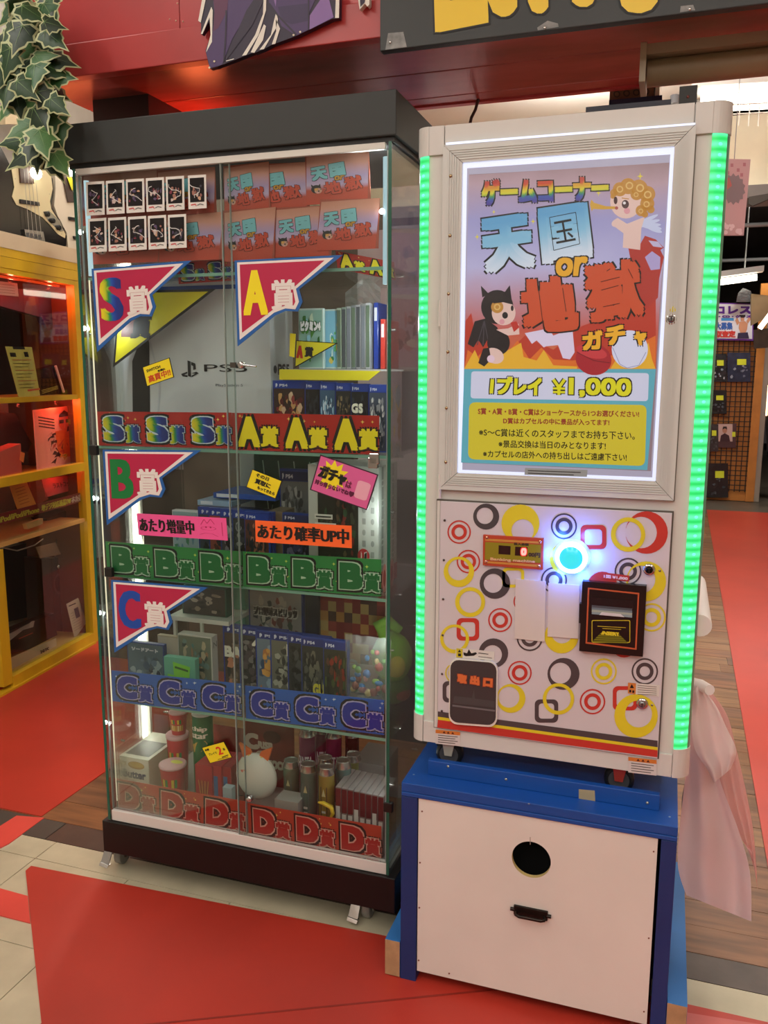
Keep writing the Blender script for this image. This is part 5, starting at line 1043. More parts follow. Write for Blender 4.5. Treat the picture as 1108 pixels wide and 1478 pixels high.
# square the frame up in the plane
def sq(P): xl_, xr_ = (P[0].x+P[3].x)/2, (P[1].x+P[2].x)/2; zt_, zb_ = (P[0].z+P[1].z)/2, (P[2].z+P[3].z)/2; return [Vector((xl_, YG-.001, zt_)), Vector((xr_, YG-.001, zt_)), Vector((xr_, YG-.001, zb_)), Vector((xl_, YG-.001, zb_))]
Op, Ip = sq(Op), sq(Ip); up_door = T; GR = M('#a39c8e', .3)
for i in range(4):
    j = (i+1) % 4; m = MB(); k = .0006
    q = [Op[i], Op[j], Ip[j], Ip[i]]; cc = sum(q, Vector())/4; q = [v+(cc-v).normalized()*k for v in q]
    m.prism([v+Vector((0, -.008, 0)) for v in q], (0, .012, 0), ALU); fr = m.build('frame_profile', mach, bevel=.0008)
    for t_ in (.3, .42, .54, .66, .8):   # long ribs of the profile
        m = MB(); a0, a1 = q[0].lerp(q[3], t_), q[1].lerp(q[2], t_); b0, b1 = q[0].lerp(q[3], t_+.05), q[1].lerp(q[2], t_+.05); dy = Vector((0, -.0095, 0))
        m.prism([a0+dy, a1+dy, b1+dy, b0+dy], (0, .002, 0), ALU); m.build('rib', fr)
m = MB(); m.prism([v+Vector((0, .001, 0)) for v in [Op[0]+Vector((-.002, 0, .002)), Op[1]+Vector((.002, 0, .002)), Op[2]+Vector((.002, 0, -.002)), Op[3]+Vector((-.002, 0, -.002))]], (0, .003, 0), M('#6c675c', .5)); m.build('door_gap', mach)
S2 = Pl(Y=YG-.002)
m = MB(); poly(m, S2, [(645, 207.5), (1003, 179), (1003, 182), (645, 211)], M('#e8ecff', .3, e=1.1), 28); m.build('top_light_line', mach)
# light box and poster
S = Pl(Y=YG-.003); m = MB(); m.prism([v+Vector((0, -.001, 0)) for v in Ip], (0, .002, 0), M('#dfe3ff', .3, e=1.25)); lb = m.build('light_panel', mach)
m = MB(); poly(m, S, [(674, 243), (967, 223), (941, 689), (667, 678)], M('#b9b2c8', .3, e=.75), 1.5)
poly(m, S, [(677, 252), (965, 236), (939, 680), (667, 668)], M('#a98f98', .3, e=.6), 2.2)
m.build('diffuser_sheet', lb)
SP = Pl(Y=YG-.0038, o=(620, 210), k=.343); m = MB(); poster(m, SP, .74, True); m.build('poster', mach)
m = MB(); poly(m, S, [(758, 675), (848, 678), (847, 688), (757, 685)], M('#b8b4ae', .4, e=.5), 12)
for k in range(2): line(m, S, [(762, 679+k*3.6), (838-k*10, 681.6+k*3.6)], 1.4, M('#4c4a48', .5), 13)
m.build('small_sticker', mach)
m = MB(); m.prism([v+Vector((0, -.0085, 0)) for v in Ip], (0, .0006, 0), glass('#fafafa', .8, 'window_glass')); m.build('window_glass', mach)
def mlock(px, py, r, Y=YG-.004, dark=False, keyr=.5):
    p = at(px, py, Y=Y); m = MB(); m.lathe(p+Vector((0, .003, 0)), [(r, 0), (r, .004), (r*.88, .0065), (r*.7, .007)], CHR, 24, (0, -1, 0)); l_ = m.build('lock', mach)
    m = MB(); m.lathe(p+Vector((0, -.0035, 0)), [(r*.62, 0), (r*.6, .002), (r*.3, .0035)], M('#1a1a1a' if dark else '#8a8a8a', .25, .8), 16, (0, -1, 0)); m.box(p.x-r*.08, p.x+r*.08, p.y-.0078, p.y-.006, p.z-r*.35, p.z+r*.35, BK); m.build('key_slot', l_)
mlock(968.5, 461, .0105, YG-.006)
m = MB(); poly(m, Pl(Y=YG-.009), [(966, 447), (972, 441), (976, 449), (968, 451)], M('#d8cc3c', .5), 2); m.build('yellow_dot', mach)
for px, py in ((650, 254), (649, 340), (647, 424), (646, 508), (644, 589), (643, 667)):
    p = at(px, py, Y=YG-.010); m = MB(); m.ell(p, .0035, .002, .0035, M('#b09a78', .25, .9), 10); m.build('screw', mach)
for px, py in ((639, 452), (638, 702)):
    p = at(px, py, Y=YG-.006); m = MB(); m.tube([(p.x-.006, p.y, p.z-.025), (p.x-.006, p.y, p.z+.025)], .004, CAPM, 10); m.build('hinge', mach)
# lower door
S = Pl(Y=YG-.002, o=(600, 700), k=.361); qd = [at(636, 724, Y=YG-.002), at(970, 739, Y=YG-.002), at(948.3, 1093.5, Y=YG-.002), at(630.7, 1050, Y=YG-.002)]
xl_, xr_ = (qd[0].x+qd[3].x)/2+.0005, (qd[1].x+qd[2].x)/2; zt_, zb_ = (qd[0].z+qd[1].z)/2, (qd[2].z+qd[3].z)/2
m = MB(); m.box(xl_-.009, xr_+.003, YG-.0015, YG+.003, zb_-.002, zt_+.003, M('#5a554e', .5)); m.build('door_gap', mach)
m = MB(); m.box(xl_-.0075, xl_-.001, YG-.003, YG+.003, zb_, zt_, CREAMW); m.build('hinge_strip', mach)
m = MB(); m.box(xl_, xr_, YG-.0055, YG+.001, zb_, zt_, M('#cfc8cc', .28)); ldoor = m.build('lower_door', mach, bevel=.0008)
S = Pl(Y=YG-.0058, o=(600, 700), k=.361); cR, cY, cB, cW = M('#c23a30', .3), M('#dccb2c', .3), M('#4a4446', .3), M('#cfc8cc', .28)
m = MB()
def sqr(x0, y0, x1, y1, w_, mt, l): band2(m, S, rr(x0, y0, x1, y1, 20), rr(x0+w_, y0+w_, x1-w_, y1-w_, 13), mt, l)
def dbl(x, y, r, mt, l): ring(m, S, x, y, r, r*.88, mt, l); ring(m, S, x, y, r*.66, r*.39, mt, l)
circ(m, S, 745, 408, 62, cR, 1); circ(m, S, 832, 640, 50, cR, 1)
for x, y, ro, ri, dx, dy, mt in ((281, 126, 52, 33, -5, -3, cB), (418, 154, 76, 45, 9, 28, cY), (172, 347, 61, 42, -1, -8, cY), (316, 394, 61, 38, -7, -1, cB), (217, 468, 60, 44, 1, -1, cY), (155, 615, 58, 45, 0, -2, cY), (310, 672, 59, 38, -4, 6, cB),
      (922, 190, 85, 63, -22, 0, cR), (848, 198, 69, 51, 1, -1, cY), (920, 385, 80, 55, -18, -8, cY), (600, 293, 66, 44, 0, 0, cY), (582, 605, 68, 42, 2, -14, cY), (590, 755, 64, 42, -12, -3, cB), (380, 853, 58, 42, -8, -5, cY), (570, 855, 63, 49, 0, -1, cY), (880, 923, 87, 54, 10, -8, cY)):
    ring(m, S, x, y, ro, ri, mt, 1.2 if mt is cR else 1.6 if mt is cB else 2.0, dx, dy)
for x, y, r, mt in ((173, 188, 47, cR), (210, 306, 47, cR), (337, 540, 48, cR), (592, 165, 52, cB), (552, 380, 52, cB), (848, 345, 54, cB), (942, 529, 57, cY), (455, 612, 52, cB), (415, 751, 48, cR), (751, 745, 52, cY), (915, 745, 53, cB), (706, 866, 51, cR), (157, 752, 40, cY), (432, 466, 42, cR)): dbl(x, y, r, mt, 1.4)
sqr(345, 330, 433, 410, 12, cY, 1.6); sqr(163, 532, 253, 622, 16, cR, 1.6); sqr(658, 160, 761, 257, 17, cR, 1.6); sqr(475, 857, 569, 950, 16, cB, 1.6); sqr(787, 804, 884, 901, 15, cR, 1.7); sqr(107, 784, 200, 869, 15, cB, 1.6)
poly(m, S, [(88, 905), (966, 1022), (966, 1048), (88, 926)], cB, 2); poly(m, S, [(88, 926), (966, 1048), (966, 1060), (88, 938)], cY, 2); poly(m, S, [(88, 938), (966, 1060), (965, 1088), (86, 969)], cR, 2)
m.build('ring_print', ldoor)
mlock(936.5, 822, .0115, YG-.007, True); mlock(926.5, 1015.5, .0115, YG-.007)
for a, b in ((975, 343), (944, 880)): m = MB(); m.ell(S.P(a, b, .0005), .0025, .0012, .0025, M('#8a8a80', .3, .8), 8); m.build('rivet', ldoor)
for a, b in ((115, 141), (112, 300), (109, 456), (107, 600), (105, 755), (104, 903)): m = MB(); m.ell(S.P(a, b, .001), .0026, .0016, .0026, M('#5a4c48', .3, .8), 8); m.build('screw', ldoor)
# price display
def slabq(q, th, mt, name, parent, base=0, bev=.001, rad=None):
    mm = MB(); P_ = [S.P(*p, base) for p in q]; mm.prism([v+Vector((0, -th, 0)) for v in P_], (0, th, 0), mt); return mm.build(name, parent, bevel=bev)
k9 = .0993/.361; dq = lambda a, b: (249.3+a*k9, 166.2+b*k9)
disp = slabq([dq(80, 112), dq(955, 165), dq(945, 620), dq(75, 552)], .006, M('#b8442a', .3), 'price_display', mach, bev=.0015)
class SD:
    def P(self, a, b, l=0): x, y = dq(a, b); return S.P(x, y, l+.0063)
SD = SD(); m = MB(); poly(m, SD, [(110, 215), (920, 255), (912, 520), (105, 470)], M('#c8a828', .3, e=.25), 1); poly(m, SD, [(110, 165), (920, 210), (920, 240), (110, 200)], M('#c8883c', .3), 1); poly(m, SD, [(105, 490), (912, 545), (912, 580), (105, 520)], M('#c8883c', .3), 1)
poly(m, SD, [(305, 262), (480, 275), (476, 402), (303, 390)], M('#2a0608', .3), 2); poly(m, SD, [(545, 282), (725, 290), (720, 425), (540, 410)], M('#3a0608', .3, e=.4), 2)
tx(m, SD, '0', [(640, 308), (706, 312), (698, 404), (634, 400)], M('#ff8a80', .3, e=2.2), 3, 9, (M('#ff2020', .3, e=1.2), 9))
tx(m, SD, '投入金額', [(530, 225), (740, 238), (738, 272), (528, 258)], M('#3a2410', .5), 2, 3); tx(m, SD, '00円', [(742, 368), (906, 378), (904, 438), (740, 424)], M('#3a2410', .5), 2, 5)
tx(m, SD, 'Banking machine', [(190, 440), (830, 480), (828, 525), (188, 490)], M('#d8a880', .4), 3, 3)
m.build('display_print', disp)
for a, b in ((135, 150), (905, 210), (120, 500), (888, 565)): m = MB(); m.ell(SD.P(a, b, .001), .0035, .002, .0035, M('#d8a080', .2, .9), 10); m.build('screw', disp)
# round lit push button
bc = S.P(624, 285); m = MB(); m.lathe(bc, [(.036, 0), (.036, .004), (.031, .012)], M('#dfe4ea', .3), 32, (0, -1, 0)); btn = m.build('push_button', mach)
m = MB(); m.lathe(bc+Vector((0, -.012, 0)), [(.031, 0), (.031, .003), (.024, .006)], M('#eafcff', .2, e=2.6), 32, (0, -1, 0)); m.build('lit_rim', btn)
m = MB(); m.lathe(bc+Vector((0, -.0175, 0)), [(.023, 0), (.018, .004), (.008, .0055)], M('#3ce4ee', .2, e=.95), 32, (0, -1, 0)); m.build('lit_dome', btn)
for k in range(6):
    t = k*math.pi/3; point('button_glow', (bc.x+.045*math.cos(t), YG-.022, bc.z+.045*math.sin(t)), .13, (.03, .16, 1), .008)
# blank plates
slabq([(400, 375), (520, 385), (515, 625), (395, 612)], .003, M('#d4cac0', .35), 'blank_plate', mach)
slabq([(530, 390), (655, 400), (650, 613), (527, 604)], .003, M('#d4cac0', .35), 'blank_plate', mach)
# price sticker
m = MB(); poly(m, S, [(742, 348), (854, 362), (852, 386), (742, 374)], M('#b83834', .35), 4); tx(m, S, '1回 ¥1,000', [(752, 358), (846, 368), (846, 380), (752, 370)], M('#e8c8c8', .4), 5, 1); m.build('price_sticker', mach)
# bill acceptor
acc = slabq([(668, 378), (923, 398), (908, 678), (655, 655)], .014, M('#0e0d0d', .3), 'bill_acceptor', mach, bev=.002)
slabq([(656, 468), (666, 470), (664, 548), (654, 545)], .012, M('#161616', .4), 'side_tab', acc)
class SA:
    def P(self, a, b, l=0): return S.P(a, b, l+.0143)
SA = SA(); m = MB()
band2(m, SA, [(690, 403), (894, 424), (883, 650), (681, 625)], [(696, 409), (888, 430), (877, 643), (687, 619)], M('#c05a34', .4), 1)
m.build('orange_line', acc)
m = MB(); pts = [(704, 470), (868, 484), (866, 522), (702, 506)]; poly(m, SA, [(700, 440), (872, 455), (868, 528), (700, 512)], M('#151517', .25), 1)
for (y0, c_) in ((0, '#4c5258'), (9, '#8a8e92'), (18, '#c8c2ac'), (27, '#a8acac')): poly(m, SA, [(706, 472+y0), (866, 486+y0), (865, 495+y0), (705, 481+y0)], M(c_, .3, e=.35 if y0 else 0), 2)
poly(m, SA, [(745, 500), (820, 507), (835, 520), (735, 511)], M('#d8dce0', .3, .2), 3)
m.build('bill_slot', acc)
m = MB(); band2(m, SA, rr(705, 532, 858, 622, 6), rr(708, 535, 855, 619, 5), M('#c8b82c', .4), 1)
for k in range(5): poly(m, SA, [(742-k*8, 582+k*8), (812+k*8, 586+k*8), (818+k*8, 592+k*8), (736-k*8, 588+k*8)], M('#d8c82c', .4, e=.1), 1.5)
tx(m, SA, 'INSERT', [(750, 576), (812, 582), (816, 594), (744, 588)], M('#d8c82c', .4), 3, 1.2); line(m, SA, [(728, 556), (840, 562)], 2.5, M('#b8a82c', .4), 2); line(m, SA, [(748, 565), (822, 569)], 2.5, M('#b8a82c', .4), 2)
m.build('insert_label', acc)
# outlet window
ow = MB(); oq = rr(138, 690, 330, 950, 34); sh = lambda p, e: (p[0]+e*0, p[1]+(p[0]-138)*.06*1.0)
oo = [(a-(b-690)*.015, b+(a-138)*.075) for a, b in oq]; ii = [(234+(a-234)*.95, 828+(b-828)*.955-3) for a, b in oo]
n = len(oo); P1 = [S.P(*p) for p in oo]; ow.prism([v+Vector((0, -.007, 0)) for v in P1], (0, .007, 0), M('#e6e2d8', .25)); owb = ow.build('outlet_frame', mach, bevel=.0012)
m = MB(); P2 = [S.P(*p) for p in ii]; m.prism([v+Vector((0, -.0085, 0)) for v in P2], (0, .0018, 0), M('#3c3d3e', .16)); fl_ = m.build('outlet_flap', owb)
class SO:
    def P(self, a, b, l=0): return S.P(a, b, l+.0088)
SO = SO(); m = MB()
for ch, q in (('取', [(173, 752), (206, 757), (205, 786), (172, 781)]), ('出', [(225, 757), (256, 762), (255, 792), (223, 787)]), ('口', [(277, 768), (308, 771), (307, 800), (275, 796)])):
    tx(m, SO, ch, q, M('#d8703c', .4), 3, 3, (M('#8a3020', .4), 2.2))
poly(m, SO, [(150, 872), (320, 893), (320, 900), (150, 879)], M('#6a6a6c', .3), 1); poly(m, SO, [(158, 838), (228, 845), (236, 812), (240, 848), (318, 858), (318, 884), (152, 866)], M('#454849', .2), .5)
m.build('flap_print', fl_)
# stickers
def sticker(q, parts, name='warning_sticker', col='#d8d4cc'):
    mm = MB(); poly(mm, S, q, M(col, .4), 3); parts(mm); mm.build(name, mach)
def p1(m):
    poly(m, S, [(162, 652), (188, 655), (187, 690), (162, 688)], M('#c8b82c', .4), 4); poly(m, S, [(175, 657), (182, 668), (168, 668)], BK, 5); rect(m, S, 169, 673, 181, 684, BK, 5)
    poly(m, S, [(190, 668), (205, 672), (212, 656), (222, 672), (240, 668), (245, 674), (232, 682), (200, 684), (192, 680)], BK, 4)
    line(m, S, [(250, 671), (290, 676)], 3, INK, 4); line(m, S, [(250, 685), (305, 692)], 2.5, M('#6a6460', .5), 4)
sticker([(160, 650), (315, 666), (313, 702), (159, 688)], p1)
def p2(m):
    poly(m, S, [(848, 789), (880, 792), (878, 836), (847, 832)], M('#d0803c', .4), 4); poly(m, S, [(863, 795), (872, 811), (855, 811)], BK, 5); rect(m, S, 853, 818, 861, 828, BK, 5); rect(m, S, 865, 820, 873, 830, BK, 5)
    for k in range(5): line(m, S, [(886, 800+k*9), (962, 807+k*8)], 2.4, M('#7a7068', .5), 4)
sticker([(848, 789), (975, 800), (972, 846), (847, 833)], p2)
S_b = S
for (x0, y0, x1, y1, sl) in ((628.6, 1052.6, 664, 1073, .11), (906.5, 1092, 947.3, 1114.5, .13)):
    S = Pl(Y=YG-.0022); mm = MB(); q = lambda u, v: (x0+(x1-x0)*u, y0+(y1-y0)*v+sl*(x1-x0)*u*.9)
    poly(mm, S, [q(0, 0), q(1, 0), q(1, 1), q(0, 1)], M('#d4ccc8', .4), 3); poly(mm, S, [q(0, 0), q(1, 0), q(1, .25), q(0, .25)], M('#d07a34', .4), 4)
    for u in (.35, .52, .7): poly(mm, S, [q(u, .04), q(u+.06, .2), q(u-.06, .2)], M('#5a2410', .4), 5)
    for k in range(4): line(mm, S, [q(.1, .38+.16*k), q(.9-.1*(k % 2), .38+.16*k)], 1.1, M('#5c5450', .5), 4)
    mm.build('warning_sticker', mach)
S = S_b
# machine casters on the stand
for px, rim in ((650, '#3c3c3e'), (893, '#3c3c3e')):
    p = at(px, 1085 if px < 700 else 1130, Y=YG+.045); mm = MB(); mm.lathe((p.x, YG+.03, SZ+.030), [(.024, 0), (.030, .004), (.030, .018), (.024, .022)], M('#1c1c1e', .4), 24, (0, 1, 0)); wl_ = mm.build('wheel', mach); mm = MB(); mm.lathe((p.x, YG+.0285, SZ+.030), [(.021, 0), (.018, .002), (.006, .002)], M('#6a6a6c', .35, .5), 20, (0, 1, 0)); mm.build('hub', wl_)
    m = MB(); m.prism([(p.x-.014, YG+.020, mz0+.002), (p.x+.016, YG+.020, mz0+.002), (p.x+.008, YG+.022, SZ+.03), (p.x-.008, YG+.022, SZ+.03)], (0, .003, 0), M('#c8c4b8' if px < 700 else '#b8443c', .35, .2)); m.build('caster_plate', mach)
for px in (650, 893): p = at(px, 1100, Y=YG+.2); caster(mach, p.x, YG+.125, SZ, mz0+.006, .026, M('#3c3c3e', .4), brake=False)
# things lying on the machine's top
m = MB(); a = at(979, 151, Y=1.84); b = at(1005, 149, Y=1.84); m.box(a.x, b.x, 1.84, 1.88, mz1-.0055, at(990, 124, Y=1.84).z, M('#16130f', .5)); m.ell(((a.x+b.x)/2, 1.84, at(990, 140, Y=1.84).z), .003, .002, .003, M('#6a2a24', .4), 8); m.build('small_speaker', **tg('small black box standing on top of white machine', 'speaker'))
m = MB(); a = at(845, 160, Y=1.8); b = at(968, 150, Y=1.8); m.box(a.x, b.x, 1.8, 1.83, mz1-.0055, at(905, 149, Y=1.8).z, M('#1c2030', .5)); m.build('flat_strip', **tg('thin dark strip lying along the top edge of machine', 'strip'))

# white roll sticking out at the machine's right side
t = T('paper_roll', 'white paper roll sticking out right of machine, magenta print', 'roll', (.11, 1.72, 0.8)); e0 = at(1010, 903, Y=1.70); e1 = at(1004, 842, Y=2.05)
m = MB(); m.tube([e0, e0.lerp(e1, .5), e1], .022, M('#e8e0dc', .5), 18); m.build('roll', t)
m = MB(); S_r = Pl(Y=1.69); m.box(e0.x-.02, e0.x-.012, 1.705, 1.74, e0.z+.016, e0.z+.024, M('#c8287c', .5)); m.build('magenta_print', t)
# plastic bag hanging at the right
FILM = plastic_film('#f4dfe2', .1, 'bag_film'); FILM2 = plastic_film('#f0bcb8', .2, 'bag_film_thin')
bag = T('plastic_bag', 'pinkish white plastic bag hanging from right side of machine', 'bag', (at(1010, 1150, Y=1.78).x, 1.78, at(1010, 1330, Y=1.78).z))
def sheet(left, right, Y, mat, name, amp=.02, fr=3.2, ph=0, nu=26, nv=34):
    def it(c, t):
        t *= len(c)-1; i = min(int(t), len(c)-2); f = t-i; p = [c[max(i-1, 0)], c[i], c[i+1], c[min(i+2, len(c)-1)]]
        return tuple(.5*((2*p[1][k])+(-p[0][k]+p[2][k])*f+(2*p[0][k]-5*p[1][k]+4*p[2][k]-p[3][k])*f*f+(-p[0][k]+3*p[1][k]-3*p[2][k]+p[3][k])*f**3) for k in (0, 1))
    m = MB(); vs = []
    for j in range(nv):
        v = j/(nv-1); l_, r_ = it(left, v), it(right, v)
        for i in range(nu):
            u = i/(nu-1); y = Y+amp*(.25+v)*math.sin(u*fr*math.pi+ph+v*1.5)+amp*.4*noise.noise(Vector((u*4, v*6, ph)))+.02*u
            vs.append(at(l_[0]*(1-u)+r_[0]*u, l_[1]*(1-u)+r_[1]*u, Y=y))
    m.add(vs, [(j*nu+i, j*nu+i+1, (j+1)*nu+i+1, (j+1)*nu+i) for j in range(nv-1) for i in range(nu-1)], mat, True); return m.build(name, bag)
sheet([(1000, 988), (994, 1040), (990, 1110), (981, 1190), (978, 1250), (990, 1292)], [(1012, 990), (1022, 1060), (1040, 1130), (1066, 1200), (1082, 1260), (1084, 1330)], 1.80, FILM, 'front_flap', .016, 2.6, .4)
sheet([(1008, 986), (1014, 1060), (1030, 1120), (1042, 1160), (1060, 1200), (1084, 1225)], [(1018, 988), (1048, 1030), (1062, 1080), (1078, 1150), (1088, 1210), (1093, 1284)], 1.85, FILM2, 'back_flap', .02, 3.2, 1.4)
sheet([(1004, 990), (1000, 1010), (998, 1040), (1002, 1080), (1020, 1110), (1030, 1130)], [(1014, 992), (1034, 1020), (1048, 1050), (1060, 1075), (1062, 1090), (1054, 1110)], 1.77, plastic_film('#f4e6e4', .08, 'bag_film_highlight'), 'handle_fold', .016, 3.0, 2.2)  # paler film paints a white highlight on the upper fold
sheet([(996, 1090), (992, 1110), (988, 1130), (984, 1150), (983, 1170)], [(1012, 1095), (1018, 1110), (1014, 1130), (1008, 1148), (1004, 1160)], 1.84, plastic_film('#6a6472', .1, 'bag_film_grey'), 'grey_inner_fold', .008, 2, 1)
m = MB(); p = at(1012, 990, Y=1.79); q = at(1024, 996, Y=1.76); m.tube([at(998, 986, Y=1.8), p, q], [.012, .013, .011], M('#eee6e2', .3), 12); m.build('hook', bag, bevel=0)

# ================================================================ YELLOW CABINET, left
C0 = Vector((-2.527, 2.599, 0)); CD = Vector((-.10518, .99445, 0)); CN = Vector((.99445, .10518, 0))
YW = M('#c9a01c', .4, nz=.15, ns=6, bump=.08, stretch=(1, 1, .3)); YWD = M('#b08a1a', .45, nz=.15, ns=6); PINE = M('#b98f4e', .5, nz=.15, ns=5)
cab = T('yellow_cabinet', 'yellow painted glazed wooden cabinet at far left, lit red inside', 'cabinet', tuple(C0+CD*.2-CN*.2))
def cp(s, z, d=0): return C0+CD*s-CN*d+Vector((0, 0, z))
def cb(s0, s1, z0, z1, d0, d1, mat, name, parent=None, bevel=.001, **kw):
    m = MB(); m.prism([cp(s0, z0, d0), cp(s1, z0, d0), cp(s1, z1, d0), cp(s0, z1, d0)], -CN*(d1-d0), mat); return m.build(name, parent, bevel=bevel, **kw)
s0_, s1_ = -.9, .782
for a, b, z0, z1, d0, nm in ((.70, s1_, .0, 1.72, 0, 'post'), (.028, .085, .03, .60, 0, 'post'), (s0_, s0_+.06, 0, 1.72, 0, 'post'), (s0_, .70, 1.70, 1.722, .0, 'rail'), (s0_, s1_, 1.722, 1.765, -.003, 'rail'), (s0_, s1_, 1.767, 1.80, -.001, 'rail'),
      (.088, .70, .0, .055, -.002, 'rail'), (s0_, .7, -0, .012, -.012, 'plinth'), (s0_, .7, .853, .89, -.012, 'rail')):
    cb(a, b, max(z0, .003), z1, d0, d0+.04, YW, nm, cab)
cb(s0_, s1_, 1.80, 1.862, -.004, .46, M('#c8b494', .5, nz=.05), 'top_board', cab)
cb(s0_, .70, 1.185, 1.207, .012, .45, YWD, 'shelf', cab); cb(s0_, .70, .605, .622, .012, .45, PINE, 'shelf', cab); cb(s0_, .70, .853, .868, .03, .45, PINE, 'shelf', cab); cb(.086, .70, .03, .05, .04, .45, PINE, 'shelf', cab)
cb(s0_, s1_, .003, 1.8, .45, .46, M('#3a1e1a', .6), 'back_board', cab); cb(.745, s1_-.002, .003, 1.8, .04, .45, M('#5a3424', .6), 'side_board', cab)
m = MB(); m.prism([cp(s0_, .06, .018), cp(.7, .06, .018), cp(.7, 1.7, .018), cp(s0_, 1.7, .018)], -CN*.004, glass('#f6faf8', .15, 'cabinet_glass')); m.build('glass_pane', cab)
def arealight(p, size, power, color, d):
    l = bpy.data.lights.new('cabinet_lamp', 'AREA'); l.shape = 'RECTANGLE'; l.size, l.size_y = size; l.energy = power; l.color = color
    o = bpy.data.objects.new('cabinet_lamp', l); o.location = p; o.rotation_euler = Vector(d).to_track_quat('-Z', 'Y').to_euler(); COL.objects.link(o)
for z, pw in ((1.68, 2.6), (1.17, 1.5), (.845, .35)):
    for s_ in (0, .35, .62): point('cabinet_lamp', cp(s_, z, .07), pw*.62, (1, .085, .04), .008)
for s_ in (.15, .55): point('cabinet_lamp', cp(s_, .59, .08), .22, (1, .7, .5), .008)  # added dim fill so the goods in the lower bay show
m = MB(); m.tube([cp(-.2, 1.694, .05), cp(.66, 1.694, .05)], .005, M('#ff4a1c', .4, e=.8), 8); m.build('red_tube', cab)
# second cabinet bay farther back, seen through the case's side glass
cab2 = T('yellow_cabinet', 'farther yellow wooden cabinet seen through case side glass', 'cabinet', tuple(C0+CD*1.2-CN*.2))
for a, b, z0, z1 in ((.80, 1.08, .003, 1.80), (1.082, 1.5, .003, .08), (1.082, 1.5, 1.7, 1.8), (1.5, 1.58, .003, 1.8)): cb(a, b, z0, z1, 0, .04, YW, 'board', cab2)
cb(1.08, 1.5, .08, 1.7, .3, .32, M('#7a3a24', .6), 'back_board', cab2)
# items inside: PC = plane of the cabinet front pushed back by d
def PC(d): return Pl(p0=C0, n=CN, l=-d)
def cq(q, d, th, mat, name, label=None, cat=None, parent=None, prn=None, group=None, flat=False):
    S = PC(0); P_ = []
    for p in q: P_.append(on(p[0], p[1], C0-CN*d, CN))
    if not flat:                       # stand it square: average the sides
        ss = [(v-C0).dot(CD) for v in P_]; zs_ = [v.z for v in P_]
    m = MB(); m.prism(P_, -CN*th, mat)
    if prn: prn(m, Fr(P_[0], P_[1]-P_[0], P_[3]-P_[0], CN, .0006))
    return m.build(name, parent, bevel=.0005, **(tg(label, cat, group) if label else {}))
cq([(-10, 436), (79, 446), (86, 568), (-10, 573)], .31, .12, M('#0c0b0c', .25), 'black_screen', 'large black screen on the cabinet shelf, behind price sheet', 'screen')
cq([(-6, 414), (90, 422), (95, 462), (70, 478), (60, 458), (-6, 440)], .15, .03, M('#3c2440', .8), 'dark_cloth', 'dark purple cloth draped over the black screen', 'cloth')
def pr(m, S):
    for k in range(4): line(m, S, [(.1, .2+.2*k), (.85, .2+.2*k)], .03, M('#a83a30', .5), 1)
cq([(-8, 405), (25, 409), (27, 428), (-6, 425)], .06, .002, M('#e8a898', .5), 'price_card', 'pale price card at top left of cabinet window', 'card', prn=pr)
cq([(84, 466), (112, 463), (113, 566), (92, 570)], .16, .14, M('#d8a8a0', .5), 'white_carton', 'tall pinkish carton at right of cabinet upper shelf', 'carton', prn=lambda m, S: line(m, S, [(.15, .1), (.15, .28)], .12, M('#5a2a28', .5), 1))
def pr(m, S):
    rect(m, S, .25, .0, .7, .05, INK, 1); rect(m, S, .08, .12, .3, .2, INK, 1); rect(m, S, .62, .1, .78, .2, INK, 1)
    for k in range(9): line(m, S, [(.12, .26+.07*k), (.85-.1*(k % 3), .26+.07*k)], .012, M('#6a5a20' if k % 3 else '#b84a28', .5), 1)
    line(m, S, [(.4, .88), (.9, .86)], .035, M('#c84a28', .5), 1)
cq([(8, 500), (46, 501), (58, 571), (27, 573)], .05, .002, M('#c8b85a', .5), 'price_sheet', 'yellow price sheet leaning before black screen', 'price sheet', prn=pr)
cq([(50, 535), (80, 527), (92, 568), (58, 571)], .08, .03, M('#2a0c0c', .2), 'dark_case', 'dark glossy case right of the yellow price sheet', 'case', prn=lambda m, S: [line(m, S, [(.1, .82+.06*k), (.9, .84+.05*k)], .015, M('#c8a840', .5), 1) for k in range(3)])
m = MB(); S9 = PC(.06); m.tube([on(80, 528, C0-CN*.07, CN), on(92, 566, C0-CN*.07, CN)], .006, M('#f0b0a0', .2), 8); m.build('glossy_rod', **tg('shiny pinkish rod leaning beside dark glossy case', 'rod'))
# middle bay
def pr(m, S):
    rect(m, S, .02, .02, .98, .98, M('#e89080', .4), 1); D_ = M('#4a1c20', .5); O_ = M('#e8602c', .5)
    poly(m, S, ell2(.62, .25, .14, .16), M('#d85a3c', .5), 3); rect(m, S, .5, .22, .6, .28, D_, 4); rect(m, S, .64, .22, .74, .28, D_, 4); poly(m, S, [(.5, .14), (.62, .06), (.75, .14), (.74, .17), (.5, .17)], D_, 4)
    poly(m, S, [(.4, .4), (.85, .38), (.95, .9), (.45, .85)], O_, 2)
    R = random.Random(3)
    for k in range(26): a, b = R.uniform(.25, .88), R.uniform(.38, .9); poly(m, S, [(a+R.uniform(-.09, .09), b+R.uniform(-.08, .08)) for _ in range(4)], R.choice((D_, D_, M('#c83a30', .5))), 3+k*.1)
    for k in range(4): line(m, S, [(.08, .12+.05*k), (.4, .2+.05*k)], .02, D_, 3)
cq([(48, 592), (116, 584), (120, 668), (54, 680)], .10, .004, M('#e8a090', .4), 'picture_sleeve', 'pink lit sleeve with man in dark glasses among figures', 'record sleeve', prn=pr)
cq([(-8, 655), (30, 640), (32, 690), (-8, 697)], .08, .06, M('#c85a4c', .5), 'red_carton', 'red lit carton at left edge of the middle bay', 'carton')
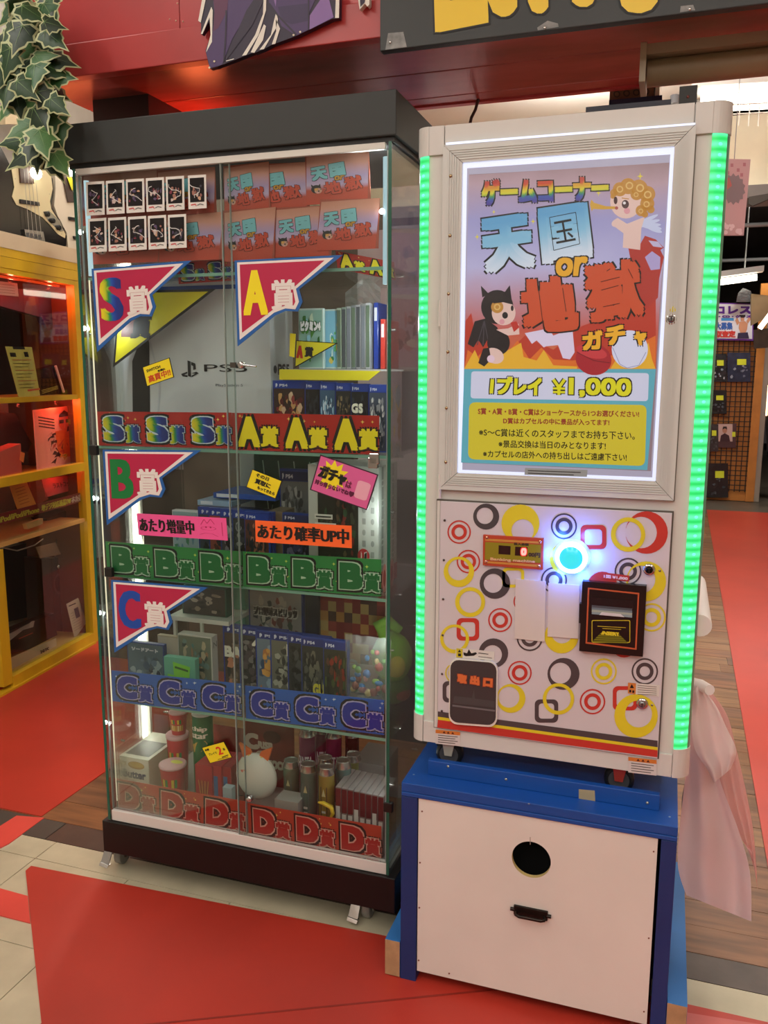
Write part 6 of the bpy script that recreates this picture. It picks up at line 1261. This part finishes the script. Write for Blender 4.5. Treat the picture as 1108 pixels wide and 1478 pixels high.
cq([(-8, 594), (22, 597), (46, 640), (40, 652), (-8, 650)], .18, .05, M('#2c1414', .3), 'dark_device', 'dark bulky device behind red lit carton', 'device')
cq([(30, 652), (36, 654), (34, 668), (29, 664)], .06, .002, M('#e87a3c', .5), 'small_tag', 'tiny orange tag beside red lit carton', 'tag')
# shelf talker ribbon
def pr(m, S): tx(m, S, 'iPod/iPod/iPhone', (.01, .3, .42, .82), M('#c8bc3c', .4), 1, .003); tx(m, S, '地デジ対応液晶TV/', (.45, .2, .8, .85), M('#c8bc3c', .4), 1, .004); tx(m, S, 'ホカ売買', (.81, .15, .98, .85), M('#c8a8a0', .4), 1, .004)
cq([(-2, 742), (124, 709), (125, 722), (-2, 758)], .03, .002, M('#7a1c20', .4), 'shelf_talker', 'dark red strip of yellow katakana lettering across cabinet', 'sign', prn=pr)
cq([(14, 700), (38, 694), (53, 730), (26, 737)], .06, .003, M('#e8903c', .5), 'price_sheet', 'orange lit curled price sheet above the lettered strip', 'price sheet', prn=lambda m, S: [line(m, S, [(.2, .2+.12*k), (.8, .18+.12*k)], .02, M('#a84a20', .5), 1) for k in range(6)])
cq([(42, 694), (58, 692), (70, 720), (56, 728), (48, 724)], .12, .05, M('#7a3428', .4), 'brown_device', 'reddish brown rounded device behind orange price sheet', 'device')
cq([(60, 692), (112, 684), (116, 704), (66, 718)], .12, .03, M('#c8606a', .5), 'pink_tray', 'pink lit open tray of sleeves behind lettered strip', 'tray', prn=lambda m, S: tx(m, S, 'ラストコップ', (.25, .3, .8, .6), M('#4a1418', .4), 1, .004))
cq([(38, 756), (62, 748), (62, 756), (40, 764)], .03, .02, M('#c89a5c', .5), 'small_card', 'small tan card standing below the lettered strip', 'card')
cq([(66, 748), (112, 730), (118, 742), (100, 752), (70, 752)], .14, .08, M('#3a1414', .4), 'cable_bundle', 'dark red bundle of leads on pine shelf', 'cable')
# lower bay
cq([(4, 792), (72, 776), (76, 882), (10, 898)], .37, .06, M('#080808', .3), 'television', 'large dark television at the bottom of the cabinet', 'television')
def tower(x0, x1, y0, y1, lab, sk):
    P_ = [on(a, b, C0-CN*.2, CN) for a, b in ((x0, y0), (x1, y0-2), (x1+7, y1-6), (x0+6, y1))]
    t = T('tower_speaker', lab, 'speaker', tuple(P_[3]), 'tower speakers'); m = MB(); m.prism(P_, -CN*.15, M('#33221c', .3)); m.build('body', t, bevel=.002)
    S = Fr(P_[0], P_[1]-P_[0], P_[3]-P_[0], CN, .0015)
    m = MB(); ring(m, S, .5, .08, .3, .16, M('#2a2422', .3), 1); m.build('tweeter_ring', t)
    c = S.P(.5, .1); m = MB(); m.ell(c, .014, .014, .014, CHR, 12); m.build('tweeter', t)
    for v in (.3,):
        m = MB(); A_ = ell2(.5, v, .42, .12, 24); B_ = ell2(.5, v, .36, .10, 24); band2(m, S, A_, B_, M('#4a403c', .3), 1); poly(m, S, ell2(.5, v, .3, .08), M('#0c0a0a', .5), 1); m.build('woofer', t)
tower(74, 92, 806, 932, 'dark tower speaker nearer the television', 0); tower(93, 112, 800, 895, 'dark tower speaker behind, right of its twin', 1)
cq([(52, 790), (80, 783), (88, 800), (58, 806)], .12, .004, M('#6a5444', .5), 'price_card', 'dim beige card lying on top of tower speakers', 'card')
def pr(m, S):
    line(m, S, [(.12, .08), (.7, .1)], .03, INK, 1); rect(m, S, .45, .22, .8, .5, M('#4a3a48', .5), 1)
    for k in range(8): line(m, S, [(.1, .3+.07*k), (.38 if k < 4 else .8, .3+.07*k)], .012, M('#8a7a6c', .5), 1)
cq([(96, 872), (113, 863), (125, 898), (108, 922)], .06, .002, M('#b8a490', .5), 'price_sheet', 'curled whitish price sheet beside tower speakers', 'price sheet', prn=pr)
cq([(14, 925), (46, 897), (50, 896), (48, 905), (14, 915)], .1, .003, M('#a8988c', .5), 'paper_sheet', 'pale paper lying before the dark television', 'paper')
cq([(12, 912), (78, 885), (84, 926), (14, 944)], .16, .05, M('#2a0f0c', .3), 'audio_unit', 'dark reddish base audio unit below dark television', 'audio unit', prn=lambda m, S: line(m, S, [(.2, .5), (.5, .5)], .04, M('#a83c2c', .5), 1))
cq([(15, 950), (81, 921), (82, 937), (16, 971)], .07, .003, M('#c0a888', .5), 'price_strip', 'long white price strip standing at cabinet bottom', 'price card', prn=lambda m, S: tx(m, S, '3975', (.62, .4, .82, .75), INK, 1, .004))
for i, c in enumerate(('#7a4a40', '#a87a60', '#5a2c2c', '#8a5a4c', '#3a3438')):
    cq([(112, 790+i*18), (124, 787+i*18), (126, 803+i*18), (114, 806+i*18)], .2, .1, M(c, .4), 'film_case', 'small film case stacked at cabinet right, %s from top' % ORD[i], 'film case', group='film cases at the cabinet side')
m = MB(); m.tube([on(2, 790, C0-CN*.1, CN), on(25, 795, C0-CN*.1, CN), on(50, 787, C0-CN*.1, CN), on(62, 778, C0-CN*.1, CN)], .003, M('#8a8078', .5), 6); m.build('white_lead', **tg('thin pale lead hanging across the lower bay', 'cable'))

# ================================================================ GUITARS above the cabinet
XG = -2.74
S = Pl(X=XG, k=.2434)
def guitar(name, label, body, col, loc, parts, th=.04):
    t = T(name, label, 'guitar', loc); m = MB(); m.prism([S.P(*p) for p in body], (-th, 0, 0), M(col, .12, coat=.5)); m.build('body', t, bevel=.004); parts(t); return t
def bass(t):
    m = MB(); pg = [(62, 985), (110, 990), (250, 985), (300, 1050), (308, 1120), (292, 1195), (300, 1240), (345, 1310), (385, 1390), (382, 1412), (340, 1388), (290, 1330), (250, 1290), (160, 1240), (95, 1215), (68, 1165), (82, 1110)]
    m.prism([S.P(a, b, .004) for a, b in pg], (-.003, 0, 0), M('#d6cba0', .3)); g_ = m.build('pickguard', t)
    for a, b in ((85, 1060), (80, 1195), (180, 1225), (288, 1150), (240, 1000), (360, 1388)): m = MB(); m.ell(S.P(a, b, .005), .0015, .002, .002, CHR, 8); m.build('screw', g_)
    m = MB(); m.prism([S.P(a, b, .012) for a, b in ((103, 985), (180, 985), (190, 1090), (112, 1085))], (-.01, 0, 0), M('#4a3428', .5)); m.build('fretboard', t)
    m = MB(); m.prism([S.P(a, b, .012) for a, b in ((108, 1182), (220, 1200), (224, 1222), (110, 1206))], (-.01, 0, 0), M('#141414', .4)); m.build('pickup', t)
    m = MB(); m.prism([S.P(a, b, .012) for a, b in ((132, 1360), (244, 1375), (256, 1436), (145, 1422))], (-.01, 0, 0), CHR); br_ = m.build('bridge', t, bevel=.001)
    for k in range(4): m = MB(); q = S.P(152+k*24, 1395+k*4, .018); m.box(q.x-.006, q.x, q.y-.004, q.y+.004, q.z-.01, q.z+.01, M('#7a7a78', .3, 1)); m.build('saddle', br_)
    for k in range(4): m = MB(); m.tube([S.P(118+k*21, 985, .02), S.P(152+k*24, 1395+k*4, .02)], .0012, M('#b8b4a8', .3, .8), 5); m.build('string', t)
    m = MB(); m.prism([S.P(a, b, .0055) for a, b in ((250, 1255), (285, 1250), (350, 1310), (372, 1370), (350, 1372), (280, 1310))], (-.001, 0, 0), M('#a8a8a4', .2, 1)); m.build('control_plate', t)
    for a, b in ((268, 1271), (300, 1309), (336, 1350)): m = MB(); m.lathe(S.P(a, b, .005), [(.012, 0), (.011, .014), (.008, .016)], M('#161616', .3), 14, (1, 0, 0)); m.build('knob', t)
guitar('bass_guitar', 'black bass guitar with cream pickguard on top of yellow cabinet', [(-120, 980), (-60, 900), (-10, 850), (20, 900), (62, 985), (255, 985), (312, 1060), (318, 1140), (304, 1225), (360, 1310), (395, 1400), (392, 1458), (370, 1466), (200, 1430), (-120, 1370)], '#0d0d0f', (XG, 3.2, 1.862), bass)
def wh(t):
    m = MB(); m.prism([S.P(a, b, .008) for a, b in ((362, 1040), (395, 1052), (445, 1200), (398, 1200))], (-.006, 0, 0), M('#4a3c34', .5)); m.build('fretboard', t)
    for a, b in ((400, 1285), (428, 1400)): m = MB(); m.prism([S.P(a+p, b+q, .01) for p, q in ((0, 0), (45, 8), (48, 28), (4, 20))], (-.008, 0, 0), M('#1c1c1e', .3)); m.build('pickup', t)
    m = MB(); m.prism([S.P(a, b, .015) for a, b in ((382, 1048), (408, 1052), (440, 1135), (410, 1128))], (-.001, 0, 0), M('#d8dc2c', .4)); m.build('yellow_tag', t)
guitar('white_guitar', 'cream white electric guitar behind the black bass, yellow tag', [(325, 1010), (360, 1030), (420, 1090), (470, 1130), (500, 1478), (405, 1478), (396, 1380), (345, 1290), (322, 1220), (330, 1120)], '#d8d0bc', (XG-.02, 3.5, 1.862), wh)
for px, py, lab in ((52, 250, 'small glowing bulb reflected light above black bass'), (101, 246, 'small bright bulb at the case top left corner')):  # emissive blobs standing for two bright spots, each on an added holder
    p = on(px, py, (XG+.03, 0, 0), (1, 0, 0)); t = T('bright_blob', lab, 'lamp', tuple(p)); m = MB(); m.ell(p, .022, .03, .026, M('#fff8e8', .3, e=9), 12); m.build('blob', t); m = MB(); m.lathe(p+Vector((-.03, 0, 0)), [(.02, -.05), (.024, 0), (.018, .012)], M('#c8c4ba', .4), 12, (1, 0, 0)); m.build('holder', t)
m = MB(); q = [on(a, b, (-2.95, 0, 0), (1, 0, 0)) for a, b in ((0, 165), (30, 162), (112, 190), (112, 200), (20, 180), (0, 180))]; m.prism(q, (.03, 0, 0), M('#d8c8a4', .5)); m.build('wall_ledge', **tg('pale beige wall ledge behind the ivy at case corner', 'ledge'))
m = MB(); a = on(58, 190, (-2.9, 0, 0), (1, 0, 0)); b = on(64, 130, (-2.9, 0, 0), (1, 0, 0)); m.tube([a, b+Vector((0, 0, .3))], .035, M('#b08a70', .5, nz=.4, ns=30), 10); m.build('wrapped_post', **tg('slim striped post hidden behind the hanging ivy', 'post'))

# ================================================================ IVY
ivy = T('hanging_ivy', 'hanging artificial ivy with cream-edged green leaves, top left', 'plant', tuple(at(40, 200, Y=1.70)))
LG = [M(c, .45, nz=.25, ns=40) for c in ('#2c5a2c', '#20421f', '#44703a', '#183018')]; LE = M('#b4bc8c', .5); VN = M('#6f8f58', .5)
LOBE = [(0, 0), (.18, -.12), (.42, -.06), (.34, .16), (.5, .34), (.28, .42), (.26, .62), (.12, .72), (0, 1.0)]
LOBE = LOBE+[(-x, y) for x, y in LOBE[-2:0:-1]]
def leafmesh(k):
    mb = MB(); R = random.Random(k); jit = [(x*R.uniform(.85, 1.15), y*R.uniform(.93, 1.06)) for x, y in LOBE]
    def z(x, y): return -.25*abs(x)+.12*y*y*(-1)+.05*math.sin(y*9+k)*abs(x)
    c = (0, .35)
    n = len(jit); outer = [(x, y, z(x, y)) for x, y in jit]; inner = [((x-c[0])*.84+c[0], (y-c[1])*.86+c[1]) for x, y in jit]; inn = [(x, y, z(x, y)+.004) for x, y in inner]
    mb.add(outer+inn, [(i, (i+1) % n, n+(i+1) % n, n+i) for i in range(n)], LE, True)
    mb.add(inn+[(c[0], c[1], z(*c)+.01)], [(i, (i+1) % n, n) for i in range(n)], LG[k % 4], True)
    for q in ((0, .95), (.4, .3), (-.4, .3), (.3, .0), (-.3, .0)): 
        d = Vector((q[0], q[1]-.05)); nn = Vector((-d.y, d.x)).normalized()*.012; mb.add([(nn.x, .05+nn.y, .02), (q[0]*.75, .05+(q[1]-.05)*.75, z(q[0]*.7, q[1]*.7)+.018), (-nn.x, .05-nn.y, .02)], [(0, 1, 2)], VN)
    o = mb.build('leaf', ivy, local=True); return o
protos = [leafmesh(k) for k in range(4)]
LV = [(14, 40, 46, 210), (25, 55, 44, 200), (12, 18, 40, 230), (48, 18, 40, 120), (70, 8, 38, 160), (72, 20, 34, 150), (55, 45, 62, 150), (32, 75, 40, 190), (26, 62, 40, 170), (55, 70, 38, 120), (78, 55, 40, 130), (84, 85, 50, 105), (10, 90, 44, 200), (4, 110, 40, 200),
      (20, 95, 36, 150), (45, 100, 42, 160), (62, 95, 44, 120), (80, 100, 40, 110), (66, 78, 36, 90), (8, 135, 42, 190), (48, 108, 40, 180), (24, 140, 58, 165), (38, 128, 38, 130), (75, 130, 52, 115), (60, 118, 34, 110), (52, 150, 44, 160), (68, 145, 38, 130), (84, 152, 34, 130), (40, 165, 40, 200),
      (56, 170, 46, 150), (28, 188, 40, 240), (44, 185, 42, 230), (70, 180, 40, 170), (84, 190, 38, 170), (14, 205, 34, 260), (30, 225, 50, 235), (44, 215, 40, 190), (62, 205, 46, 160), (74, 212, 44, 165), (88, 235, 40, 145), (80, 240, 40, 150), (60, 190, 36, 120), (36, 205, 34, 210), (52, 230, 36, 180),
      (5, 60, 40, 250), (40, 30, 40, 180), (60, 5, 40, 200), (20, -5, 44, 190), (2, -10, 44, 220), (78, 35, 30, 100), (6, 160, 30, 210), (90, 110, 34, 100), (66, 60, 40, 150), (34, 110, 38, 200)]
R = random.Random(21); first = set()
for i, (px, py, sz, an) in enumerate(LV):
    k = R.randrange(4); Y = 1.685-R.uniform(0, .10); c = at(px, py, Y=Y); s = sz*Y*1.1/F*1.18
    th = math.radians(an); up_ = (CR*math.sin(th)-CU*(-math.cos(th))).normalized()   # direction of the tip in the hanging plane
    up_ = (CR*math.sin(th)+CU*math.cos(th)+CF*R.uniform(-.35, .15)).normalized(); nz_ = (-CF+CR*R.uniform(-.45, .45)+CU*R.uniform(-.1, .6)).normalized(); xx = up_.cross(nz_).normalized(); nz_ = xx.cross(up_).normalized()
    o = protos[k] if k not in first else protos[k].copy()
    if k in first: COL.objects.link(o)
    first.add(k); o.parent = ivy
    st_ = c-up_*s*.45
    Mx = Matrix(((xx.x, up_.x, nz_.x, st_.x), (xx.y, up_.y, nz_.y, st_.y), (xx.z, up_.z, nz_.z, st_.z), (0, 0, 0, 1))) @ Matrix.Diagonal((s, s, s, 1))
    o.matrix_basis = WM[ivy].inverted() @ Mx
for pts in ([(30, -40), (38, 40), (42, 110), (50, 180), (60, 235)], [(60, -40), (58, 30), (66, 90), (74, 150), (80, 220)], [(8, -40), (12, 40), (18, 100), (30, 160), (34, 210)]):
    m = MB(); m.tube([at(a, b, Y=1.695) for a, b in pts], .003, M('#4a4a2a', .6), 6); m.build('stem', ivy)

# ================================================================ FAR RIGHT OF THE SHOP
YR = 9.3
rk = T('mesh_rack', 'orange-brown wooden board with black wire mesh, far right', 'display rack', tuple(at(1045, 718, Y=YR)))
S = Pl(Y=YR); a, b = at(985, 478, Y=YR), at(1078, 718, Y=YR)
m = MB(); m.box(a.x-.3, b.x, YR, YR+.04, .006, a.z, M('#c07c34', .5, nz=.12, ns=3)); m.build('board', rk)
m = MB(); m.box(b.x-.02, b.x+.06, YR-.03, YR+.05, .006, a.z+.45, M('#b8752f', .5, nz=.15)); m.build('post', rk)
m = MB(); m.box(b.x+.06, b.x+.11, YR-.02, YR+.05, .006, a.z+.4, M('#8f8578', .5)); m.build('post', rk)
for i in range(24):
    x = b.x-.03-i*.05; m = MB(); m.box(x-.004, x+.004, YR-.022, YR-.014, .1, a.z, M('#1c1814', .5)); m.build('wire', rk)
for i in range(38):
    z = .12+i*.05
    if z < a.z: m = MB(); m.box(a.x-.3, b.x-.02, YR-.03, YR-.022, z-.004, z+.004, M('#1c1814', .5)); m.build('wire', rk)
m = MB(); q = [S.P(p, q_, .06) for p, q_ in ((985, 436), (1086, 439), (1086, 492), (985, 490))]; m.prism(q, (0, .02, 0), M('#6a2c98', .5)); 
S = Pl(Y=YR, l=.062); poly(m, S, [(986, 438), (1084.5, 440.5), (1084.5, 489.5), (986, 488)], M('#d8d4dc', .5), 2)
tx(m, S, 'プロレス', (1012, 442, 1082, 453), M('#5a1c8c', .4), 6, .8); tx(m, S, 'DVD・CD・グッズ', (1018, 455.5, 1083, 459), M('#5a1c8c', .4), 6, .4); line(m, S, [(1040, 461.5), (1058, 461.5)], 4, M('#3c8cc8', .4), 4)
tx(m, S, '大募集', (1032, 466, 1056, 476), M('#2c5aa8', .4), 5, .4); tx(m, S, '買取査定', (1022, 478, 1060, 487), M('#c8342c', .4), 5, .6)
sk = M('#c88a68', .5)
for pts in ([(1066, 465), (1074, 464), (1078, 468), (1077, 476), (1074, 482), (1068, 482), (1065, 474)], [(1063, 470), (1060, 463), (1063, 458), (1066, 466)], [(1078, 468), (1082, 462), (1083, 455), (1079, 459), (1076, 464)], [(1068, 458), (1073, 458), (1073, 464), (1068, 464)]): poly(m, S, pts, sk, 7)
poly(m, S, [(1064, 481), (1078, 480), (1080, 489), (1063, 489)], M('#2c2040', .5), 8); poly(m, S, [(1066, 455), (1075, 455), (1073, 459), (1068, 459)], M('#2a1c1c', .5), 8)
m.build('shop_sign', **tg('purple framed sign with a shirtless wrestler print above mesh rack', 'sign'))
S = Pl(Y=YR, l=.05)
for i, (x0, y0, x1, y1, c, lab) in enumerate(((1024, 511, 1048, 552, '#1c1e24', 'black bagged shirt with star print under sign, left one'), (1049, 509, 1082, 552, '#232c44', 'bluish black bagged shirt under the sign, right one'), (1022, 563, 1048, 598, '#16181c', 'black bagged shirt on second row of mesh rack'), (1020, 612, 1036, 652, '#3a3436', 'dark bagged item left of the portrait card'), (1018, 668, 1050, 718, '#17181a', 'large black bagged shirt lowest on mesh rack'))):
    S0 = Pl(Y=YR, l=.05+.002*i); P_ = [S0.P(x0, y0), S0.P(x1, y0), S0.P(x1, y1-1), S0.P(x0, y1-1)]
    t = T('bagged_shirt', lab, 'bagged shirt', tuple((P_[2]+P_[3])/2), 'bagged shirts on the mesh rack')
    m = MB(); m.prism(P_, (0, .02, 0), M(c, .25, nz=.5, ns=14, bump=.6)); m.build('shirt', t, bevel=.004)
    m = MB(); S1 = Fr(P_[0], P_[1]-P_[0], P_[3]-P_[0], (0, -1, 0), .004); rect(m, S1, .42, .22, .82, .42, M('#d8e02c', .5), 1); m.build('price_tag', t)
    m = MB(); blobs(m, S1, i+60, ['#8a92a0', '#5a6478', '#b8bcc4'] if i < 2 else ['#4a4e54', '#2c3036'], 9, .08, .4, .92, .95, .14, .5); m.build('print', t)
m = MB(); P_ = [S.P(*p) for p in ((1034, 611), (1062, 611), (1061, 646), (1034, 645))]; m.prism(P_, (0, .02, 0), M('#4a2c30', .4)); S1 = Fr(P_[0], P_[1]-P_[0], P_[3]-P_[0], (0, -1, 0), .003)
rect(m, S1, .02, .02, .8, .75, M('#c8a8a0', .4), 1); poly(m, S1, [(.15, .75), (.2, .5), (.4, .4), (.62, .5), (.68, .75)], M('#3c2028', .4), 2); poly(m, S1, ell2(.4, .28, .12, .12), M('#b88068', .4), 3); poly(m, S1, [(.28, .25), (.32, .12), (.5, .12), (.53, .25), (.4, .2)], M('#2c1c1c', .4), 4); rect(m, S1, .78, .35, .95, .55, M('#d8e02c', .5), 2)
m.build('portrait_card', **tg('card with suited man portrait hanging on mesh rack', 'card'))
m = MB(); q = [Pl(Y=YR, l=.1).P(*p) for p in ((1061, 437), (1064, 424), (1071, 417), (1082, 421), (1085, 437))]; m.prism(q, (0, .06, 0), M('#6c6e70', .25, .6, bump=1, ns=20)); m.build('foil_bag', **tg('crumpled silvery bag on top of the wrestling sign', 'bag'))
# clothes rail on the far right
cr = T('clothes_rail', 'rail of dark hanging garments at right edge, far back', 'clothes rail', tuple(at(1100, 680, Y=9.6)))
m = MB(); m.tube([at(1080, 508, Y=9.5), at(1150, 508, Y=9.5)], .012, CHR); m.build('rail', cr)
for i in range(9):
    x0 = 1086+i*5; m = MB(); P_ = [at(x0, 510, Y=9.5+.02*(i % 2)), at(x0+4.4, 510, Y=9.5), at(x0+4.6, 640+(i % 3)*12, Y=9.5), at(x0, 640+(i % 3)*12, Y=9.5)]; m.prism(P_, (0, .25, 0), M(('#15161a', '#2a2c30', '#1c1a1e', '#3c3c40')[i % 4], .8)); m.build('garment', cr, bevel=.008)
m = MB(); q = [at(a, b, Y=9.0) for a, b in ((1084, 424), (1140, 430), (1140, 452), (1098, 462), (1084, 470))]; m.prism(q, (0, .1, 0), M('#a8906c', .6, nz=.1)); m.build('slanted_panel', **tg('beige slanted panel above the hanging garments', 'panel'))
m = MB(); q = [at(a, b, Y=9.05) for a, b in ((1088, 476), (1140, 470), (1140, 500), (1088, 503))]; m.prism(q, (0, .08, 0), M('#4a3c30', .6, nz=.3, ns=12)); m.build('goods_row', **tg('dim row of brown goods under the beige slanted panel', 'goods'))
# hanging pink card in the gap right of the machine
m = MB(); YH = 3.6; q = [at(a, b, Y=YH) for a, b in ((1036, 229), (1083, 230), (1073, 340), (1030, 340))]; m.prism(q, (0, .004, 0), M('#c8aeb0', .4)); S = Pl(Y=YH)
pts = [(1058+(22 if i % 2 else 19)*math.cos(i*math.pi/14)*.8, 273+(23 if i % 2 else 19)*math.sin(i*math.pi/14)) for i in range(28)]; poly(m, S, pts, M('#8a8488', .5), 2); poly(m, S, [(1036, 262), (1052, 256), (1056, 268), (1040, 282)], M('#b8706c', .5), 3)
for x, y in ((1043, 234), (1054, 236), (1063, 243), (1072, 235), (1048, 247), (1068, 250)): rect(m, S, x, y, x+4, y+5, M('#b08088', .5), 2)
R = random.Random(2)
for i in range(14): a, b = R.uniform(1034, 1068), R.uniform(322, 337); circ(m, S, a, b, R.uniform(2, 4), M('#e6d8da', .4), 2+i*.1)
m.tube([(q[0]+q[1])/2, (q[0]+q[1])/2+Vector((0, 0, 3.02-q[0].z))], .0015, M('#8a8a8a', .5), 5); m.build('hanging_poster', **tg('pink hanging poster with grey splash right of green strip', 'poster'))
m = MB(); q = [at(a, b, Y=6.0) for a, b in ((1080, 284), (1110, 279), (1110, 287), (1086, 297), (1080, 294))]; m.prism(q, (0, .03, 0), M('#2c2620', .5)); m.build('wall_slot', **tg('dark slot-like bracket on the cream bulkhead', 'bracket'))
# pastel posters on the pillar behind the cases
S = Pl(Y=2.75)
for i, (x0, y0, x1, y1, c, cols, lab) in enumerate(((560, 235, 612, 330, '#a8b4d8', ['#c8c8e0', '#8a9ac8'], 'pale blue poster on pillar, seen through side glass, topmost'), (562, 335, 612, 425, '#c0a8cc', ['#9a88c0', '#d8c4dc', '#7a80b8'], 'lilac poster on pillar, seen through side glass'), (562, 430, 610, 530, '#c89cae', ['#8a3c44', '#c87a80', '#e0c0b8'], 'pink poster with dark red figure on pillar'), (560, 535, 590, 640, '#b8a4b4', ['#c8a850', '#8a9ab0', '#a87a4c'], 'mauve poster with golden patches on pillar'))):
    m = MB(); P_ = [S.P(*p, .003) for p in ((x0, y0), (x1, y0+3), (x1, y1), (x0, y1))]; m.prism(P_, (0, .0025, 0), M(c, .4)); blobs(m, Fr(P_[0], P_[1]-P_[0], P_[3]-P_[0], (0, -1, 0)), i+90, cols, 12, .03, .03, .97, .97, .25, 1); m.build('wall_poster', **tg(lab, 'poster'))
